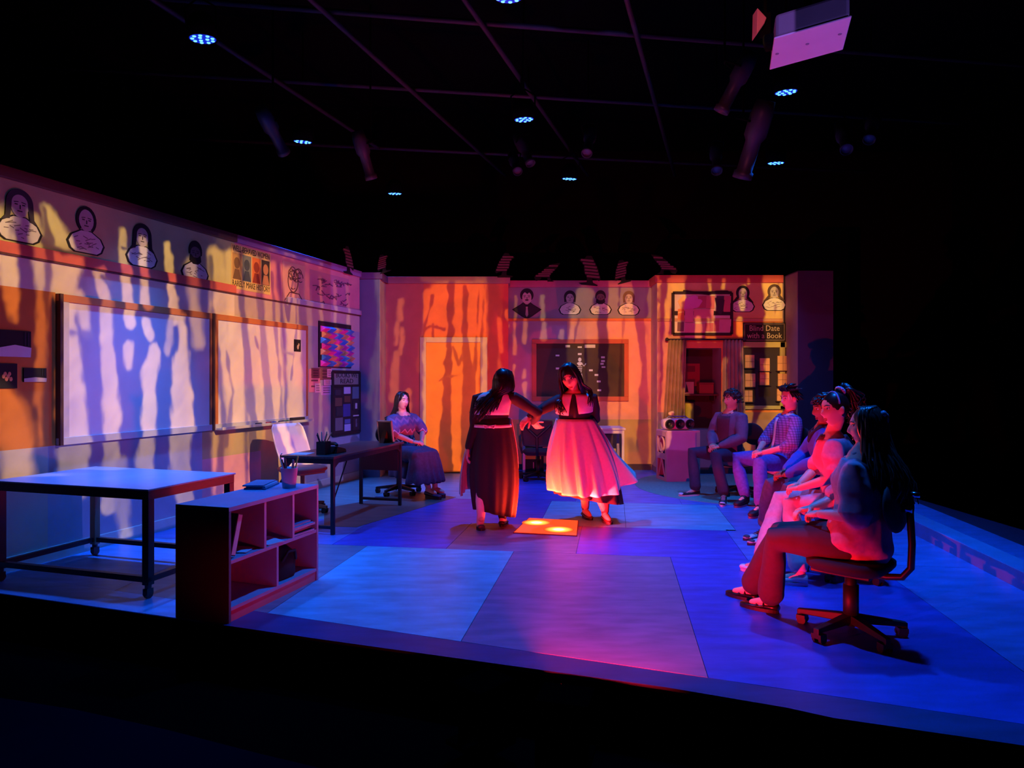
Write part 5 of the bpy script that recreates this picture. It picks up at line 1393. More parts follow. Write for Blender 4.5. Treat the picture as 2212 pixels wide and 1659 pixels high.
def head_shape(k=1.0, nu=52, nv=44, male=False, offs=0.0):
    rs = []
    for i in range(nv + 1):
        th = PI * min(max(i, .15), nv - .15) / nv
        row = []
        for j in range(nu):
            ph = 2 * PI * j / nu
            d = V(math.sin(th) * math.cos(ph), math.sin(th) * math.sin(ph), -math.cos(th))
            x, y, z = d.x * .074, d.y * (.094 if d.y < 0 else .090), d.z * .118
            if d.z < 0:
                q = -d.z
                x *= 1 - (.22 if male else .32) * q ** 1.6
                y *= (1 - .05 * q) if d.y > 0 else (1 - .40 * q ** 1.2)
            fw = max(0, min(1, (d.y - .25) / .45)); fw = fw * fw * (3 - 2 * fw)
            E = lambda a, s: math.exp(-(a / s) ** 2)
            p = max(0, min(1, (.024 - z) / .052))
            if z < -.030: p *= max(0, min(1, (z + .048) / .018))
            y += fw * E(x, .009 + .007 * p) * .027 * p
            for sx in (-1, 1):
                y -= fw * .012 * E(x - sx * .031, .017) * E(z - .012, .012)
                y += fw * .004 * E(x - sx * .042, .02) * E(z + .028, .024)
            y += fw * (.007 if male else .004) * E(z - .034, .010) * E(x, .05)
            y += fw * .005 * E(x, .023) * (E(z + .060, .007) + E(z + .075, .008))
            y -= fw * .005 * E(x, .024) * E(z + .0675, .003)
            y += fw * (.014 if male else .010) * E(z + .104, .018) * E(x, .024)
            row.append(V(x, y, z) * k)
        rs.append(row)
    return rs

def hand(mb, wr, d, palm, side, curl=.6, size=1.0, spread=.05):
    """wr wrist, d hand direction, palm normal, side = towards the thumb"""
    d = d.normalized(); palm = (palm - d * palm.dot(d)).normalized(); sd = palm.cross(d)
    if sd.dot(side) < 0: sd = -sd
    s = size
    # palm
    rs = []
    for t, w_, h_ in ((-.01, .026, .020), (.02, .036, .020), (.06, .041, .017), (.088, .040, .013)):
        c = wr + d * t * s
        rs.append([c + sd * (w_ * s * math.cos(a)) + palm * (h_ * s * math.sin(a)) for a in np.linspace(0, 2 * PI, 14, endpoint=False)])
    mb.rings(rs)
    for i, (off, L, r_) in enumerate(((.030, .072, .0090), (.011, .080, .0094), (-.009, .074, .0090), (-.028, .058, .0080))):
        p = wr + d * (.080 * s) + sd * off * s
        dirn = (d + sd * (off * spread * 20)).normalized()
        pts = [p - d * .02 * s, p]
        ang = curl * (.75 + .12 * i)
        cur = 0
        for f in (.45, .31, .24):
            cur += ang * .62
            dd = dirn * math.cos(cur) + palm * math.sin(cur)
            p = p + dd * L * f * s
            pts.append(p)
        mb.tube(pts, [r_ * s, r_ * s, r_ * .95 * s, r_ * .88 * s, r_ * .76 * s], 8)
    p = wr + d * .022 * s + sd * .030 * s
    t1 = (d * .55 + sd * .70 + palm * .35).normalized(); t2 = (d * .85 + sd * .25 + palm * (.3 + curl * .4)).normalized()
    mb.tube([p - t1 * .012 * s, p, p + t1 * .036 * s, p + t1 * .036 * s + t2 * .030 * s, p + t1 * .036 * s + t2 * .05 * s], [.012 * s, .0125 * s, .0108 * s, .0098 * s, .0078 * s], 8)

class Torso:
    def __init__(s, hip, chest, neck, R, male=False, k=1.0, bust=.018):
        s.hip, s.chest, s.neck, s.R = hip, chest, neck, R.normalized()
        s.prof = [(-.10, .150, .115), (0, .178, .128), (.22, .165, .120), (.42, .142, .108), (.62, .150, .116), (.80, .164, .116), (.92, .150, .092), (.98, .105, .075), (1.04, .062, .060)]
        if male: s.prof = [(-.10, .150, .115), (0, .172, .125), (.22, .162, .118), (.42, .158, .114), (.62, .172, .122), (.80, .186, .120), (.92, .168, .096), (.98, .115, .078), (1.04, .064, .064)]
        s.prof = [(a, b * k, c * k) for a, b, c in s.prof]
        s.bust = 0 if male else bust
    def spine(s, t):
        a, b, c = s.hip, s.chest, s.neck
        # quadratic through hip (0), chest (.72), neck (1)
        l0 = (t - .72) * (t - 1) / (.72); l1 = t * (t - 1) / (.72 * (.72 - 1)); l2 = t * (t - .72) / (1 * (1 - .72))
        return a * l0 + b * l1 + c * l2
    def pt(s, t, ang, off=0.0):
        """ang 0 = right side, 90 = front"""
        ts = [q[0] for q in s.prof]
        w_ = np.interp(t, ts, [q[1] for q in s.prof]) + off; d_ = np.interp(t, ts, [q[2] for q in s.prof]) + off
        up = (s.spine(t + .02) - s.spine(t - .02)).normalized()
        Fv = up.cross(s.R).normalized()
        ca, sa = math.cos(ang), math.sin(ang)
        p = s.spine(t) + s.R * (w_ * ca) + Fv * (d_ * sa)
        if sa > 0: p += Fv * s.bust * math.exp(-((t - .66) / .13) ** 2) * sa ** 1.5
        return p
    def loft(s, mb, t0=-.1, t1=1.04, off=0.0, n=28, steps=14):
        mb.rings([[s.pt(t0 + (t1 - t0) * i / steps, 2 * PI * j / n, off) for j in range(n)] for i in range(steps + 1)])
    def patch(s, t0, t1, a0, a1, off, nt=6, na=14, flare=0.0):
        return [[s.pt(t0 + (t1 - t0) * i / nt, math.radians(a0 + (a1 - a0) * j / na), off + flare * (1 - i / nt)) for j in range(na + 1)] for i in range(nt + 1)]

def sheet(rows, name, m, parent, th=.004, closed=False):
    o = MB().rings(rows, caps=False, closed=closed).build(name, m, parent, smooth=True)
    s_ = o.modifiers.new('s', 'SOLIDIFY'); s_.thickness = th; s_.offset = 1
    return o

def shoe(parent, an, toe, c, sole_c, style='sneaker', name='shoe', w=.042):
    d = V(toe.x - an.x, toe.y - an.y, 0).normalized(); sd = V(d.y, -d.x, 0)
    heel = V(an.x, an.y, 0) - d * .055; L = (V(toe.x, toe.y, 0) - heel).length
    zt = {'sneaker': .085, 'boot': .15, 'flat': .065, 'clog': .10, 'jane': .062}[style]
    zb = .022 if style != 'clog' else .04
    rs = []
    for f, ww, hh in ((0, .55, .8), (.03, .80, 1.0), (.14, .92, 1.0), (.28, .88, .98), (.44, .92, .66), (.62, 1.12, .50), (.80, 1.08, .42), (.93, .76, .36), (.985, .40, .26)):
        c_ = heel + d * L * f
        top = zb + (zt - zb) * hh
        if style == 'boot' and .03 <= f <= .3: top = .17
        row = []
        for a in np.linspace(0, 2 * PI, 16, endpoint=False):
            ca, sa = math.cos(a), math.sin(a)
            x_ = math.copysign(abs(ca) ** .75, ca) * w * ww * (1 - .25 * max(0, sa))
            z_ = zb + (top - zb) * (.5 + .5 * math.copysign(abs(sa) ** .8, sa))
            row.append(c_ + sd * x_ + V(0, 0, z_))
        rs.append(row)
    o = MB().rings(rs).build(name, c, parent, smooth=True)
    srs = []
    for z_ in (.001, zb + .004):
        srs.append([heel + d * (L * (.5 - .505 * math.cos(a))) + sd * (math.sin(a) * w * (1.08 + .16 * (-math.cos(a)))) * (1.0 if abs(math.sin(a)) > .2 else 1) + V(0, 0, z_) for a in np.linspace(0, 2 * PI, 26, endpoint=False)])
    MB().rings(srs).build('sole', sole_c, o, smooth=False)
    if style == 'sneaker':
        tc = heel + d * L * .88
        MB().ell(tc + V(0, 0, zb + .012), (.036, .036, .022)).build('toe_cap', sole_c, o, smooth=True)
        lc = MB()
        for q in range(4):
            c_ = heel + d * L * (.40 + .075 * q) + V(0, 0, zb + .058 - .010 * q)
            lc.tube([c_ - sd * .022, c_ + V(0, 0, .006), c_ + sd * .022], .0035, 6)
        lc.build('laces', sole_c, o, smooth=True)
    if style == 'jane':
        lc = MB()
        for q in (.34, .52):
            c_ = heel + d * L * q
            lc.tube([c_ - sd * w * .9 + V(0, 0, .045), c_ - sd * w * .5 + V(0, 0, .078 - .03 * (q > .4)), c_ + sd * w * .5 + V(0, 0, .078 - .03 * (q > .4)), c_ + sd * w * .9 + V(0, 0, .045)], .008, 6, flat=.5)
        lc.build('shoe_strap', c, o, smooth=True)
    return o

SKIN = mat('skin', lin((214, 158, 132)), .5, .05, 12)
SKIN2 = mat('skin_pale', lin((228, 178, 158)), .5, .05, 12)
SKIN3 = mat('skin_deep', lin((150, 98, 76)), .5, .05, 12)
HAIR = mat('hair_dark', (.012, .009, .010), .34, .3, 40, spec=.6)
HAIRB = mat('hair_brown', (.05, .035, .028), .32, .3, 40, spec=.6)
EYEW = paint(215, 210, 205, .3)

class Person:
    def __init__(s, label, skin, J, male=False, k=1.0, hk=1.0, size=1.0, cat='person', name='person', face=True, legs=True):
        s.J, s.male, s.k = J, male, k
        F = J['F'].normalized(); s.F = F; s.R = V(F.y, -F.x, 0).normalized(); s.U = V(0, 0, 1)
        s.T = Torso(J['hip'], J['chest'], J['neck'], J.get('R', s.R), male, k)
        mb = MB()
        s.T.loft(mb)
        hf = J['hf'].normalized(); hu = J.get('hu', V(0, 0, 1)); hx = hf.cross(hu).normalized(); hu = hx.cross(hf)
        s.HR = Matrix((hx, hf, hu)).transposed(); s.H = J['head']; s.hk = hk
        W = lambda p: s.H + s.HR @ (p * hk)
        s.W = W
        s.rows = [[W(p) for p in r] for r in head_shape(1.0, male=male)]
        mb.rings(s.rows)
        for sx in (-1, 1): mb.ell(W(V(sx * .075, -.010, -.002)), (.011 * hk, .021 * hk, .032 * hk), s.HR, 10, 8)
        mb.tube([J['neck'] - V(0, 0, .05), J['neck'] + V(0, 0, .01), W(V(0, -.022, -.07)), W(V(0, -.012, -.03))], [.062 * k, .054 if not male else .062, .052 if not male else .060, .05], 14)
        ex = MB()
        ra = 1.12 if male else 1.0
        for i in (0, 1):
            sh, el, wr = J['sh'][i], J['el'][i], J['wr'][i]
            mb.tube([lerp(s.T.spine(.9), sh, .45), sh, lerp(sh, el, .5), el, lerp(el, wr, .35), wr], [.05 * k, .049 * k * ra, .046 * k * ra, .038 * ra, .038 * ra, .026 * ra], 14)
            hd = J['hd'][i]; pn = J['pn'][i]; th = J['th'][i]
            hand(ex, wr + hd.normalized() * .012, hd, pn, th, J.get('curl', .7), size * (1.08 if male else .98))
            if legs:
                hj, kn, an = J['hj'][i], J['kn'][i], J['an'][i]
                mb.tube([hj, lerp(hj, kn, .5), kn, lerp(kn, an, .3), an], [.088 * k, .074 * k, .056, .054, .036], 14)
                td = V(J['toe'][i].x - an.x, J['toe'][i].y - an.y, 0).normalized()
                mb.tube([an - td * .02 + V(0, 0, -.03), an + td * .06 + V(0, 0, -.045), an + td * .12 + V(0, 0, -.06)], [.034, .034, .026], 10)
        s.o = remeshed(mb, .0085, name, skin, extra=ex, smooth_it=1)
        tag(s.o, label, cat)
        s.skin = skin
        if face: s.face()
    def surf(s, x, z):
        best, by = None, -9
        for r in s.rows:
            for p in r:
                q = s.HR.transposed() @ (p - s.H) / s.hk
                if abs(q.x - x) < .007 and abs(q.z - z) < .006 and q.y > by: best, by = p, q.y
        return by
    def face(s):
        W, hk = s.W, s.hk
        for sx in (-1, 1):
            y = s.surf(sx * .031, .012)
            e = MB().ell(W(V(sx * .031, y - .006, .012)), (.0145 * hk, .0105 * hk, .0078 * hk), s.HR, 14, 8).build('eye', EYEW, s.o, smooth=True)
            MB().ell(W(V(sx * .031, y + .0028, .012)), (.0062 * hk, .003 * hk, .0062 * hk), s.HR, 10, 6).build('iris', paint(30, 20, 18, .2), e, smooth=True)
            MB().tube([W(V(sx * .016, s.surf(sx * .016, .03) + .001, .029)), W(V(sx * .032, s.surf(sx * .032, .036) + .001, .035)), W(V(sx * .050, s.surf(sx * .050, .03) + .001, .030))], [.0030 * hk, .0036 * hk, .0020 * hk], 6).build('eyebrow', HAIR, s.o, smooth=True)
        y = s.surf(0, -.062)
        MB().ell(W(V(0, y - .003, -.061)), (.021 * hk, .0045 * hk, .0046 * hk), s.HR, 14, 8).ell(W(V(0, y - .004, -.074)), (.018 * hk, .0050 * hk, .0054 * hk), s.HR, 14, 8).build('lips', paint(176, 84, 84, .45), s.o, smooth=True)
    # ---- clothes
    def top(s, name, m, sleeve=2.0, off=.016, t0=-.02, t1=.955, wrinkle=.004, loose=1.0, seed=1, cuff=None, extra=None, neck_off=0.0):
        """sleeve 0 none, 1 to the elbow, 2 to the wrist"""
        mb = MB(); J, k = s.J, s.k
        n = 28; st = 14
        mb.rings([[s.T.pt(t0 + (t1 - t0) * i / st, 2 * PI * j / n, off * (1 + (loose - 1) * (1 - i / st)) * (1 if i < st - 2 else .8)) for j in range(n)] for i in range(st + 1)])
        ra = 1.12 if s.male else 1.0
        for i in (0, 1):
            sh, el, wr = J['sh'][i], J['el'][i], J['wr'][i]
            o_ = off * .9
            pts = [lerp(s.T.spine(.9), sh, .4), sh]; rd = [.054 * k + o_ * .6, .050 * k * ra + o_ * .8]
            if sleeve > 0:
                f = min(1, sleeve); pts += [lerp(sh, el, .5 * f), lerp(sh, el, f)]; rd += [.050 * k * ra + o_ * loose, .045 * ra + o_ * loose]
            if sleeve > 1:
                f = sleeve - 1; pts += [lerp(el, wr, .4 * f), lerp(el, wr, f)]; rd += [.042 * ra + o_ * loose, (cuff or .031 * ra) + o_ * .7]
            mb.tube(pts, rd, 16, round_caps=True)
        if extra: extra(mb)
        return remeshed(mb, .011, name, m, wrinkle, (14, 14, 10), seed, parent=s.o, smooth_it=2)
    def trousers(s, name, m, off=.012, hem=.06, wrinkle=.004, seed=2, ank=.05, thick=1.0, hem_z=None):
        mb = MB(); J, k = s.J, s.k
        mb.rings([[s.T.pt(-.12 + .30 * i / 5, 2 * PI * j / 24, off) for j in range(24)] for i in range(6)])
        for i in (0, 1):
            hj, kn, an = J['hj'][i], J['kn'][i], J['an'][i]
            end = an + (kn - an).normalized() * hem
            mb.tube([hj, lerp(hj, kn, .5), kn, lerp(kn, end, .35), end], [(.090 * k + off), (.080 * k + off) * thick, (.062 + off) * thick, (.056 + off) * thick, ank + off], 16)
        return remeshed(mb, .011, name, m, wrinkle, (12, 12, 12), seed, parent=s.o, smooth_it=2)

    # ---- hair
    def cap(s, mb, dx=(0, -.014, .022), r=(.083, .096, .104)):
        mb.ell(s.W(V(*dx)), tuple(q * s.hk for q in r), s.HR, 26, 18)
    def lock(s, mb, pts, r0, r1, n=6, wave=0.0, ph=0.0, flat=.7):
        pts = [Vector(p) for p in pts]
        out = []
        m_ = 12
        for i in range(m_ + 1):                         # Catmull-Rom through the guide points
            t = i / m_ * (len(pts) - 1); k0 = min(int(t), len(pts) - 2); f = t - k0
            p0, p1, p2, p3 = pts[max(k0 - 1, 0)], pts[k0], pts[k0 + 1], pts[min(k0 + 2, len(pts) - 1)]
            p = .5 * ((2 * p1) + (p2 - p0) * f + (2 * p0 - 5 * p1 + 4 * p2 - p3) * f * f + (3 * p1 - p0 - 3 * p2 + p3) * f ** 3)
            if wave: p = p + V(math.sin(i * 1.25 + ph), math.cos(i * 1.25 + ph), 0) * wave * (i / m_)
            out.append(p)
        rad = [r0 * (.75 + .5 * math.sin(PI * min(1, i / m_ * 1.15))) * (1 - i / m_) + r1 * (i / m_) for i in range(m_ + 1)]
        mb.tube(out, rad, n, flat=flat)
    def long_hair(s, mb, zend, seed=1, nl=64, wave=.004, span=125, back=.05, part=.0, spread=1.0, front=False, r=.014, flow=V(0, 0, 0)):
        rr = random.Random(seed)
        nk = s.J['neck']
        hf2 = V(s.HR.col[1].x, s.HR.col[1].y, 0).normalized(); hx2 = V(hf2.y, -hf2.x, 0)
        bk = V(s.F.x, s.F.y, 0) * -1
        for i in range(nl):
            a = math.radians(-span + 2 * span * (i + rr.uniform(.1, .9)) / nl)     # 0 = straight back
            sx, cy = math.sin(a), -math.cos(a)
            p0 = s.W(V(part + sx * .018, .035 + rr.uniform(-.09, .0), .118))
            p1 = s.W(V(sx * .066, cy * .074 + .004, .088 + .01 * rr.random()))
            p2 = s.W(V(sx * .092, cy * .102 - .006, .012))
            p3 = s.W(V(sx * .094, cy * .100 - .012, -.075))
            outw = hx2 * sx + hf2 * cy
            z4 = nk.z - .03
            c4 = V(nk.x, nk.y, z4) + outw * (.095 * spread + .04 * abs(sx)) + bk * back
            ze = zend + rr.uniform(-.05, .05) + .06 * abs(sx)
            c5 = V(c4.x, c4.y, (z4 + ze) / 2) + outw * .03 * spread + bk * .03 + flow * .5
            c6 = V(c5.x, c5.y, ze) + outw * .012 + flow * .5 + V(rr.uniform(-.015, .015), rr.uniform(-.015, .015), 0)
            s.lock(mb, [p0, p1, p2, p3, c4, c5, c6], r, .004, wave=wave, ph=rr.uniform(0, 6))
    def short_hair(s, mb, seed, nl=90, length=.05, lift=.012, fringe=True, r=.012, curl=0.0, zmin=-.06, mop=False):
        rr = random.Random(seed)
        for i in range(nl):
            a = 2 * PI * i / nl * 5.17; f = (i + .5) / nl
            el = math.radians(88 - 100 * f)
            d = V(math.cos(el) * math.cos(a), math.cos(el) * math.sin(a), math.sin(el))
            if d.y > .35 and d.z < (.62 if not fringe else .52): continue
            if d.y > .05 and d.z < .12: continue
            p0 = V(d.x * .078, d.y * .094 - .010, d.z * .108 + .016)
            fall = V(d.x * .5, (d.y * .5 + (.16 if (fringe and d.y > .2) else -.25)), -.9 if mop or d.z < .5 else .1).normalized()
            p1 = p0 + d * lift + fall * length * .5
            p2 = p0 + d * lift * .9 + fall * length + V(0, 0, -.012 if mop else 0)
            s.lock(mb, [s.W(p0 * .94), s.W(p0 + d * lift * .6), s.W(p1), s.W(p2)], r, r * .35, wave=curl, ph=rr.uniform(0, 6))

def seated(hip, F, chest=None, neck=None, half=.18, **kw):
    F = F.normalized(); R = V(F.y, -F.x, 0)
    J = dict(F=F, hip=hip)
    J['neck'] = neck or hip + V(0, 0, .53) + F * .02
    J['chest'] = chest or lerp(hip, J['neck'], .72) - F * .012
    nk = J['neck']
    J['sh'] = [nk - V(0, 0, .078) - R * half, nk - V(0, 0, .078) + R * half]      # left, right
    J['hj'] = [hip - R * .085 - V(0, 0, .01), hip + R * .085 - V(0, 0, .01)]
    J.update(kw)
    return J

def clasped(J, c, F, gap=.035):
    """both hands resting together at c, fingers curled over each other"""
    R = V(F.y, -F.x, 0); D = V(0, 0, -1)
    J['wr'] = [c - R * .075 - F * .045 + V(0, 0, .012), c + R * .075 - F * .045 + V(0, 0, .022)]
    J['hd'] = [(R * .55 + F * .55 + D * .12), (-R * .60 + F * .55 + D * .10)]
    J['pn'] = [D + R * .4, D - R * .4]
    J['th'] = [F * .3 + R * .4 + V(0, 0, .6), F * .3 - R * .4 + V(0, 0, .6)]
    J['curl'] = .8
    return J

# ------------------------------------------------------------------ the cast
def cloth(r, g, b, rough=.85, var=.10, scale=30, **k): return paint(r, g, b, rough, var, scale, **k)
D_ = V(0, 0, -1)

# E: nearest woman, front right
F = V(-.82, .57, 0).normalized(); R = V(F.y, -F.x, 0)
J = seated(V(2.05, 4.17, .565), F, neck=V(2.09, 4.165, 1.085), half=.175)
J['head'] = P(1872, 922, 4.16); J['hf'] = V(-.90, .42, -.05)
J['kn'] = [V(1.655, 4.36, .53), V(1.74, 4.52, .53)]
J['an'] = [V(1.70, 4.565, .10), V(1.655, 4.80, .10)]
J['toe'] = [V(1.545, 4.70, .02), V(1.525, 4.945, .02)]
J['el'] = [V(1.965, 3.99, .745), V(2.08, 4.44, .77)]
clasped(J, V(1.83, 4.28, .735), F)
J['wr'][0] = V(1.845, 4.16, .725); J['wr'][1] = V(1.89, 4.38, .72)
p = Person('woman with long wavy hair in a loose mauve blouse, seated nearest the audience', SKIN2, J)
p.trousers('trousers', cloth(66, 40, 52), hem=.03, ank=.072, thick=1.10, wrinkle=.0035)
def e_extra(mb):
    mb.tube([J['sh'][0] - V(0, 0, .02), lerp(J['sh'][0], J['el'][0], .35) - R * .004, lerp(J['sh'][0], J['el'][0], .7) - R * .006, lerp(J['sh'][0], J['el'][0], .93) - R * .004], [.050, .068, .082, .098], 16)
    mb.tube([J['neck'] - F * .02 - V(0, 0, .03), J['hip'] - F * .03 - V(0, 0, .02)], [.09, .19], 18)
    mb.tube([J['sh'][1], lerp(J['sh'][1], J['el'][1], .5), lerp(J['sh'][1], J['el'][1], .95)], [.05, .07, .09], 16)
p.top('blouse', mat('blouse_cloth', lin((196, 128, 150)), .8, .16, 26), 1.0, off=.028, t0=-.08, wrinkle=.011, loose=1.35, seed=4, extra=e_extra)
b = MB().tube([J['neck'] + V(0, 0, .0) + F * .02 - R * .07, J['neck'] + F * .08 - V(0, 0, .03), J['neck'] + F * .02 + R * .07], .014, 8).tube([J['neck'] + V(0, 0, .0) + F * .02 - R * .07, J['neck'] - F * .065 + V(0, 0, .02), J['neck'] + F * .02 + R * .07], .014, 8)
b.build('collar', cloth(150, 140, 150), p.o, smooth=True)
hb = MB(); p.cap(hb)
p.long_hair(hb, .80, 3, 84, .016, 118, .07, spread=1.05, r=.015)
p.long_hair(hb, .84, 9, 40, .020, 70, .11, spread=.9, r=.016)
hb.build('hair', HAIRB, p.o, smooth=True)
hc = MB().ell(p.W(V(-.02, -.092, .075)), (.035, .02, .022), p.HR).ell(p.W(V(-.03, -.11, .05)), (.012, .012, .03), p.HR)
hc.build('hair_clip', paint(130, 150, 170, .2), p.o, smooth=True)
MB().ell(p.W(V(-.08, -.005, -.04)), (.006, .006, .008)).build('earring', CHROME, p.o, smooth=True)
for i in (0, 1): shoe(p.o, J['an'][i], J['toe'][i], paint(26, 18, 20, .28), paint(20, 16, 16, .5), 'jane')

# D: woman with ponytail
F = V(-.93, .37, 0).normalized(); R = V(F.y, -F.x, 0)
J = seated(V(2.56, 5.41, .565), F, neck=V(2.49, 5.40, 1.105), half=.175)
J['head'] = P(1802, 884, 5.36); J['hf'] = V(-.97, -.18, -.08)
J['kn'] = [FL(1708, 1093, .54), FL(1684, 1080, .54)]
J['an'] = [FL(1728, 1236, .10), FL(1645, 1213, .10)]
J['toe'] = [FL(1660, 1252, .02), FL(1600, 1226, .02)]
J['el'] = [V(2.40, 5.17, .80), V(2.46, 5.64, .80)]
clasped(J, V(2.19, 5.40, .69), F)
p = Person('woman with high curly ponytail and pale blue scrunchie in a pink blouse, seated second', SKIN2, J, hk=1.08)
p.trousers('trousers', cloth(205, 178, 190), hem=.05, ank=.062, thick=1.08, wrinkle=.006)
def d_extra(mb):
    for i in (0, 1): mb.tube([J['sh'][i], lerp(J['sh'][i], J['el'][i], .5), lerp(J['sh'][i], J['el'][i], .85)], [.05, .068, .084], 16)
p.top('blouse', cloth(222, 128, 160, var=.12), .85, off=.024, t0=-.06, wrinkle=.010, loose=1.25, seed=6, extra=d_extra)
hb = MB(); p.cap(hb, r=(.080, .097, .105))
tp = V(.0, -.055, .120)
hb.ell(p.W(tp), (.04, .04, .035), p.HR)
rr = random.Random(8)
for i in range(70):
    a = rr.uniform(0, 2 * PI); q = rr.uniform(.3, 1)
    e_ = V(.085 * math.cos(a) * q, -.13 - .05 * rr.random() + .05 * math.sin(a), .06 - .17 * rr.random())
    p.lock(hb, [p.W(tp), p.W(tp + V(.03 * math.cos(a), -.045, .035 * math.sin(a) + .02)), p.W(lerp(tp, e_, .7) + V(.03 * math.cos(a), -.03, .03)), p.W(e_)], .013, .006, wave=.014, ph=a)
hb.build('hair', HAIR, p.o, smooth=True)
sb = MB()
for i in range(12):
    a = 2 * PI * i / 12
    sb.ell(p.W(V(.034 * math.cos(a), -.050 + .012 * math.sin(a) - .01, .128 + .022 * math.sin(a))), (.016, .014, .014), p.HR, 8, 6)
sb.build('scrunchie', paint(170, 190, 235, .7), p.o, smooth=True)
MB().tube([p.W(V(.080 * math.cos(a), .012 - .01 * math.sin(a), .022 + .103 * math.sin(a))) for a in np.linspace(.25, PI - .25, 14)], .008, 6).build('headband', paint(120, 150, 215, .5), p.o, smooth=True)
for sx in (-1, 1): MB().ell(p.W(V(sx * .08, -.004, -.042)), (.006, .006, .010)).build('earring', CHROME, p.o, smooth=True)
MB().tube([J['neck'] + F * .075 - R * .05 - V(0, 0, .02), J['neck'] + F * .10 - V(0, 0, .06), J['neck'] + F * .075 + R * .05 - V(0, 0, .02), J['neck'] - F * .06, J['neck'] + F * .075 - R * .05 - V(0, 0, .02)], .018, 8).build('scarf', cloth(70, 52, 50, var=.4, scale=60), p.o, smooth=True)
for i in (0, 1): shoe(p.o, J['an'][i], J['toe'][i], paint(215, 205, 210, .6), paint(225, 220, 225, .6), 'sneaker')

# C: half hidden person in a blue jacket
F = V(-.95, .3, 0).normalized(); R = V(F.y, -F.x, 0)
J = seated(V(2.93, 6.45, .56), F, neck=V(2.87, 6.42, 1.10), half=.185)
J['head'] = P(1781, 884, 6.38); J['hf'] = V(-1, .02, -.12)
J['kn'] = [FL(1704, 1062, .54), FL(1662, 1050, .54)]
J['an'] = [FL(1676, 1148, .10), FL(1656, 1140, .10)]
J['toe'] = [FL(1615, 1174, .02), FL(1606, 1164, .02)]
J['el'] = [V(2.72, 6.16, .80), V(2.80, 6.68, .80)]
clasped(J, V(2.46, 6.38, .655), F)
p = Person('half hidden person with short dark curls in a bright blue jacket and cuffed jeans', SKIN3, J, hk=1.08)
p.trousers('jeans', cloth(78, 92, 118, var=.2), hem=.07, ank=.066, thick=1.10, wrinkle=.004)
p.top('jacket', cloth(72, 84, 190), 1.9, off=.024, t0=-.06, wrinkle=.006, loose=1.2, seed=8)
cb = MB()
for sx in (-1, 1):
    a = J['neck'] + V(0, 0, .015) - F * .05 + R * sx * .05
    cb.tube([a, J['neck'] + R * sx * .085 + F * .03, J['neck'] + R * sx * .06 + F * .10 - V(0, 0, .07), J['neck'] + R * sx * .03 + F * .12 - V(0, 0, .14)], [.02, .028, .03, .014], 10, flat=.6)
cb.build('collar', cloth(34, 32, 40), p.o, smooth=True)
hb = MB(); p.cap(hb, (0, -.022, .030), (.088, .098, .108)); p.short_hair(hb, 4, 150, .05, .02, True, .014, .014, mop=True)
hb.build('hair', HAIR, p.o, smooth=True)
lw_ = J['wr'][0]; MB().tube([lw_ + V(.034 * math.cos(a), .01, .034 * math.sin(a)) for a in np.linspace(0, 2 * PI, 12)], .008, 6).build('wristwatch', paint(20, 20, 24, .3), p.o, smooth=True)
for i in (0, 1):
    an, kn = J['an'][i], J['kn'][i]; d_ = (kn - an).normalized()
    MB().tube([an + d_ * .06, an + d_ * .12], .084, 16, round_caps=False).build('jeans_cuff', cloth(110, 112, 130), p.o, smooth=True)
    shoe(p.o, an, J['toe'][i], paint(205, 200, 215, .6), paint(60, 50, 70, .6), 'sneaker')

# B: man in checked shirt
F = V(-1, .02, 0).normalized(); R = V(F.y, -F.x, 0)
J = seated(V(3.26, 8.38, .56), F, neck=V(3.34, 8.37, 1.125), half=.215)
J['head'] = P(1706, 861, 8.34); J['hf'] = V(-.96, -.26, -.10)
J['kn'] = [V(2.85, 7.98, .56), V(2.77, 8.58, .56)]
J['an'] = [V(2.79, 7.78, .13), V(2.83, 8.43, .13)]
J['toe'] = [FL(1619, 1117, .02), FL(1588, 1094, .02)]
J['el'] = [V(3.24, 8.03, .76), V(3.16, 8.66, .78)]
clasped(J, V(2.93, 8.30, .655), F)
p = Person('man in a blue checked shirt with rolled sleeves, seated at the rug edge', SKIN2, J, male=True, k=1.04, hk=1.14)
p.trousers('jeans', cloth(84, 88, 190, var=.18), hem=.02, ank=.056, thick=1.12, wrinkle=.004)
def plaid(name, c1, c2):
    m = mat(name, lin(c1), .85, .08, 40)
    nt = m.node_tree; bs = nt.nodes['Principled BSDF']; tc = next(n for n in nt.nodes if n.type == 'TEX_COORD')
    base = bs.inputs['Base Color'].links[0].from_socket
    prev = base
    for ax in ('X', 'Z'):
        wv_ = nt.nodes.new('ShaderNodeTexWave'); wv_.bands_direction = ax; wv_.inputs['Scale'].default_value = 11
        rp = nt.nodes.new('ShaderNodeValToRGB'); rp.color_ramp.elements[0].position = .62; rp.color_ramp.elements[1].position = .72
        mx = nt.nodes.new('ShaderNodeMixRGB'); mx.inputs['Color2'].default_value = lin(c2) + (1,)
        fc = nt.nodes.new('ShaderNodeMath'); fc.operation = 'MULTIPLY'; fc.inputs[1].default_value = .55
        L = nt.links.new
        L(tc.outputs['Object'], wv_.inputs['Vector']); L(wv_.outputs['Fac'], rp.inputs[0]); L(rp.outputs[0], fc.inputs[0]); L(fc.outputs[0], mx.inputs['Fac']); L(prev, mx.inputs['Color1']); prev = mx.outputs[0]
    nt.links.new(prev, bs.inputs['Base Color'])
    return m
p.top('tee_shirt', cloth(215, 210, 220), .5, off=.010, wrinkle=.002, seed=3)
PL = plaid('checked_shirt', (120, 112, 190), (60, 50, 96))
p.top('checked_shirt', PL, 1.25, off=.026, t0=-.08, wrinkle=.007, loose=1.2, seed=10, cuff=.05)
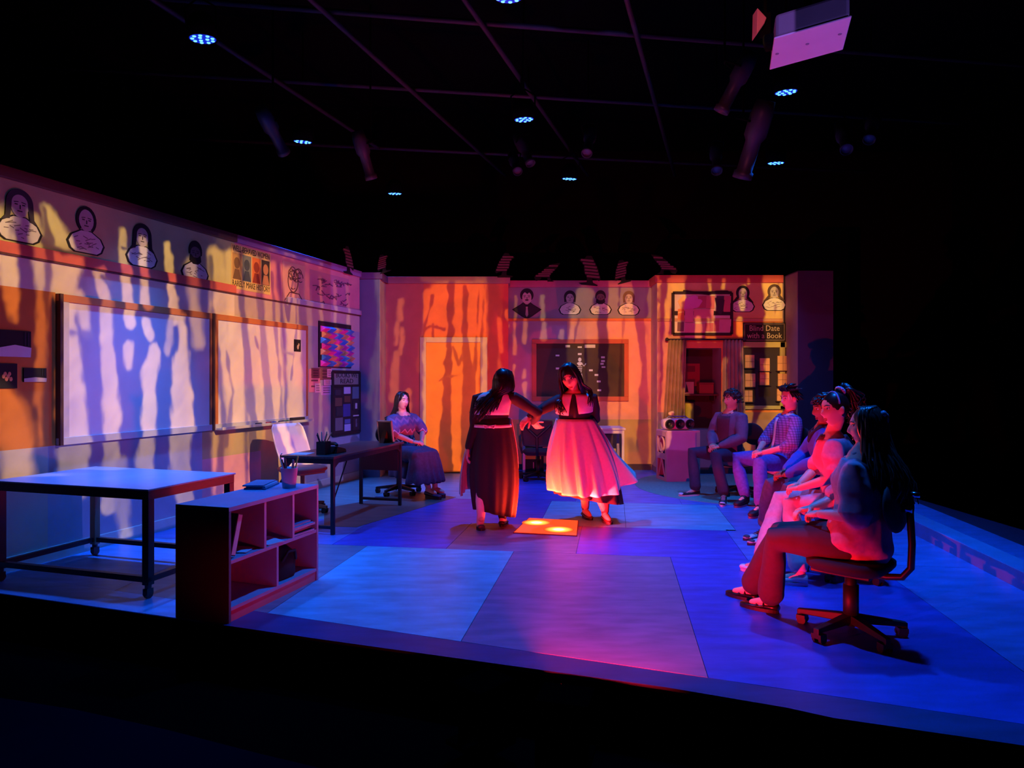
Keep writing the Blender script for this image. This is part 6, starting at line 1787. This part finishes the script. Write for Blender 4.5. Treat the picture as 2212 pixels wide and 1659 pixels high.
pl = p.T.patch(.10, .90, 80, 100, .034, 8, 4)
sheet(pl, 'shirt_opening', cloth(215, 210, 220), p.o, .003)
cb = MB()
for sx in (-1, 1): cb.tube([J['neck'] + V(0, 0, .035) - F * .05 + R * sx * .045, J['neck'] + R * sx * .075 + V(0, 0, .02), J['neck'] + R * sx * .05 + F * .085 - V(0, 0, .03), J['neck'] + R * sx * .035 + F * .10 - V(0, 0, .08)], [.018, .024, .024, .012], 10, flat=.6)
cb.build('collar', PL, p.o, smooth=True)
hb = MB(); p.cap(hb, (0, -.020, .026), (.080, .090, .098)); p.short_hair(hb, 12, 130, .045, .016, False, .012)
for i in range(14): p.lock(hb, [p.W(V(-.05 + .0077 * i, .055, .085)), p.W(V(-.05 + .0077 * i, .078, .118)), p.W(V(-.045 + .0077 * i, .03, .142)), p.W(V(-.04 + .0075 * i, -.03, .132))], .013, .006)
hb.build('hair', HAIR, p.o, smooth=True)
for i in (0, 1): shoe(p.o, J['an'][i], J['toe'][i], paint(24, 20, 30, .6), paint(90, 86, 120, .6), 'boot', 'boot', w=.046)

# A: man with mop of dark hair
F = V(-.88, -.47, 0).normalized(); R = V(F.y, -F.x, 0)
J = seated(V(2.86, 9.20, .56), F, neck=V(2.89, 9.20, 1.11), half=.20)
J['head'] = P(1580, 863, 9.16); J['hf'] = V(-.93, -.36, -.06)
J['kn'] = [V(2.58, 8.80, .56), V(2.39, 9.22, .56)]
J['an'] = [V(2.665, 8.73, .10), V(2.415, 9.13, .10)]
J['toe'] = [FL(1560, 1092, .02), FL(1466, 1070, .02)]
J['el'] = [V(2.96, 8.95, .78), V(2.72, 9.40, .80)]
clasped(J, V(2.62, 9.02, .655), F)
p = Person('man with a mop of dark hair in a dark jacket, seated farthest away', SKIN, J, male=True, k=.98, hk=1.06)
p.trousers('jeans', cloth(52, 48, 74), hem=.02, ank=.060, thick=1.05, wrinkle=.003)
p.top('jacket', cloth(108, 92, 118), 1.95, off=.028, t0=-.05, wrinkle=.006, loose=1.2, seed=12)
sheet(p.T.patch(-.02, .90, 58, 122, .036, 10, 8), 'shirt_front', cloth(96, 46, 62), p.o, .004)
cb = MB()
for sx in (-1, 1): cb.tube([J['neck'] + V(0, 0, .03) - F * .05 + R * sx * .045, J['neck'] + R * sx * .082 + V(0, 0, .005), J['neck'] + R * sx * .06 + F * .09 - V(0, 0, .06), J['neck'] + R * sx * .04 + F * .11 - V(0, 0, .15)], [.02, .028, .028, .012], 10, flat=.6)
cb.build('collar', cloth(70, 40, 52), p.o, smooth=True)
hb = MB(); p.cap(hb, (0, -.026, .034), (.090, .098, .104)); p.short_hair(hb, 21, 170, .055, .020, True, .014, .006, mop=True)
hb.build('hair', HAIR, p.o, smooth=True)
for i in (0, 1): shoe(p.o, J['an'][i], J['toe'][i], paint(30, 24, 34, .7), paint(215, 205, 215, .6), 'sneaker')

# W: seated woman on the left
F = V(.75, -.66, 0).normalized(); R = V(F.y, -F.x, 0)
J = seated(V(-1.47, 9.25, .57), F, neck=V(-1.455, 9.235, 1.085), half=.19)
J['head'] = P(869, 866, 9.17); J['hf'] = V(.70, -.71, -.02)
J['kn'] = [V(-1.02, 8.99, .56), V(-1.20, 8.80, .56)]
J['an'] = [V(-1.00, 9.02, .14), V(-1.075, 8.94, .14)]
J['toe'] = [V(-.86, 8.95, .02), V(-.90, 8.80, .02)]
J['el'] = [V(-1.20, 9.33, .84), V(-1.52, 9.00, .82)]
clasped(J, V(-1.20, 9.00, .705), F)
p = Person('woman in a zigzag sweater and long navy skirt, seated by the black desk', SKIN2, J, k=1.10)
m = mat('zigzag_knit', lin((104, 100, 128)), .9, .10, 30)
nt = m.node_tree; bs = nt.nodes['Principled BSDF']; L = nt.links.new
tc = nt.nodes.new('ShaderNodeTexCoord'); sp_ = nt.nodes.new('ShaderNodeSeparateXYZ'); L(tc.outputs['Object'], sp_.inputs[0])
def mth(op, a, b):
    k_ = nt.nodes.new('ShaderNodeMath'); k_.operation = op
    for i, q in enumerate((a, b)):
        if hasattr(q, 'links'): L(q, k_.inputs[i])
        else: k_.inputs[i].default_value = q
    return k_.outputs[0]
zz = mth('ADD', sp_.outputs['Z'], mth('MULTIPLY', mth('PINGPONG', mth('ADD', mth('MULTIPLY', sp_.outputs['X'], .75), mth('MULTIPLY', sp_.outputs['Y'], .66)), .045), 1.1))
nz = mth('DIVIDE', mth('SUBTRACT', zz, .62), .46)
rp = nt.nodes.new('ShaderNodeValToRGB'); rp.color_ramp.interpolation = 'CONSTANT'; L(nz, rp.inputs[0])
cols = [(0, (128, 110, 150)), (.10, (215, 180, 190)), (.16, (60, 34, 48)), (.26, (205, 170, 180)), (.31, (58, 32, 46)), (.38, (150, 100, 118)), (.54, (200, 190, 225)), (.58, (110, 100, 150)), (.74, (84, 92, 150)), (.84, (120, 112, 160)), (.92, (88, 90, 130))]
rp.color_ramp.elements[0].color = lin(cols[0][1]) + (1,); rp.color_ramp.elements[1].position = cols[1][0]; rp.color_ramp.elements[1].color = lin(cols[1][1]) + (1,)
for q, c_ in cols[2:]:
    e = rp.color_ramp.elements.new(q); e.color = lin(c_) + (1,)
L(rp.outputs[0], bs.inputs['Base Color'])
p.top('sweater', m, 1.0, off=.022, t0=.02, wrinkle=.004, loose=1.25, seed=14)
mb = MB()
kc = (J['kn'][0] + J['kn'][1]) / 2
def rect_ring(c_, ux_, uy_, hw, hd, n=28, e=.6):
    return [c_ + ux_ * math.copysign(abs(math.cos(a)) ** e, math.cos(a)) * hw + uy_ * math.copysign(abs(math.sin(a)) ** e, math.sin(a)) * hd for a in np.linspace(0, 2 * PI, n, endpoint=False)]
Zv = V(0, 0, 1)
mb.rings([rect_ring(J['hip'] - F * .13 + Zv * .0, R, Zv, .20, .11), rect_ring(J['hip'] + Zv * .01, R, Zv, .225, .125), rect_ring(lerp(J['hip'], kc, .5) + Zv * .01, R, Zv, .23, .11), rect_ring(kc + Zv * .0, R, Zv, .225, .095), rect_ring(kc + F * .06 - Zv * .02, R, Zv, .19, .06)])
mb.rings([rect_ring(kc + Zv * .06 - F * .02, R, F, .20, .08), rect_ring(kc - Zv * .10 - F * .01, R, F, .235, .115), rect_ring(kc - Zv * .26, R, F, .26, .14), rect_ring(kc - Zv * .345, R, F, .27, .15)])
mb.rings([rect_ring(J['hip'] + Zv * .02 - R * -.0, R, F, .20, .16), rect_ring(J['hip'] - Zv * .16 + F * .14, R, F, .23, .24), rect_ring(J['hip'] - Zv * .30 + F * .17, R, F, .24, .26)])
remeshed(mb, .013, 'skirt', cloth(62, 60, 96, var=.2), .006, (9, 9, 4), 5, parent=p.o, axis_fold=((kc.x - .1, kc.y + .1), .016, 15, .20, .60))
hb = MB(); p.cap(hb); p.long_hair(hb, .93, 17, 70, .004, 112, .05, part=.0, r=.013)
hb.build('hair', HAIR, p.o, smooth=True)
MB().tube([J['neck'] + F * .085 - R * .03 - V(0, 0, .03), J['neck'] + F * .14 - V(0, 0, .14), J['neck'] + F * .085 + R * .03 - V(0, 0, .03)], .004, 6).build('necklace', paint(40, 30, 30, .4), p.o, smooth=True)
for i in (0, 1): shoe(p.o, J['an'][i], J['toe'][i], paint(46, 48, 84, .4), paint(26, 24, 40, .5), 'clog', w=.045)

# ------------------------------------------------------------------ the dancers
DRESS = cloth(38, 22, 26, .75)
APRON = mat('apron_linen', lin((238, 222, 215)), .85, .04, 40)
def skirt(person, name, m, c0, c1, r0, r1, folds, amp, a0=0, a1=360, hem=None, off=0.0, n=96, nz=18, R=V(1, 0, 0), th=.005, swirl=0.0, ph=0.0, bulge=.08, kick=None):
    """cloth hung between an ellipse at the waist and a hem; angles 0 = R, 90 = forward"""
    Fv = V(-R.y, R.x, 0)
    rows = []
    full = abs(a1 - a0) >= 359
    m_ = n if full else n
    for i in range(nz + 1):
        f = i / nz
        row = []
        for j in range(m_ + (0 if full else 1)):
            a = math.radians(a0 + (a1 - a0) * j / m_)
            c_ = lerp(c0, c1, f ** .9)
            w_ = (r0[0] + (r1[0] - r0[0]) * f ** .8) * (1 + bulge * math.sin(PI * f)) + off
            d_ = (r0[1] + (r1[1] - r0[1]) * f ** .8) * (1 + bulge * math.sin(PI * f)) + off
            fold = amp * f ** .75 * (math.sin(folds * a + ph + swirl * f + 1.3 * math.sin(3 * a + ph)) + .45 * math.sin(folds * 1.7 * a + 2 + ph - swirl * f))
            if kick: q_ = kick[1] * math.exp(-((math.degrees(a) - kick[0]) / kick[2]) ** 2) * max(0, f - .45) ** 1.3 * 2.2; w_ += q_; d_ += q_
            z = c_.z + (hem(math.degrees(a)) * f ** 1.5 if hem else 0)
            row.append(V(c_.x, c_.y, 0) + R * ((w_ + fold) * math.cos(a)) + Fv * ((d_ + fold) * math.sin(a)) + V(0, 0, z))
        rows.append(row)
    return sheet(rows, name, m, person.o, th, closed=full)

# L: dancer with her back to us
F = V(.12, .99, 0).normalized(); R = V(F.y, -F.x, 0)
hip = V(-.19, 7.17, .93)
J = dict(F=F, hip=hip, chest=V(-.195, 7.165, 1.24), neck=V(-.165, 7.17, 1.405))
J['head'] = P(1088, 826, 7.17); J['hf'] = V(.35, .93, -.10)
J['sh'] = [V(-.365, 7.19, 1.335), V(.02, 7.13, 1.345)]
J['hj'] = [hip - R * .09, hip + R * .09]
J['kn'] = [V(-.29, 7.20, .50), V(-.12, 7.27, .50)]
J['an'] = [V(-.315, 7.05, .15), V(-.10, 7.24, .10)]
J['toe'] = [V(-.33, 7.12, .02), V(-.07, 7.40, .02)]
J['el'] = [P(1026, 921, 7.15), P(1163, 893, 7.16)]
J['wr'] = [P(1011, 968, 7.12), P(1150, 911, 7.36)]
J['hd'] = [V(-.12, 0, -1), V(.35, .25, -.35)]
J['pn'] = [V(1, .2, 0), V(.1, .6, .5)]
J['th'] = [V(0, 1, 0), V(.5, 0, .7)]
J['curl'] = .55
p = Person('dancer with long dark hair seen from behind, white square collar, black dress and apron bow', SKIN2, J, k=1.06, hk=1.12, face=False)
p.top('bodice', DRESS, 1.95, off=.012, t0=.05, wrinkle=.003, seed=20)
skirt(p, 'skirt', DRESS, V(-.19, 7.17, 1.13), V(-.19, 7.20, .15), (.165, .135), (.205, .19), 9, .016, hem=lambda a: (.05 * math.cos(math.radians(a - 215))), R=R, ph=.6, bulge=.30)
skirt(p, 'apron', APRON, V(-.19, 7.17, 1.13), V(-.24, 7.21, .36), (.172, .142), (.285, .25), 7, .020, 10, 204, R=R, off=.012, ph=1.0, bulge=.16, hem=lambda a: -.03 if a > 150 else 0)
bl = MB()
for i in range(28): pass
bl.rings([[p.T.pt(.335 + dz, 2 * PI * j / 40, .030 + dq) for j in range(40)] for dz, dq in ((-.02, .004), (-.02, .014), (.045, .014), (.045, .004))])
bl.build('apron_band', APRON, p.o, smooth=True)
bk = p.T.pt(.345, -PI / 2, .05)
bow = MB()
for sx in (-1, 1): bow.tube([bk, bk + R * sx * .03 + V(0, 0, .012), bk + R * sx * .062 + V(0, 0, .018), bk + R * sx * .045 - V(0, 0, .012), bk], [.006, .012, .014, .012, .006], 8, flat=.6)
bow.ell(bk, (.016, .014, .014))
bow.build('apron_bow', APRON, p.o, smooth=True)
rows = []
for i in range(8):
    f = i / 7; z = 1.395 - .185 * f
    rows.append([p.T.pt(.985 - .40 * f, math.radians(205 + 130 * j / 16), .026 + .016 * f) for j in range(17)])
sheet(rows, 'collar', APRON, p.o, .004)
hb = MB(); p.cap(hb, r=(.086, .100, .107))
p.long_hair(hb, 1.20, 31, 70, .004, 128, .05, r=.014, spread=.62, flow=V(-.09, -.03, 0))
p.long_hair(hb, 1.14, 33, 40, .005, 70, .085, r=.015, spread=.42, flow=V(-.12, -.03, 0))
hb.build('hair', HAIR, p.o, smooth=True)
ld = MB().tube([J['an'][0] + V(0, 0, .27) + V(.01, .04, 0), J['an'][0] + V(0, .01, .14), J['an'][0] + V(0, 0, .0), V(-.325, 7.08, .06)], [.062, .056, .042, .040], 14)
ld.build('stocking', APRON, p.o, smooth=True)
shoe(p.o, J['an'][0], J['toe'][0], paint(70, 30, 46, .4), paint(40, 22, 30, .5), 'flat')  # pink light on this leg painted in: paler stocking, pinker shoe than the other
MB().tube([J['an'][1] + V(0, 0, .26), J['an'][1] + V(0, 0, .12), J['an'][1]], [.064, .056, .044], 14).build('stocking', DRESS, p.o, smooth=True)
shoe(p.o, J['an'][1], J['toe'][1], paint(34, 20, 24, .4), paint(24, 16, 20, .5), 'flat')

# R: dancer facing us
F = V(-.12, -.99, 0).normalized(); R = V(F.y, -F.x, 0)
hip = V(.715, 7.50, .93)
J = dict(F=F, hip=hip, chest=V(.665, 7.46, 1.24), neck=V(.665, 7.44, 1.395))
J['head'] = P(1231, 815, 7.37); J['hf'] = V(-.22, -.90, -.36); J['hu'] = V(-.30, -.25, .92)
J['sh'] = [P(1281, 861, 7.46), P(1207, 864, 7.42)]
J['hj'] = [hip - R * .09, hip + R * .09]
J['kn'] = [V(.86, 7.40, .48), V(.76, 7.48, .48)]
J['an'] = [V(1.00, 7.47, .11), V(.81, 7.68, .11)]
J['toe'] = [V(1.04, 7.30, .02), V(.86, 7.52, .02)]
J['el'] = [P(1286, 906, 7.58), P(1172, 884, 7.33)]
J['wr'] = [P(1262, 924, 7.74), P(1143, 900, 7.26)]
J['hd'] = [V(-1, .2, -.1), V(-.5, -.2, -.5)]
J['pn'] = [V(0, -.3, 1), V(.2, .6, -.6)]
J['th'] = [V(0, 0, 1), V(.3, -.3, .6)]
J['curl'] = .7
p = Person('dancer facing us with bowed head, long dark hair, white collar and red-lit apron', SKIN, J, k=1.08, hk=1.2)
p.top('bodice', DRESS, 1.95, off=.012, t0=.05, wrinkle=.003, seed=22)
skirt(p, 'skirt', DRESS, V(.68, 7.48, 1.10), V(.83, 7.50, .24), (.165, .138), (.34, .28), 10, .026, R=R, ph=.2, bulge=.16, swirl=.6, hem=lambda a: .06 * math.sin(math.radians(a + 60)))
skirt(p, 'apron', APRON, V(.68, 7.48, 1.11), V(.80, 7.46, .37), (.185, .150), (.36, .30), 12, .040, -28, 212, R=R, off=.016, ph=1.4, bulge=.15, swirl=1.6, n=150, nz=28, kick=(198, .20, 26),
      hem=lambda a: (.13 * max(0, min(1, (a - 150) / 50)) + .03 * max(0, (20 - a) / 40) - .05 * math.sin(math.radians(max(0, min(180, a))))))
bl = MB()
bl.rings([[p.T.pt(.335 + dz, 2 * PI * j / 40, .030 + dq) for j in range(40)] for dz, dq in ((-.02, .004), (-.02, .014), (.045, .014), (.045, .004))])
bl.build('apron_band', APRON, p.o, smooth=True)
for a0, a1 in ((96, 172), (8, 84)):
    rows = []
    for i in range(8):
        f = i / 7
        aa, bb = (a0 + 10 * f if a0 > 90 else a0 - 8 * f), (a1 + 8 * f if a0 > 90 else a1 - 10 * f)
        rows.append([p.T.pt(.985 - (.40 if a0 < 90 else .36) * f, math.radians(aa + (bb - aa) * j / 10), .026 + .014 * f) for j in range(11)])
    sheet(rows, 'collar', APRON, p.o, .004)
q0 = p.T.pt(.96, PI / 2, .03)
MB().tube([q0, p.T.pt(.86, PI / 2 + .05, .045), p.T.pt(.72, PI / 2 + .08, .05), p.T.pt(.58, PI / 2 + .06, .045)], [.022, .022, .018, .020], 8, flat=.35).build('neck_ribbon', DRESS, p.o, smooth=True)
hb = MB(); p.cap(hb, r=(.085, .099, .107))
p.long_hair(hb, 1.20, 41, 72, .005, 128, .03, r=.014, spread=.95, flow=V(.04, .0, 0))
rr = random.Random(6)
for i in range(22):      # tresses that fall forward over her right shoulder
    x_ = rr.uniform(-.0, .05)
    p.lock(hb, [p.W(V(.03, .02, .112)), p.W(V(.082, .03 + x_ * .3, .03)), p.W(V(.096, .035 + x_, -.06)), p.W(V(.098 + x_ * .4, .03 + x_, -.15)), P(1200 + 14 * rr.random(), 868, 7.30 + .04 * rr.random()), P(1200 + 26 * rr.random(), 886 + 12 * rr.random(), 7.27 + .05 * rr.random())], .013, .004, wave=.006, ph=i)
for i in range(18):      # and over her left
    x_ = rr.uniform(-.0, .04)
    p.lock(hb, [p.W(V(-.01, .02, .114)), p.W(V(-.080, .025, .03)), p.W(V(-.095, .02, -.07)), p.W(V(-.11 - x_, .0, -.15)), P(1270 + 10 * rr.random(), 846, 7.36), P(1268 + 12 * rr.random(), 860 + 20 * rr.random(), 7.31)], .013, .004, wave=.006, ph=i)
hb.build('hair', HAIR, p.o, smooth=True)
for i in (0, 1):
    MB().tube([J['an'][i] + V(-.01, -.01, .30), J['an'][i] + V(0, 0, .15), J['an'][i]], [.062, .054, .042], 14).build('stocking', cloth(120, 58, 56), p.o, smooth=True)
    shoe(p.o, J['an'][i], J['toe'][i], paint(52, 24, 28, .4), paint(34, 18, 22, .5), 'flat')
